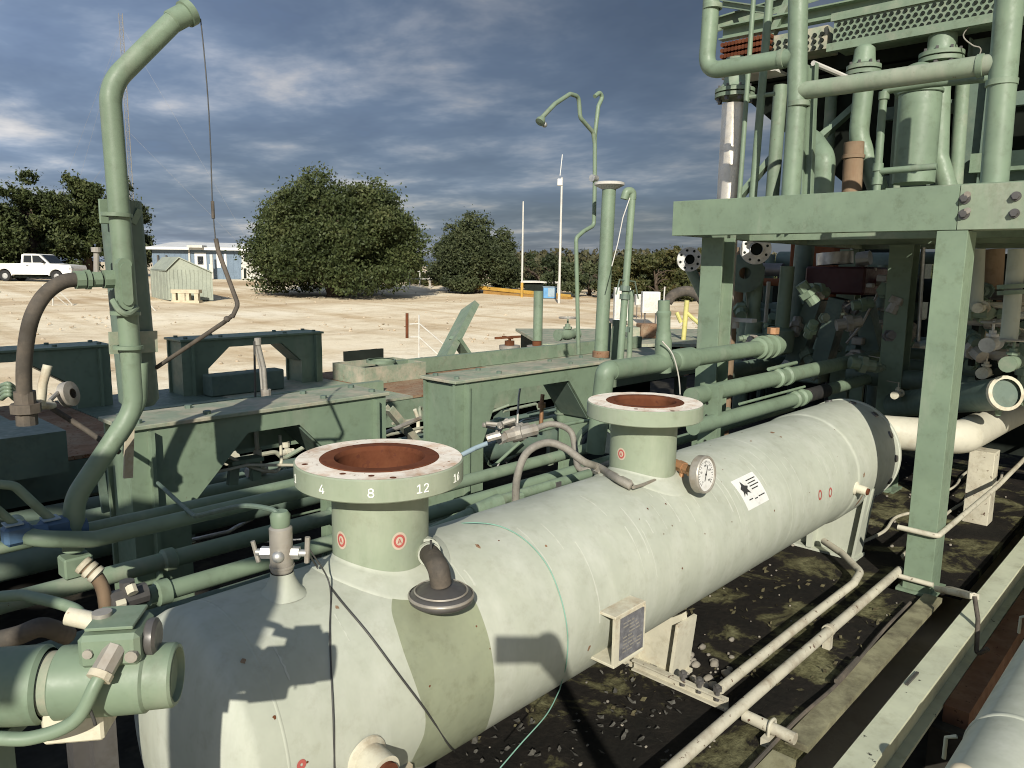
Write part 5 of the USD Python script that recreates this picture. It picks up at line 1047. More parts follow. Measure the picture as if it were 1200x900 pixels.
# block at the foot of the vent pipe with a brown hose
fb = thing("hose_block", "pale sunlit block with a brown hose at the foot of the vent pipe", "fitting", U(88, 660, Y=YV)); m = MB()
q0, q1 = U(72, 668, Y=YV), U(105, 646, Y=YV); m.bx(q0[0], q1[0], YV - .035, YV + .04, q0[2] - .03, q1[2], .006); part(fb, "block", m, "green", 30)
m = MB(); m.tube(smooth_curve([U(100, 664, Y=YV - .05), U(113, 676, Y=YV - .07), U(121, 692, Y=YV - .08), U(124, 712, Y=YV - .07), U(126, 730, Y=YV - .03)], 6), .022, n=12); part(fb, "brown_hose", m, "brown", True)
m = MB(); a, b = U(95, 660, Y=YV - .04), U(110, 671, Y=YV - .065); d = nrm(b - a); 
for s in (0, .03, .06): m.rev([(.02, 0), (.031, .004), (.031, .018), (.02, .022)], a + d * s * .8, d, 16).cut()
part(fb, "hose_clamp", m, "cream", 40)
# long pipes between vessel and base
def long_pipe(label, Y, pxy, x0, x1, r, mt="green", rings=()):
    a = U(*pxy, Y=Y); t = thing("skid_pipe", label, "pipe", (x0, Y, a[2])); m = MB(); m.tube([(x0, Y, a[2]), (x1, Y, a[2])], r, n=18); part(t, "pipe_run", m, mt, 40)
    for k in rings: m = MB(); m.rev([(r, -.03), (r + .012, -.02), (r + .012, .02), (r, .03)], (k, Y, a[2]), (1, 0, 0), 18); part(t, "coupling", m, mt, 40)
    return t
P1y = 2.62; a = U(110, 632, Y=P1y); x1_ = U(560, 560, Y=P1y)[0]
t = thing("skid_pipe", "shaded green pipe bending out of the blue couplings at far left", "pipe", a); m = MB(); m.tube([U(18, 612, Y=P1y + .22), U(30, 632, Y=P1y), a, (1.95, P1y, a[2] + .0)], .027, .10, 18, seg=8); part(t, "pipe_run", m, "green", 40)
long_pipe("green pipe just behind the one from the blue couplings", 2.80, (110, 618), .55, 2.1, .022)
long_pipe("shaded green pipe low behind the pedestal leg", 3.05, (280, 634), -.6, 6.0, .036, "green2", (1.2, 2.0))
long_pipe("sunlit green pipe nearest the vessel's back at left", 2.66, (170, 700), .97, 6.4, .034, "green", (1.02,))
long_pipe("second sunlit pipe below the one nearest the vessel's back", 2.58, (390, 692), 1.25, 6.2, .030, "green")
long_pipe("dark pipe lowest along the skid floor at left", 2.95, (60, 770), -.8, 3.2, .06, "green_deep_shade")
long_pipe("dark pipe along the floor behind the vent pipe", 3.9, (60, 650), -1.2, 5.4, .07, "green_deep_shade")
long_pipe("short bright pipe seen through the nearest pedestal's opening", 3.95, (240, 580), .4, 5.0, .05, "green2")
long_pipe("dusty pipe seen under the base between the pedestals", 4.6, (300, 555), -.5, 5.6, .055, "green_deep_shade")
for lab, c, s in (("left blue coupling on the shaded pipe", U(18, 625, Y=P1y + .05), 1.), ("right blue coupling beside the vent pipe's foot", U(62, 620, Y=P1y + .08), 1.15)):
    t = thing("blue_coupling", lab, "coupling", c, "blue couplings"); m = MB(); m.bx(c[0] - .035 * s, c[0] + .045 * s, c[1] - .03, c[1] + .03, c[2] - .035 * s, c[2] + .03 * s, .012); m.cyl(c + [.03, 0, -.01], c + [.085 * s, 0, -.015], .026 * s, n=14); part(t, "body", m, "blue", 30)
    m = MB(); m.bx(c[0] - .03, c[0] + .02, c[1] - .026, c[1] + .026, c[2] + .0305 * s, c[2] + .036 * s, .002); part(t, "top", m, "blue_pale", 30)
    m = MB(); m.tube([c + [0, 0, .03], c + [-.05, .0, .10], c + [-.09, .02, .16], c + [-.2, .05, .19]], .013 * s, .04, 10); part(t, "feed_tube", m, "green2", 40)
# pieces inside the pedestal openings
def riser(name, label, cat, pts, Y, r, mt, bend=.03, extra=None):
    P_ = [U(px, py, Y=Y) for px, py in pts]; t = thing(name, label, cat, P_[0]); m = MB(); m.tube(P_, r, bend, 10); part(t, "tube_run", m, mt, 40)
    if extra:
        m = MB()
        for px, py, r_, h_ in extra: q = U(px, py, Y=Y); m.cyl(q - [0, 0, h_], q + [0, 0, h_], r_, n=10).cut()
        part(t, "fitting", m, mt, 30)
    return t
riser("small_riser", "short tan pipe nipple below the nearest pedestal's knee", "pipe", [(240, 560), (243, 524)], 3.6, .016, "cream", extra=((242, 553, .03, .012), (243, 527, .026, .01)))
riser("thin_tube", "thin tube slanting down right from the tan nipple", "tube", [(243, 524), (262, 532), (292, 547), (310, 552), (326, 553), (330, 540), (328, 510)], 3.58, .009, "cream")
riser("small_riser", "pale stem standing in the nearest pedestal's opening", "pipe", [(304, 552), (301, 520), (300, 505)], 3.7, .012, "cream", extra=((302, 535, .022, .04), (303, 549, .035, .012)))
riser("thin_tube", "thin dark line hanging in the nearest pedestal's opening", "tube", [(300, 505), (298, 400)], 3.75, .006, "wire")
riser("thin_rod", "grey double rod standing in front of the shaded rear pedestal", "rod", [(312, 468), (309, 430), (301, 398)], 4.2, .014, "grey", extra=((312, 462, .03, .03), (302, 400, .02, .02)))
riser("thin_rod", "second grey rod close behind the double one", "rod", [(308, 468), (305, 430), (298, 400)], 4.3, .008, "grey")
riser("floor_line", "pale thin pipe lying across the nearest pedestal's opening", "pipe", [(212, 560), (240, 556), (290, 545), (345, 545)], 3.55, .008, "cream")
c = U(285, 566, Y=3.6); t = thing("bracket_stand", "pale bent bracket standing in the nearest pedestal's opening", "bracket", c); m = MB(); m.bar(U(272, 568, Y=3.6), U(275, 540, Y=3.6), .05, .03, (0, 1, 0)); m.bar(U(300, 562, Y=3.6), U(298, 540, Y=3.6), .05, .03, (0, 1, 0)); m.bar(U(268, 542, Y=3.6), U(305, 536, Y=3.6), .08, .02); part(t, "bracket", m, "green2", 30)
c = U(655, 470, Y=3.7); t = thing("drain_spool", "stepped green spool hanging under the sunlit pedestal frame", "pipe", c); m = MB()
a, b = U(656, 444, Y=3.7), U(658, 500, Y=3.7); L = np.linalg.norm(b - a); m.rev([(.055, 0), (.055, .35 * L), (.046, .38 * L), (.046, .52 * L), (.036, .55 * L), (.036, .85 * L), (.022, .9 * L), (1e-4, L)], a, b - a, 18); part(t, "spool", m, "green", 40)
for k in range(3): m = MB(); m.rev([(.04, -.006), (.052, -.004), (.052, .004), (.04, .006)], a + (b - a) * (.42 + .14 * k), b - a, 18); part(t, "ring", m, "green2", 40)
riser("small_riser", "brass coloured riser behind the green spool", "pipe", [(634, 505), (635, 470), (636, 462)], 3.8, .016, "brass", extra=((635, 475, .03, .02),))
riser("thin_tube", "pale thin tube under the sunlit pedestal frame", "tube", [(606, 500), (608, 465), (611, 445)], 3.75, .008, "white_dull")
m = MB(); m.prism([(0, 0), (.55, .05), (.62, .25), (.25, .45), (0, .3)], U(640, 545, Y=4.3), (1, 0, 0), (0, 0, 1), .04); solo("tan_guard", m, "green_dusty", "tan green guard plate seen under the sunlit pedestal frame", "guard", smooth=False)
c = U(700, 522, Y=3.05); t = thing("black_pulley", "round black cover left of the second nozzle's neck", "pulley", c); d = nrm([-.6, -.8, .0]); m = MB(); m.rev([(1e-4, .03), (.11, .03), (.12, .015), (.12, -.12), (.10, -.13)], c, d, 36); part(t, "cover", m, paint("bluish_black", (.018, .026, .028), .4), 40)
m = MB(); m.rev([(.12, -.02), (.135, -.02), (.135, -.10), (.12, -.10)], c, d, 36); part(t, "band", m, "green2", 40)
c = U(585, 500, Y=3.1); t = thing("fitting_cluster", "dark jumble of small fittings beside the sunlit pedestal's leg", "fittings", c); rnd = random.Random(6); m = MB()
for k in range(22):
    q = U(rnd.uniform(572, 625), rnd.uniform(493, 512), Y=rnd.uniform(2.9, 3.2)); d = nrm([rnd.uniform(-1, 1), rnd.uniform(-.3, .3), rnd.uniform(-.3, .3)]); m.cyl(q - d * .04, q + d * .04, rnd.uniform(.010, .022), n=8)
part(t, "fittings", m, "grey", 30, kind="stuff")
riser("pale_blue_hose", "pale blue hose end beside the sunlit pedestal's leg", "hose", [(536, 536), (555, 526), (575, 518), (590, 516)], 3.0, .014, "blue_pale")
riser("thin_tube", "pale tube running right to the second nozzle from the fittings", "tube", [(630, 505), (650, 500), (680, 494), (707, 491)], 3.1, .012, "green")
t = thing("pipe_tee", "green pipe tee with a square block lying along the vessel's back", "pipe", U(600, 600, Y=2.5)); YT = 2.47
a = U(560, 606, Y=YT); m = MB(); m.tube([U(470, 640, Y=YT), U(545, 604, Y=YT), U(580, 588, Y=YT), U(690, 555, Y=YT)], .026, .05, 14); part(t, "pipe_run", m, "green", 40)
m = MB(); q = U(605, 588, Y=YT - .01); m.bx(q[0] - .05, q[0] + .03, YT - .045, YT + .03, q[2] - .07, q[2] + .05, .01); m.cyl(U(552, 603, Y=YT), U(585, 588, Y=YT), .042, n=14); part(t, "tee_block", m, "green", 30)
m = MB(); m.tube([U(520, 628, Y=YT + .08), U(700, 566, Y=YT + .08)], .02, n=12); part(t, "lower_pipe", m, "green2", 40)
m = MB()
for px, py in ((650, 568), (658, 578)): q = U(px, py, Y=YT); m.bx(q[0] - .02, q[0] + .02, YT - .03, YT + .03, q[2] - .03, q[2] + .02).cut()
part(t, "strap", m, "cap", 30)
for lab, px, Y, z0, z1 in (("pale curved tube left of the pair under the base edge", 489, 4.9, .35, .82), ("pale curved tube right of the pair under the base edge", 500, 4.9, .35, .82)):
    P_ = [U(px + 1, 508, Y=Y), U(px + 1, 490, Y=Y), U(px - 3, 480, Y=Y)]; t = thing("base_tube", lab, "tube", P_[0]); m = MB(); m.tube(P_, .017, .05, 10); part(t, "tube_run", m, "cream", 40); m = MB(); m.cyl(P_[0] - [0, 0, .06], P_[0] + [0, 0, .03], .028, n=10); part(t, "fitting", m, "cream", 30)
t = thing("base_header", "pale header pipe with small nipples under the base edge", "pipe", U(500, 512, Y=4.85)); a, b = U(470, 522, Y=4.85), U(560, 500, Y=4.85); m = MB(); m.tube([a, [b[0], b[1], a[2]]], .045, n=14); part(t, "pipe_run", m, "green_dusty", 40)
m = MB()
for px in (520, 528, 512): q = U(px, 505, Y=4.85); m.cyl(q - [0, 0, .08], q + [0, 0, .06], .02, n=8); m.cyl(q - [0, 0, .0], q + [0, 0, .02], .03, n=8)
part(t, "nipples", m, "cream", 30)
m = MB(); m.channel(U(455, 478, Y=4.2), U(492, 522, Y=4.2), .05, .07, .01, up=(0, 1, 0)); solo("leaning_brace", m, "green_dusty", "dusty angle brace leaning under the base between the pedestals", "brace", smooth=False)
m = MB(); m.bar(U(116, 540, Y=3.6), U(124, 600, Y=3.6), .03, .02, (0, 1, 0)); solo("leaning_rod", m, "green_deep_shade", "dark rod leaning in the gap right of the vent pipe", "rod", smooth=False)

# near pipe with its valve block at the bottom left
YP, RP = 1.37, .063
PE = U(208, 790, D=1.16); PD = nrm(np.array([_rr[0], _rr[1], 0]) * .985 + np.array([math.cos(HEAD), math.sin(HEAD), 0]) * .17)   # end and direction of the pipe
PO = nrm(np.cross(PD, [0, 0, 1.])); PO = PO if PO @ _fw < 0 else -PO; PU = np.array([0, 0, 1.]); RP = .0515
def NP(s_, o_, u_): return PE + PD * s_ + PO * o_ + PU * u_        # along the pipe, towards us, up
def NPS(s_, o_, u_):                                   # the same, in units of the drawing the pipe was measured from
    k = .83; return NP(s_ * k, o_ * k, (u_ - RP) * k + RP if u_ > 0 else (u_ + RP) * k - RP)
np_ = thing("near_pipe", "fat sunlit green pipe pointing in from the lower left corner", "pipe", NPS(-.3, 0, -RP))
m = MB(); m.rev([(RP * 1.1, -1.2), (RP * 1.1, -.187), (RP, -.181)], PE, PD, 44); part(np_, "pipe_run", m, "green", 40)
m = MB(); m.rev([(RP - .005, -.183), (RP - .005, -.158)], PE, PD, 40); part(np_, "joint_gap", m, "green_dusty", 40)
m = MB(); m.rev([(RP - .004, -.168), (RP + .002, -.164), (RP + .001, -.042), (RP - .003, -.038), (RP - .004, -.004), (RP - .007, 0), (RP - .012, 0), (RP - .015, -.01), (1e-4, -.01)], PE, PD, 44); part(np_, "end_piece", m, "green", 35)
m = MB(); m.rev([(RP - .012, .0006), (RP - .015, -.0088), (1e-4, -.009)], PE, PD, 36); part(np_, "end_plug", m, "green2", 40)
m = MB(); m.obox(NPS(-.17, 0, -RP - .005), PD * .042, PO * .033, PU * .025, .004); part(np_, "cradle", m, "cream", 30)
B0 = NPS(-.098, 0, RP + .015); vb = thing("valve_block", "pale green valve block with hoses clamped on the near pipe", "valve", B0)
m = MB(); m.obox(B0, PD * .042, PO * .042, PU * .025, .007); part(vb, "block", m, "green", 30)
m = MB(); m.obox(NPS(-.098, -.004, RP + .0535), PD * .033, PO * .037, PU * .0025, .002); part(vb, "top_plate", m, "green", 30)
m = MB(); m.rev([(1e-4, 0), (.026, 0), (.028, .004), (.028, .012), (.022, .016), (1e-4, .016)], B0 + PD * .042, PD, 20); part(vb, "end_plug", m, "cap", 30)
for s_, o_, u_, r_, d in ((-.130, .051, .010, .007, PO), (-.060, .051, .0, .009, PO)): m = MB(); q = NPS(s_, o_, RP + .018 + u_ - .012); m.cyl(q - d * .01, q + d * .004, r_, n=10); part(vb, "screw", m, "grey", 30)
m = MB(); q = NPS(-.125, -.01, RP + .052); m.cyl(q, q + PU * .010, .014, n=14); part(vb, "top_screw", m, "grey", 30)
a = NPS(-.092, .05, RP + .01); hp_ = [a, NPS(-.108, .085, RP - .022), NPS(-.140, .098, RP - .058), NPS(-.205, .10, RP - .082), NPS(-.27, .098, RP - .078), NPS(-.40, .095, RP - .06)]
m = MB(); m.tube(smooth_curve(hp_, 8), .0096, n=14); part(vb, "front_hose", m, "green", True)
d = nrm(hp_[1] - a); m = MB(); m.cyl(a - d * .012, a + d * .03, .016, n=8); part(vb, "hose_nut", m, "grey", 30); m = MB(); m.cyl(a + d * .026, a + d * .036, .0175, n=12); part(vb, "hose_collar", m, "cream", 30)
m = MB(); h0_ = NPS(-.165, -.03, RP + .035); m.tube(smooth_curve([h0_, NPS(-.187, -.05, RP + .055), NPS(-.265, -.08, RP + .068), NPS(-.31, -.10, RP + .066), NPS(-.42, -.12, RP + .05)], 8), .0088, n=12); part(vb, "rear_hose", m, "green", True)
m = MB(); m.cyl(h0_ + PD * .02, NPS(-.193, -.038, RP + .047), .014, n=12); part(vb, "rear_nut", m, "cream", 40)
strand("wire_tail", "short black wire hanging from the valve block's hose nut", "wire", [a, NPS(-.118, .09, RP - .04), NPS(-.112, .09, RP - .075)], .0025, "wire")
t = thing("dark_stand", "two dark steel legs standing in the shade left of the vessel's near end", "stand", U(102, 890, D=2.1) * [1, 1, 0])
for px in (94, 118): m = MB(); q = U(px, 850, D=2.1); m.bx(q[0] - .03, q[0] + .03, q[1] - .03, q[1] + .03, 0, q[2] + .06); part(t, "leg", m, "cap", 30)
t = thing("shaded_hose", "thick shaded hose behind the valve block at the left edge", "hose", U(30, 740, Y=1.7)); m = MB(); m.tube(smooth_curve([U(-20, 755, Y=1.75), U(20, 745, Y=1.72), U(50, 735, Y=1.7), U(80, 745, Y=1.72)], 6), .02, n=12); part(t, "hose_run", m, "hose", True)
t = thing("union_fitting", "small brass and steel union where the sunlit pipe starts behind the valve block", "fitting", U(150, 703, Y=2.6)); m = MB(); q = U(150, 700, Y=2.62); m.cyl(q - [.06, 0, 0], q + [.06, 0, 0], .036, n=10); m.cyl(q, q + [0, 0, .06], .025, n=8); part(t, "body", m, "cap", 30); m = MB(); q = q + [0, -.03, .03]; m.cyl(q - [0, .02, 0], q + [0, 0, .02], .018, n=8); m.cyl(q - [.05, .0, .03], q - [.02, 0, .03], .014, n=8); part(t, "brass_plug", m, "cream", 30)

# hanging cable with its rod
D0 = proj(top)[2]
hc = thing("hanging_cable", "dark cable hanging from the vent pipe's open end to a kinked rod", "cable", U(255, 385, D=D0)); m = MB()
m.tube(smooth_curve([U(235, 22, D=D0), U(239, 60, D=D0), U(244, 120, D=D0), U(247, 180, D=D0), U(249, 240, D=D0), U(253, 285, D=D0)], 6), .0022, n=6); part(hc, "wire_run", m, "wire", True)
m = MB(); m.tube([U(253, 280, D=D0), U(256, 295, D=D0), U(266, 322, D=D0), U(279, 357, D=D0), U(272, 372, D=D0)], .0075, .03, 10); m.cyl(U(249, 236, D=D0), U(250, 256, D=D0), .006, n=8); part(hc, "upper_rod", m, "hose", True)
m = MB(); m.tube([U(272, 370, D=D0), U(262, 378, D=D0 * 1.01), U(183, 431, D=D0 * 1.06)], .0075, .03, 10); m.sph(U(266, 374, D=D0), .011, 2); part(hc, "lower_rod", m, "hose", True)

# stacks and lamp pipe right of the sunlit pedestal
a, b = U(704, 416, Y=3.62), U(714, 217, Y=3.62); t = thing("capped_stack", "tall green stack pipe with a flat round cap in the middle", "stack", a)
m = MB(); m.tube([a - [0, 0, .02], b], .054, n=24); part(t, "stack", m, "green", 40)
m = MB(); m.rev([(.04, -.07), (.05, -.035), (.10, -.01), (.118, .0), (.118, .018), (.10, .024), (1e-4, .026)], b, (0, 0, 1), 30); part(t, "cap", m, "white_dull", 30)
m = MB(); m.rev([(.054, 0), (.068, .004), (.068, .05), (.054, .056)], a - [0, 0, .02], (0, 0, 1), 24); part(t, "base_ring", m, "rust_deck", 30)
Yl = 3.9; gl = thing("gooseneck_pipe", "thin green pipe with a jog and a gooseneck hook at its top", "pipe", U(678, 412, Y=Yl))
m = MB(); m.tube([U(678, 415, Y=Yl), U(675, 279, Y=Yl), U(684, 271, Y=Yl), U(696, 264, Y=Yl), U(697, 215, Y=Yl), U(697, 160, Y=Yl), U(701, 125, Y=Yl), U(706, 114, Y=Yl), U(703, 108, Y=Yl), U(697, 113, Y=Yl)], .017, .05, 12); part(gl, "main_pipe", m, "green", 40)
m = MB(); m.tube([U(697, 168, Y=Yl), U(695, 155, Y=Yl), U(680, 138, Y=Yl), U(678, 113, Y=Yl), U(668, 110, Y=Yl), U(650, 122, Y=Yl), U(633, 140, Y=Yl)], .017, .05, 12); m.rev([(.02, 0), (.036, .03), (.036, .05), (1e-4, .055)], U(636, 138, Y=Yl), U(630, 147, Y=Yl) - U(636, 138, Y=Yl), 14); part(gl, "gooseneck", m, "green2", 40)
m = MB(); m.sph(U(638, 146, Y=Yl), .022, 2); q = U(696, 209, Y=Yl); m.cyl(q - [.03, 0, 0], q + [.03, 0, 0], .03, n=10); part(gl, "fittings", m, "steel", 40)
for lab, b0, t0, Y, r, mt in (("green pipe with an elbow top right of the capped stack", (726, 432), (741, 229), 3.3, .027, "green"), ("short green pipe beside the elbow-topped one", (737, 432), (740, 340), 3.4, .022, "green2"), ("dark green short pipe left of the elbow-topped one", (719, 430), (722, 375), 3.6, .03, "green2"), ("slender short pipe nearest the capped stack's foot", (712, 420), (714, 378), 3.9, .02, "green")):
    a, b = U(*b0, Y=Y), U(*t0, Y=Y); t = thing("upright_pipe", lab, "pipe", a); m = MB(); m.tube([a, b], r, n=16); part(t, "pipe_run", m, mt, 40)
    if "elbow top" in lab and "right" in lab:
        m = MB(); m.tube([b - [0, 0, .03], b + [0, 0, .03], b + [-.05, .02, .03], b + [-.06, .03, -.03]], .03, .03, 12); part(t, "elbow", m, "green", 40)
        m = MB(); m.tube([U(738, 232, Y=Y), U(730, 255, Y=Y), U(724, 285, Y=Y), U(717, 312, Y=Y)], .004, n=6); part(t, "tie_wire", m, "white_dull", True)
        m = MB()
        for py in (335, 345, 383): m.cyl(U(732, py + 6, Y=Y), U(732.5, py, Y=Y), .04, n=10)
        m.tube([U(722, 345, Y=Y), U(726, 328, Y=Y), U(744, 330, Y=Y), U(748, 350, Y=Y)], .006, n=6); part(t, "clamps", m, "green_deep_shade", 30)
a, b = U(777, 436, Y=2.62), U(778, 352, Y=2.62); t = thing("tee_stub", "stepped green stub rising from the uppermost long pipe's tee", "pipe", a); L = np.linalg.norm(b - a); m = MB(); m.rev([(.054, 0), (.054, .45 * L), (.048, .48 * L), (.048, .55 * L), (.043, .58 * L), (.043, .78 * L), (.047, .8 * L), (.047, .84 * L), (.038, .86 * L), (.038, L), (1e-4, L)], a, b - a, 22); part(t, "stub", m, "green", 40)
m = MB(); m.cyl(b, U(779, 336, Y=2.62), .005, n=6).cut(); m.tube(smooth_curve([U(776, 400, Y=2.57), U(788, 415, Y=2.54), U(795, 440, Y=2.53), U(797, 462, Y=2.53)], 5), .005, n=6).cut(); part(t, "wire_run", m, "white_dull", True)
small_valve("yard_valve", "cluster of green valve wheels beyond the base, left of the gooseneck pipe's foot", 665, 392, 9.0, .16, "green2", True)

# ================================================================== THE YARD
def YD(px, py, d):                                      # point d metres away (level distance) seen at the pixel
    v = ray(px, py); return v * (d / np.hypot(v[0], v[1])) + [0, 0, EYE]
R2, F2 = np.array([_rr[0], _rr[1], 0]), np.array([math.cos(HEAD), math.sin(HEAD), 0]); UP = np.array([0, 0, 1.])
class LF:                                               # a frame at a base point: x right, y away, z up, turned by deg
    def __init__(s, o, deg=0):
        a = math.radians(deg); s.o = np.asarray(o, float); s.x = R2 * math.cos(a) + F2 * math.sin(a); s.y = F2 * math.cos(a) - R2 * math.sin(a)
    def __call__(s, x, y, z): return s.o + s.x * x + s.y * y + UP * z
    def box(s, m, x0, x1, y0, y1, z0, z1, bev=0.): m.obox(s((x0 + x1) / 2, (y0 + y1) / 2, (z0 + z1) / 2), s.x * (x1 - x0) / 2, s.y * (y1 - y0) / 2, UP * (z1 - z0) / 2, bev); return m
# live oaks: limbs, and crowns of many small leaf faces gathered in clumps
def oak(name, label, o, W, H, seed, leaf=.16, n=24000, mt="oak", low=.06, top=None, cat="tree", lobes=34, depth=.8, grp=None):
    rnd = np.random.default_rng(seed); t = thing(name, label, cat, o, grp); L = LF(o); m = MB(); tips = []
    nst = 3 if W > 6 else 2
    for k in range(nst):
        b = L(rnd.uniform(-.25, .25), rnd.uniform(-.2, .2), -.2); c = L(rnd.uniform(-.10, .10) * W, rnd.uniform(-.08, .08) * W, H * .28); e = L(rnd.uniform(-.24, .24) * W, rnd.uniform(-.2, .2) * W, H * .55)
        P_ = smooth_curve([b, c, e], 5); m.tube(P_, np.linspace(.045 * H, .012 * H, len(P_)), n=8)
        for j in range(5):
            s_ = P_[int(len(P_) * rnd.uniform(.3, .95))]; q = s_ + R2 * rnd.uniform(-.2, .2) * W + F2 * rnd.uniform(-.2, .2) * W + UP * rnd.uniform(.03, .16) * H; m.tube(smooth_curve([s_, (s_ + q) / 2 + UP * .05 * H, q], 3), np.linspace(.016 * H, .004 * H, 7), n=5)
    part(t, "trunk", m, "bark", True)
    # clump centres inside a dome
    C, Rr = [], []
    tp = top or (lambda u: math.sqrt(max(1 - u * u, 0)))
    while len(C) < lobes:
        u = rnd.uniform(-1, 1); u = math.copysign(abs(u) ** .75, u); v_ = rnd.uniform(-1, 1)
        if u * u + v_ * v_ > 1: continue
        hmax = tp(u) * (1 - .55 * v_ * v_); z = low + (hmax - low) * rnd.random() ** .6
        r_ = rnd.uniform(.085, .175) * min(W, H)
        x = u * (W / 2 - r_ * .65); y = v_ * (W / 2 * depth - r_ * .7); z = z * H * 1.06 - r_ * .62 * (z > .3)
        C.append((x, y, max(z, r_ * .55 + .1))); Rr.append(r_)
    C, Rr = np.array(C), np.array(Rr)
    k = rnd.choice(len(C), n, p=Rr ** 2 / (Rr ** 2).sum()); d = rnd.normal(size=(n, 3)); d /= np.linalg.norm(d, axis=1)[:, None]
    rad = Rr[k] * (rnd.random(n) ** .38) * (1.0 + .45 * (meshkit.noise(d * 3.6 + C[k] * .7, seed) - .5) * 2); P_ = C[k] + d * rad[:, None] * [1.1, 1.0, .82]
    loose = rnd.random(n) < .22; P_ = P_ + rnd.normal(size=(n, 3)) * np.where(loose, .035 * H, .008 * H)[:, None]
    P_ = P_[P_[:, 2] > .02 * H]; n = len(P_)
    keep = meshkit.noise(P_ * (2.6 / max(.12 * H, .4)) + seed, seed + 3) > .34 + .16 * np.clip(P_[:, 2] / H - .55, 0, .4) / .4; P_ = P_[keep]; n = len(P_)
    a = rnd.normal(size=(n, 3)); a /= np.linalg.norm(a, axis=1)[:, None]; b = np.cross(a, rnd.normal(size=(n, 3))); b /= np.linalg.norm(b, axis=1)[:, None]
    s_ = leaf * rnd.uniform(.55, 1.25, n)[:, None]; B = np.stack([L.x, L.y, UP]); Wp = L.o + P_ @ B
    V = np.stack([Wp - a * s_, Wp + b * s_ * .5, Wp + a * s_, Wp - b * s_ * .5], 1).reshape(-1, 3); i4 = np.arange(n)[:, None] * 4
    m = MB(); m.v.append(V); m.f.append(np.vstack([i4 + [0, 1, 2], i4 + [0, 2, 3]])); m.n = len(V); part(t, "crown", m, mt, False); return t
def dome_px(px0, px1, pytop, pybase, d):
    a, b = YD(px0, pybase, d), YD(px1, pybase, d); W = np.linalg.norm((b - a)[:2]); c = yard((px0 + px1) / 2, d); H = YD((px0 + px1) / 2, pytop, d)[2] - c[2]; return c, W, H
c, W, H = dome_px(284, 500, 178, 345, 47)
def bigtop(u):                                           # taller lobe left of the middle, shoulder to the right, as in the photo
    base_ = max(1 - u * u, 0) ** .36 * .84
    return max(base_, min(.99, 1.03 - 2.4 * (u + .16) ** 2), .90 - 1.2 * (u - .36) ** 2)
oak("oak_tree", "big round live oak in the middle of the yard, right of the blue building", c, W, H, 3, leaf=.105, n=190000, lobes=120, top=bigtop, low=.08)
c, W, H = dome_px(503, 610, 249, 350, 52)
oak("oak_tree", "smaller dome shaped oak right of the big one", c, W, H, 5, leaf=.10, n=90000, mt="oak2", low=.04, lobes=90, top=lambda u: max(1 - u * u, 0) ** .42)
for k, (lab, a, b, tp_, d, sd) in enumerate((("broad dark oak behind the white truck", -10, 98, 184, 70, 11), ("tall dark oak cut off by the left picture edge", -80, 40, 194, 66, 12), ("dark oak just left of the green column", 60, 140, 206, 72, 13), ("thin low oak right of the green column", 118, 183, 216, 78, 14))):
    c, W, H = dome_px(a, b, tp_, 322, d); oak("oak_tree", lab, c, W, H, sd, leaf=.15, n=60000, mt="oak2" if k == 3 else "oak", low=.02, lobes=40, top=lambda u: max(1 - u * u, 0) ** .4)
for k, (lab, a, b, tp_, d) in enumerate((("small scrub oak behind the fence left of the yellow boom", 440, 520, 306, 66), ("brown brush filling the gap between the two oaks", 478, 530, 318, 60))):
    c, W, H = dome_px(a, b, tp_, 342, d); oak("scrub_tree", lab, c, W, H, 30 + k, leaf=.15, n=16000, mt="autumn", low=.02, lobes=22)
# the tree line to the right
tl = [(600, 660, 297, 95, "oak2"), (640, 700, 301, 110, "oak2"), (655, 725, 303, 88, "oak2"), (700, 752, 305, 100, "oak2"), (715, 790, 300, 84, "autumn"), (748, 800, 290, 80, "autumn"), (778, 850, 297, 86, "autumn"), (830, 900, 302, 92, "autumn"), (880, 960, 306, 90, "oak2"), (940, 1010, 308, 88, "autumn"), (1000, 1090, 305, 95, "oak2"), (1080, 1180, 306, 92, "autumn"), (1160, 1260, 304, 95, "oak2")]
words = ["green tree at the left end of the far tree line, behind the two white poles", "green tree second from the left in the far tree line", "brownish tree in the far tree line just right of the taller white pole", "green tree in the far tree line behind the capped stack", "olive brown tree in the far tree line right of the capped stack", "tallest orange tinted tree of the far line, left of the platform", "orange tinted tree of the far line beside the platform's left end", "brown tree seen under the platform's left end", "green tree seen under the platform behind the flange stubs", "brown tree seen under the platform behind the drive box", "green tree far behind the platform's near post", "brown tree far behind the right edge valve cluster", "green tree at the right end of the far line"]
for k, ((a, b, tp_, d, mt), w) in enumerate(zip(tl, words)):
    d = d * .58; c, W, H = dome_px(a - 22, b + 22, tp_ - 3, 348, d); oak("far_tree", w, c, W, H, 50 + k, leaf=.125, n=32000, mt=mt, low=.02, lobes=26, cat="tree", grp="trees of the far tree line", top=lambda u: max(1 - u * u, 0) ** .35)
rnd = np.random.default_rng(77); n = 26000; m = MB()
ang = rnd.uniform(math.radians(-1), math.radians(38), n); dd = rnd.uniform(58, 80, n); zz = rnd.random(n) ** 1.3 * 3.4
x_, y_ = dd * np.cos(HEAD - ang), dd * np.sin(HEAD - ang); hgt = .55 + .45 * meshkit.fbm(np.stack([x_ * .09, y_ * .09, 0 * x_], 1), 3, 5); P_ = np.stack([x_, y_, gz(x_, y_) + zz * hgt], 1)
a = rnd.normal(size=(n, 3)); a /= np.linalg.norm(a, axis=1)[:, None]; b = np.cross(a, rnd.normal(size=(n, 3))); b /= np.linalg.norm(b, axis=1)[:, None]; s_ = rnd.uniform(.12, .3, n)[:, None]
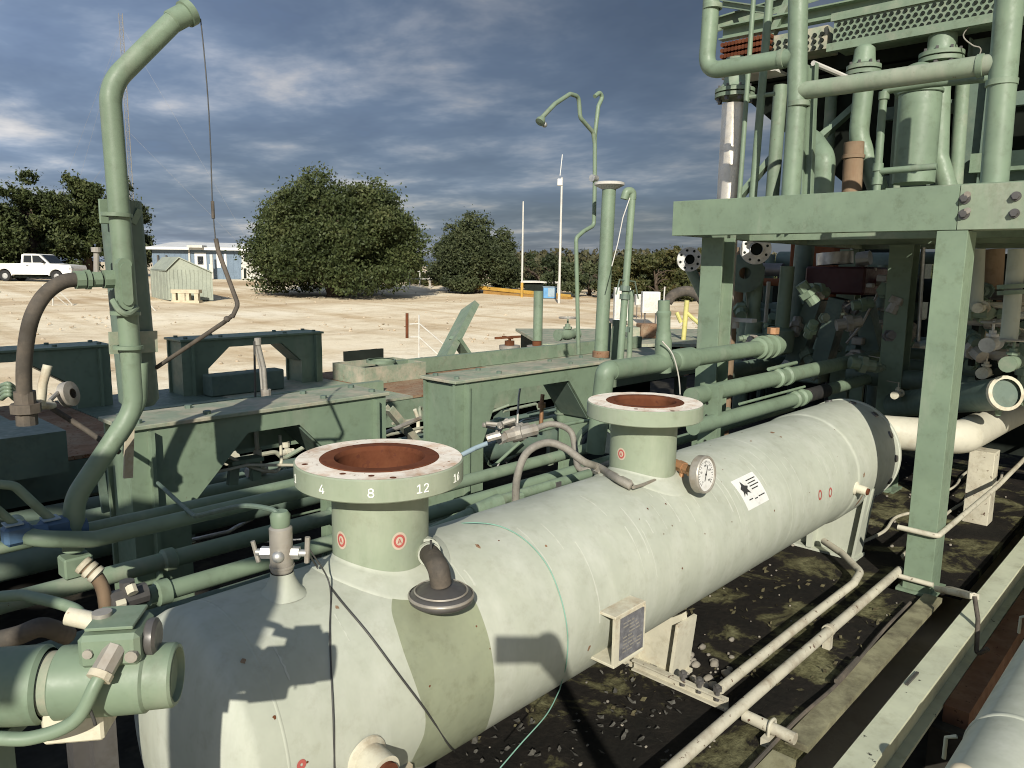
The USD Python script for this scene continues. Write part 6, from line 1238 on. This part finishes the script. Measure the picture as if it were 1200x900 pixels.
V = np.stack([P_ - a * s_, P_ + b * s_ * .6, P_ + a * s_, P_ - b * s_ * .6], 1).reshape(-1, 3); i4 = np.arange(n)[:, None] * 4; m.v.append(V); m.f.append(np.vstack([i4 + [0, 1, 2], i4 + [0, 2, 3]])); m.n = len(V)
solo("far_brush", m, "scrub", "low grey brown brush along the far edge of the yard", "brush", kind="stuff", smooth=False)

# white pickup truck, side on, facing right
def pickup(o, deg):
    t = thing("pickup_truck", "white crew pickup truck parked under the oaks at far left", "truck", o); L = LF(o, deg); Wd = 1.9
    def prof(poly, y0, y1): m = MB(); m.prism(poly, L(0, y0, 0), L.x, UP, -(y1 - y0)) if False else None; return None
    def slab(m, poly, y0, y1):                            # polygon in (x, z), from y0 to y1
        k = len(poly); V = [L(x, y0, z) for x, z in poly] + [L(x, y1, z) for x, z in poly]; cs = m3.CrossSection([np.asarray(poly, float)], m3.FillRule.NonZero); q = m3.Manifold.extrude(cs, y1 - y0).to_mesh(); v = q.vert_properties[:, :3]
        m.add(np.array([L(p[0], y1 - p[2], p[1]) for p in v]), q.tri_verts); return m
    arch = lambda cx: [(cx + .47 * math.cos(a), .42 + .47 * math.sin(a)) for a in np.linspace(PI, 0, 9)]
    m = slab(MB(), [(-2.95, .55), (-2.25, .55)] + arch(-1.75) + [(-1.2, .50), (1.25, .50)] + arch(1.80) + [(2.35, .52), (2.85, .55), (2.9, .95), (2.82, 1.16), (1.35, 1.27), (-.55, 1.27), (-2.95, 1.22)], 0, Wd); body = part(t, "body", m, "white", 20)
    m = slab(MB(), [(-.62, 1.27), (1.35, 1.27), (.72, 1.86), (.45, 1.92), (-.35, 1.92), (-.55, 1.85)], .10, Wd - .10); cab = part(t, "cab", m, "white", 20)
    for nm, poly in (("side_window", [(-.45, 1.32), (.12, 1.32), (.12, 1.80), (-.38, 1.80)]), ("side_window", [(.20, 1.32), (1.12, 1.32), (.64, 1.80), (.20, 1.80)])):
        m = slab(MB(), poly, .092, .099); part(t, nm, m, "glass_dark", False)
    m = MB(); m.add([L(1.30, .16, 1.30), L(1.30, Wd - .16, 1.30), L(.76, Wd - .2, 1.83), L(.76, .2, 1.83)], [[0, 1, 2, 3]]); m.v[0] += L.x * .03 + UP * .02; part(t, "windscreen", m, "glass_dark", False)
    for cx in (-1.75, 1.80):
        for y in (.02, Wd - .28):
            m = MB(); m.rev([(.2, 0), (.36, 0), (.39, .04), (.39, .22), (.36, .26), (.2, .26)], L(cx, y, .40), L.y, 22); w = part(t, "wheel", m, "tyre", 40); m = MB(); m.rev([(1e-4, .03), (.10, .02), (.21, .03), (.23, .01)], L(cx, y, .40), L.y, 16); part(w, "rim", m, "steel", 40)
    m = MB(); L.box(m, 2.86, 2.98, .1, Wd - .1, .50, .68, .02).cut(); L.box(m, -3.05, -2.94, .1, Wd - .1, .52, .68, .02).cut(); part(t, "bumper", m, "cap", 30)
    m = MB(); L.box(m, 2.70, 2.90, -.01, .25, .86, 1.04, .03); part(t, "headlight", m, "steel", 30)
    m = MB(); L.box(m, .95, 1.10, -.22, -.02, 1.30, 1.48, .03); part(t, "mirror", m, "tyre", 30)
    m = MB(); L.box(m, -2.6, 2.6, .3, Wd - .3, .30, .60); part(t, "chassis", m, "dark_and_void_shade", False)
    m = MB(); L.box(m, -.2, -.05, -.012, .0, 1.08, 1.13); part(t, "door_handle", m, "tyre", False)
o = yard(36, 62); pickup(o - R2 * .1, 0)
# blue metal building
def building(o, deg, Wd, Hh):
    t = thing("metal_building", "long low blue metal building with a pale roof and white door", "building", o); L = LF(o, deg); D = 9
    m = MB(); L.box(m, 0, Wd, 0, D, -.3, Hh); part(t, "wall", m, "siding", False)
    for k in range(int(Wd / .45)):
        m = MB(); x = .1 + k * .45; L.box(m, x, x + .05, -.02, .002, 0, Hh - .05); part(t, "rib", m, "siding", False)
    m = MB(); V = [L(-.3, -.5, Hh - .02), L(Wd + .3, -.5, Hh - .02), L(Wd + .3, D / 2, Hh + .55), L(-.3, D / 2, Hh + .55), L(-.3, D + .5, Hh - .02), L(Wd + .3, D + .5, Hh - .02)]; V += [v_ - UP * .12 for v_ in V]
    m.add(V, [[0, 1, 2, 3], [3, 2, 5, 4], [6, 9, 8, 7], [9, 10, 11, 8], [0, 6, 7, 1], [4, 5, 11, 10], [0, 3, 9, 6], [3, 4, 10, 9], [1, 7, 8, 2], [2, 8, 11, 5]]); rf = part(t, "roof", m, "roof", False)
    m = MB(); L.box(m, -.3, Wd + .3, -.62, -.5, Hh - .2, Hh + .02); part(rf, "gutter", m, "white", False)
    s = Wd / 140.0                                        # metres per pixel column of the photograph, from px 180
    def at_(px): return (px - 180) * s
    m = MB(); L.box(m, at_(231), at_(245), -.06, .02, 0, 2.15, .01); dr = part(t, "door", m, "white", 30)
    m = MB(); L.box(m, at_(234.5), at_(241.5), -.075, -.055, 1.15, 1.85); part(dr, "door_window", m, "glass_dark", False)
    m = MB(); L.box(m, at_(224), at_(226), -.12, -.0, 0, Hh - .1); L.box(m, at_(228), at_(246), -1.0, .0, 2.55, 2.75); part(t, "door_trim", m, "white_dull", False)
    for a, b in ((257, 262), (266, 269)): m = MB(); L.box(m, at_(a) + .02, at_(b), -.06, .0, .9, 2.1); part(t, "window", m, "white", False)
    m = MB(); L.box(m, at_(254), at_(257), -.9, -.75, 0, 2.0); L.box(m, at_(252), at_(254), -.8, -.7, 0, 1.2); part(t, "porch_post", m, "white_dull", False)
    m = MB(); L.box(m, at_(292), at_(304), -1.2, -.3, 0, 1.2); L.box(m, at_(293), at_(303), -1.2, -.4, 1.22, 2.35); wt = part(t, "white_cabinet", m, "white_dull", False); m = MB(); L.box(m, at_(295), at_(298), -1.22, -1.2, .05, .9); L.box(m, at_(296), at_(300), -1.22, -1.2, 1.5, 2.1); part(wt, "openings", m, "dark_and_void_shade", False)
    m = MB(); L.box(m, at_(306), at_(319), -1.6, -.8, 0, 1.9); part(t, "pale_bin", m, "white_dull", False)
    for a in (187, 197): m = MB(); L.box(m, at_(a), at_(a) + .12, -.2, -.1, 0, 1.9); part(t, "pipe_post", m, "cap", False)
o = yard(179, 72); Wd = np.linalg.norm((yard(322, 72) - o)[:2]); Hh = YD(250, 291, 72)[2] - o[2]; building(o, 0, Wd, Hh)
# green shed on a pallet
def shed(o):
    d_ = 43; s = d_ / FPX * 1.03
    t = thing("metal_shed", "small pale green metal shed with a gabled top in the yard", "shed", o); L = LF(o, 0); W2, H2 = 47 * s, 30 * s; gx = 17 * s
    # gable end faces us, the long side runs back to the left
    m = MB(); prof = [(0, .05), (W2, .05), (W2, H2), (W2 * .28, H2 + 13 * s), (0, H2 + 2 * s)]; prof = [(gx + x * .86, z) for x, z in prof]
    L2 = LF(o, 24)
    V = [L(gx, 0, .05), L(58 * s, .6, .05), L(58 * s, .6, H2), L(gx + 12 * s, .2, H2 + 14 * s), L(gx, 0, H2 + 1 * s)]; back = [v_ + F2 * 2.6 - R2 * (gx + 1.25) for v_ in V]
    m.add(V + back, np.array([[0, 1, 2, 2], [0, 2, 3, 4], [5, 7, 6, 6], [5, 9, 8, 7], [0, 5, 6, 1], [1, 6, 7, 2], [4, 9, 5, 0]])); part(t, "wall", m, "shed", False)
    m = MB(); e = .08; A = [V[2] + R2 * e, V[3] + UP * .05, V[4] - R2 * .02 + UP * .03]; Bk = [back[2] + R2 * e, back[3] + UP * .05, back[4] + UP * .03]; A = [a_ - F2 * .12 for a_ in A]
    m.add(A + Bk, [[0, 3, 4, 1], [1, 4, 5, 2]]); m.add([a_ - UP * .05 for a_ in A + Bk], [[0, 1, 4, 3], [1, 2, 5, 4]]); m.add(A + [a_ - UP * .05 for a_ in A], [[0, 1, 4, 3], [1, 2, 5, 4]]); part(t, "roof", m, "shed", False)
    for k in range(11):
        x = k / 11; p = V[0] + (V[1] - V[0]) * (x + .04) - F2 * .012; m = MB(); m.obox(p + UP * (H2 * .5 + .1), (V[1] - V[0]) / np.linalg.norm(V[1] - V[0]) * .02, F2 * .012, UP * (H2 * .5 - .05)); part(t, "rib", m, "shed", False)
    for k in range(5):
        p = V[0] + (back[0] - V[0]) * (k + .5) / 5; m = MB(); m.obox(p + UP * (H2 * .5) - R2 * .01, R2 * .012, (back[0] - V[0]) / 5 * .05, UP * (H2 * .5 - .05)); part(t, "rib", m, "shed", False)
    t2 = thing("pallet_stand", "pale wooden stand with two dark openings in front of the green shed", "pallet", o + R2 * 28 * s); Lp = LF(o - F2 * .7, 0)
    for a, b in ((27, 30.5), (33, 41), (49, 53), (39, 44)):
        m = MB(); Lp.box(m, a * s, b * s, 0, .25, -.1, 10 * s); part(t2, "upright", m, "pallet", False)
    for z0, z1 in ((9, 12.5), (-1, 1.6)): m = MB(); Lp.box(m, 26 * s, 54 * s, -.03, .4, z0 * s, z1 * s); part(t2, "board", m, "pallet", False)
o = yard(176, 43); shed(o)
# poles, canopy, portable toilet, boom, cabinets
for lab, px, top_, base_, d, r in (("shorter white pole with a yellow foot left of the blue booth", 612, 236, 357, 48, .07), ("taller white pole with a small white box near its top", 656, 208, 365, 42, .075)):
    c = yard(px, d); tpz = YD(px, top_, d)[2]; t = thing("white_pole", lab, "pole", c); m = MB(); m.cyl(c - UP * .3, [c[0], c[1], tpz], r, r * .7, n=12); part(t, "pole", m, "white_dull", 40)
    if px == 612: m = MB(); m.cyl(c - UP * .2, c + UP * .9, r * 1.25, n=12); part(t, "yellow_foot", m, "yellow", 40)
    else: m = MB(); q = np.array([c[0], c[1], tpz]) + UP * .1 - R2 * .1; m.obox(q - UP * .35, R2 * .14, F2 * .12, UP * .18, .03); m.cyl(q, q + UP * 1.1 + R2 * .1, .025, n=6); part(t, "antenna_box", m, "white", 30)
d = 50; cn = thing("canopy", "low dark canopy with a thin pale roof beside the white poles", "canopy", yard(635, d)); a, b = YD(611, 331, d), YD(654, 330, d); a[2] = b[2] = (a[2] + b[2]) / 2; m = MB(); m.obox((a + b) / 2 + F2 * 1.2, (b - a) / 2, F2 * 1.3, UP * .06); part(cn, "roof", m, "white_dull", False)
m = MB(); m.obox((a + b) / 2 + F2 * 1.2 - UP * .35, (b - a) / 2 * .8, F2 * 1.1, UP * .27); part(cn, "dark_ceiling", m, "dark_and_void_shade", False)
for p in (a, b):
    for f_ in (0, 2.2): m = MB(); q = p + F2 * f_; m.cyl([q[0], q[1], gz(q[0], q[1]) - .2], q, .05, n=8); part(cn, "post", m, "white_dull", 40)
d = 47; c = yard(645, d); t = thing("blue_booth", "blue portable booth between the canopy and the taller pole", "booth", c); L = LF(c); hh = YD(645, 336, d)[2] - c[2]; wv = 15 / FPX * d
m = MB(); L.box(m, -wv / 2, wv / 2, 0, .9, 0, hh * .93, .03); part(t, "cabin", m, paint("booth_blue", (.10, .26, .45), .5), 30); m = MB(); L.box(m, -wv / 2 - .03, wv / 2 + .03, -.03, .93, hh * .93, hh, .04); part(t, "roof", m, "blue_pale", 30); m = MB(); L.box(m, -wv * .15, wv * .38, -.02, .01, .1, hh * .88); part(t, "door", m, "blue_pale", 30)
d = 52; a, b = YD(558, 344, d), YD(668, 358, d * .90); bm = thing("yellow_boom", "long yellow boom lying on the ground below the smaller oak", "boom", (a + b) / 2); a[2] = gz(*a[:2]) + .35; b[2] = gz(*b[:2]) + .15; m = MB(); m.bar(a, b, .22, .24, bev=.03); part(bm, "beam", m, "yellow", 30); m = MB(); m.bar(a + (b - a) * .1 - UP * .3, a + (b - a) * .5 - UP * .3, .3, .3); m.bar(a + (b - a) * .55 - UP * .2, b - UP * .1, .5, .15); part(bm, "runner", m, paint("rusty_yellow", (.32, .18, .05), .8), False)
for lab, px, tp_, bs, d, w in (("left white cabinet on the pad behind the clamped pipes", 729, 337, 376, 30, 18), ("right white cabinet behind the stepped green stub", 763, 342, 367, 30, 20), ("smallest white cabinet between the two larger ones", 750, 345, 358, 33, 9)):
    c = YD(px, bs, d); L = LF(c); hh = YD(px, tp_, d)[2] - c[2]; wv = w / FPX * d; t = thing("white_cabinet", lab, "cabinet", c); m = MB(); L.box(m, -wv / 2, wv / 2, 0, .5, 0, hh, .02); part(t, "case", m, "white", 30); m = MB(); L.box(m, -wv * .44, wv * .44, -.015, .002, hh * .06, hh * .94); part(t, "door", m, "white_dull", 30)
    m = MB(); L.box(m, -wv * .35, -wv * .28, .1, .2, min(-.02, gz(*c[:2]) - c[2] - .1), 0); L.box(m, wv * .28, wv * .35, .1, .2, min(-.02, gz(*c[:2]) - c[2] - .1), 0); part(t, "legs", m, "cap", False)
# the far skid with its gear
fs = thing("far_skid", "low skid with a pale top plate and sides painted near-black as shade behind the stacks", "skid", YD(780, 400, 14.5)); L = LF(YD(790, 398, 15) * [1, 1, 0] + [0, 0, 0], 8); z_ = YD(760, 402, 15)[2]
m = MB(); L.box(m, -2.6, 9, 0, 3.6, z_ - .06, z_); part(fs, "top_plate", m, "green_dusty", False); m = MB(); L.box(m, -2.5, 9, .3, 3.4, -.3, z_ - .09); part(fs, "painted_void_shade", m, "dark_and_void_shade", False)  # near-black box paints the shade below the top plate
for k in range(8): m = MB(); L.box(m, -2.4 + k * 1.3, -2.25 + k * 1.3, .05, .2, -.4, z_ - .061); part(fs, "leg", m, "rust_deck", False)
for k, (px, w, h_, mt) in enumerate(((762, 22, .30, "rust_deck"), (745, 12, .22, "green_dusty"), (835, 20, .3, "rust_deck"), (860, 18, .45, "grey"))):
    q = YD(px, 398, 16); m = MB(); LL = LF([q[0], q[1], z_], 8); LL.box(m, -w / 2 / FPX * 16, w / 2 / FPX * 16, 0, .4, 0, h_, .02); part(fs, "deck_gear", m, mt, 30)
st = thing("yellow_stand", "yellow forked pipe stand left of the platform's left post", "stand", YD(803, 396, 16)); a = YD(801, 398, 16); m = MB(); m.tube([a, YD(805, 352, 16)], .05, n=10); m.tube([YD(804, 366, 16), YD(820, 380, 16)], .04, n=8); m.tube([YD(798, 378, 16), YD(793, 366, 16)], .04, n=8); part(st, "stand", m, paint("faded_yellow", (.50, .46, .16), .6), 40)
t = thing("sagging_duct", "brown sagging duct behind the yellow stand", "duct", YD(805, 345, 18)); m = MB(); m.tube(smooth_curve([YD(782, 354, 18), YD(790, 345, 18), YD(805, 341, 18), YD(818, 346, 18), YD(826, 356, 18)], 6), .12, n=14); part(t, "duct", m, "hose", True)
for k, (lab, px, py, r, mt) in enumerate((("pale boulder at the foot of the gooseneck pipe", 688, 386, .30, "pale_pipe"), ("sandy mound behind the clamped pipes", 745, 385, .5, "stone"), ("pale low mound right of the yard valve", 722, 380, .45, "pale_pipe"))):
    c = YD(px, py, 22); s_ = trimesh.creation.icosphere(3, 1.0); v = np.array(s_.vertices); v *= (.8 + .4 * meshkit.fbm(v * 1.4 + k * 9, 3))[:, None]; c[2] = gz(*c[:2]); m = MB(); m.add(v * [r, r, r * .9] + c + [0, 0, r * .5], s_.faces); solo("boulder", m, mt, lab, "rock", smooth=True)
# loose stones over the yard
rnd = np.random.default_rng(9); m = MB()
for k in range(900):
    d, a = rnd.uniform(9, 52), rnd.uniform(-.62, .40); x, y = d * math.cos(HEAD - a), d * math.sin(HEAD - a); r = rnd.uniform(.02, .075); s_ = trimesh.creation.icosahedron(); v = s_.vertices * r * rnd.uniform(.6, 1.2, (12, 1)) * [1, 1, .7]; m.add(v + [x, y, gz(x, y) + .02], s_.faces)
solo("yard_stones", m, "yard_stone", "small loose stones scattered over the dirt yard", "stones", kind="stuff", smooth=False)
# hand rails
hr = thing("hand_rail", "rusty post with a pale step rail at the yard edge of the base", "railing", yard(500, 19)); d = 17
m = MB(); a = YD(477, 396, d); m.cyl(a, YD(477, 367, d), .035, n=10); part(hr, "rusty_post", m, "rust", 40)
m = MB(); m.tube([YD(491, 424, d), YD(491, 369, d)], .022, n=8); m.tube([YD(480, 380, d), YD(491, 379, d), YD(530, 412, d)], .018, n=8); m.tube([YD(480, 395, d), YD(491, 395, d), YD(518, 420, d)], .018, n=8); part(hr, "rails", m, "white_dull", 40)
for lab, px, py, d, s_ in (("white step rail left of the rubber hose in the yard", 62, 352, 40, 1), ("white step rail right of the green column in the yard", 172, 368, 36, .8)):
    t = thing("hand_rail", lab, "railing", YD(px, py, d)); m = MB(); f_ = s_
    m.tube([YD(px - 12 * f_, py + 4, d), YD(px - 12 * f_, py - 18 * f_, d), YD(px, py - 18 * f_, d), YD(px + 22 * f_, py + 4, d), YD(px + 22 * f_, py + 14 * f_, d)], .03, n=6); m.tube([YD(px, py + 8, d), YD(px, py - 18 * f_, d)], .03, n=6); m.tube([YD(px, py - 8 * f_, d), YD(px + 22 * f_, py + 10 * f_, d)], .025, n=6); part(t, "rails", m, "white_dull", 40)
# fence beneath the oaks
fn = thing("pipe_fence", "pale pipe fence running behind the big oak", "fence", yard(460, 55)); prev = None
for k, px in enumerate(range(300, 515, 12)):
    q = yard(px, 57); m = MB(); m.cyl(q - UP * .2, q + UP * 1.25, .05, n=8); part(fn, "post", m, "white_dull", 40)
    if prev is not None:
        for h_ in (1.2, .65): m = MB(); m.tube([prev + UP * h_, q + UP * h_], .035, n=6); part(fn, "rail", m, "white_dull", 40)
    prev = q
# lattice mast far behind the column
o = yard(160, 150); hm = YD(158, 18, 150)[2] - o[2]; ms = thing("lattice_mast", "thin guyed lattice radio mast far behind the vent pipe", "mast", o); L = LF(o, 0); legs = [(-.32, -.2), (.32, -.2), (0, .36)]
for x, y in legs: m = MB(); m.cyl(L(x, y, 0), L(x, y, hm), .04, n=6); part(ms, "leg", m, "hose_grey", 40)
m = MB(); k = 0; z = 0
while z < hm - 1.2:
    for i in range(3): a, b = legs[i], legs[(i + 1) % 3]; m.bar(L(*a, z), L(*b, z + 1.1), .03, .03, F2); m.bar(L(*a, z + 1.1), L(*b, z + 1.1), .03, .03, F2 + UP * .1)
    z += 1.1
part(ms, "bracing", m, "hose_grey", False)
m = MB(); m.rev([(1e-4, 0), (.5, .1), (.55, .25)], L(-1.6, -.4, hm * .71), -F2, 14); m.bar(L(-1.6, 0, hm * .71), L(0, 0, hm * .71), .06, .06); L.box(m, -.5, .3, -.5, -.2, hm * .78, hm * .8); part(ms, "dish", m, "white", 40)
m = MB()
for fx, fy in ((-22, 6), (20, 8), (0, -24)):
    for q in (.55, .95): p = L(fx, fy, 0); p[2] = gz(p[0], p[1]); m.tube([p, L(0, 0, hm * q)], .010, n=5)
part(ms, "guy_wires", m, "grey", 40)

# ================================================================== OUT OF FRAME: gear behind the camera whose shadows fall into the picture, partly added for that shade
SD = np.array([math.cos(SUN_AZ), math.sin(SUN_AZ), 0]); SR = np.array([math.sin(SUN_AZ), -math.cos(SUN_AZ), 0])
def ST(s, t, back):                                      # s right across the sunbeam, t up across it, back metres behind the camera
    h_ = -back; return SR * s + SD * h_ + UP * ((t - h_ * math.sin(SUN_EL)) / math.cos(SUN_EL))
t = thing("overhead_header", "horizontal green header pipe behind the viewer, out of the picture", "pipe", ST(-2, 2.2, 1.2)); m = MB(); m.tube([ST(-4.5, 2.22, 1.2), ST(-.86, 2.20, 1.2)], .15, n=20); part(t, "pipe_run", m, "green", 40); m = MB(); a = ST(-3.2, 2.2, 1.2); m.cyl([a[0], a[1], -.4], a, .06, n=12); part(t, "post", m, "green", 40)
t = thing("added_shadow_pipe", "short unseen green pipe added behind the viewer to cast a shadow", "pipe", ST(-1, 1.96, .9)); m = MB(); m.tube([ST(-1.02, 1.83, .9), ST(-.71, 1.83, .9)], .16, n=20); part(t, "pipe_run", m, "green", 40); m = MB(); a = ST(-.9, 1.83, .9); m.cyl([a[0], a[1], -.4], a, .05, n=12); part(t, "post", m, "green", 40)  # unseen pipe, added and sized to shade the vessel's near end
t = thing("pipe_stand", "broad dark green stand under the near pipe at the left edge", "stand", ST(-.9, 1, -1.0)); m = MB(); a = ST(-.83, 1.62, -1.0); m.obox([a[0], a[1], a[2] / 2], SR * .075, SD * .03, UP * a[2] / 2, .004); part(t, "plate", m, "green_deep_shade", 30); m = MB(); m.obox([a[0], a[1], a[2] + .012], SR * .09, SD * .06, UP * .01); part(t, "top_plate", m, "green_deep_shade", 30)
t = thing("rear_machine", "tall green machine housing behind the viewer, out of the picture", "machine", ST(-2.9, 4.2, 4)); a, b = ST(-4.4, 2.95, 4.0), ST(-1.88, 5.2, 4.0); m = MB()
for z0, z1, w in ((-.4, a[2] - .02, .12),):
    for s in (-3.5, -2.2): q = ST(s, 3.4, 4.0); m.obox([q[0], q[1], (z0 + z1) / 2], SR * .08, SD * .08, UP * (z1 - z0) / 2)
part(t, "leg", m, "green", 30); m = MB(); c = (a + b) / 2; m.obox(c + SD * -.6, SR * 1.26, SD * .6, UP * (b[2] - a[2]) / 2, .04); part(t, "housing", m, "green", 30)
t = thing("added_shadow_block", "low unseen green block added behind the viewer to cast shade", "cabinet", ST(-2.5, 1, 1.6)); a = ST(-2.7, 1.93, 1.6); m = MB(); m.obox([a[0], a[1], (a[2] - .4) / 2], SR * 1.30, SD * .02, UP * (a[2] + .4) / 2, .004); part(t, "panel", m, "green", 30)  # unseen block added to darken the lower left with its shadow
m = MB(); m.obox([a[0], a[1], (a[2] - .4) / 2] - SD * .4, SR * 1.28, SD * .36, UP * (a[2] + .36) / 2, .01); part(t, "case", m, "green2", 30)
# the photographer's phone and arm, behind the lens
ph = thing("phone", "black phone held up behind the viewpoint, out of the picture", "phone", [0, 0, EYE]); c = np.array([0, 0, EYE]) - _fw * .02 + _rt * .0 - _dn * .0
m = MB(); m.obox(c, _rt * .082, _dn * .047, _fw * .005, .004); part(ph, "body", m, "black", 30)
hnd = c + _rt * .105 + _dn * .02
def chain(pts):
    M_ = [m3.Manifold.hull_points(np.vstack([trimesh.creation.icosphere(2, r0).vertices + p0, trimesh.creation.icosphere(2, r1).vertices + p1])) for (p0, r0), (p1, r1) in zip(pts, pts[1:])]
    o_ = M_[0]
    for q in M_[1:]: o_ = o_ + q
    return o_
gz0 = -.38; hc_ = np.array([0, 0, 0]) - F2 * .42 + R2 * .62
J = lambda x, y, z: hc_ + R2 * x + F2 * y + UP * z
body_ = chain([(J(0, 0, .62), .14), (J(0, 0, .95), .145), (J(0, .0, 1.02), .11), (J(0, .02, 1.12), .055), (J(0, .05, 1.26), .095), (J(0, .04, 1.33), .09)])
body_ = body_ + chain([(J(-.17, 0, 1.0), .07), (J(.17, 0, 1.0), .07)]) + chain([(J(-.17, 0, 1.0), .06), (J(-.12, .20, 1.32), .045), (hnd + _rt * .06 + _dn * .07 - _fw * .05, .034), (hnd + _rt * .01, .054), (hnd - _dn * .03, .052)]) + chain([(J(.17, 0, 1.0), .06), (J(.24, .02, .72), .045), (J(.24, .12, .50), .033), (J(.24, .14, .42), .04)])
for sx in (-1, 1): body_ = body_ + chain([(J(.09 * sx, 0, .58), .10), (J(.10 * sx, .03, .14), .065), (J(.10 * sx, -.02, gz0 + .08), .045), (J(.10 * sx, .12, gz0 + .05), .045)])
for k in range(4): b0 = hnd + _dn * (-.03 + .02 * k) + _fw * .012; body_ = body_ + chain([(b0, .010), (b0 - _rt * .03 + _fw * .012, .009), (b0 - _rt * .055 + _fw * .008, .008)])
body_ = body_ + chain([(hnd + _dn * -.02 - _fw * .03, .012), (hnd - _rt * .045 - _fw * .025 - _dn * .02, .010)])
q = body_.refine_to_length(.03).to_mesh(); tm = trimesh.Trimesh(q.vert_properties[:, :3], q.tri_verts); trimesh.smoothing.filter_taubin(tm, iterations=6); m = MB(); m.tm(tm)
pr_ = thing("person", "person in dark clothes holding a phone up with one hand, behind the viewpoint", "person", hc_); part(pr_, "figure", m, "cloth", True)
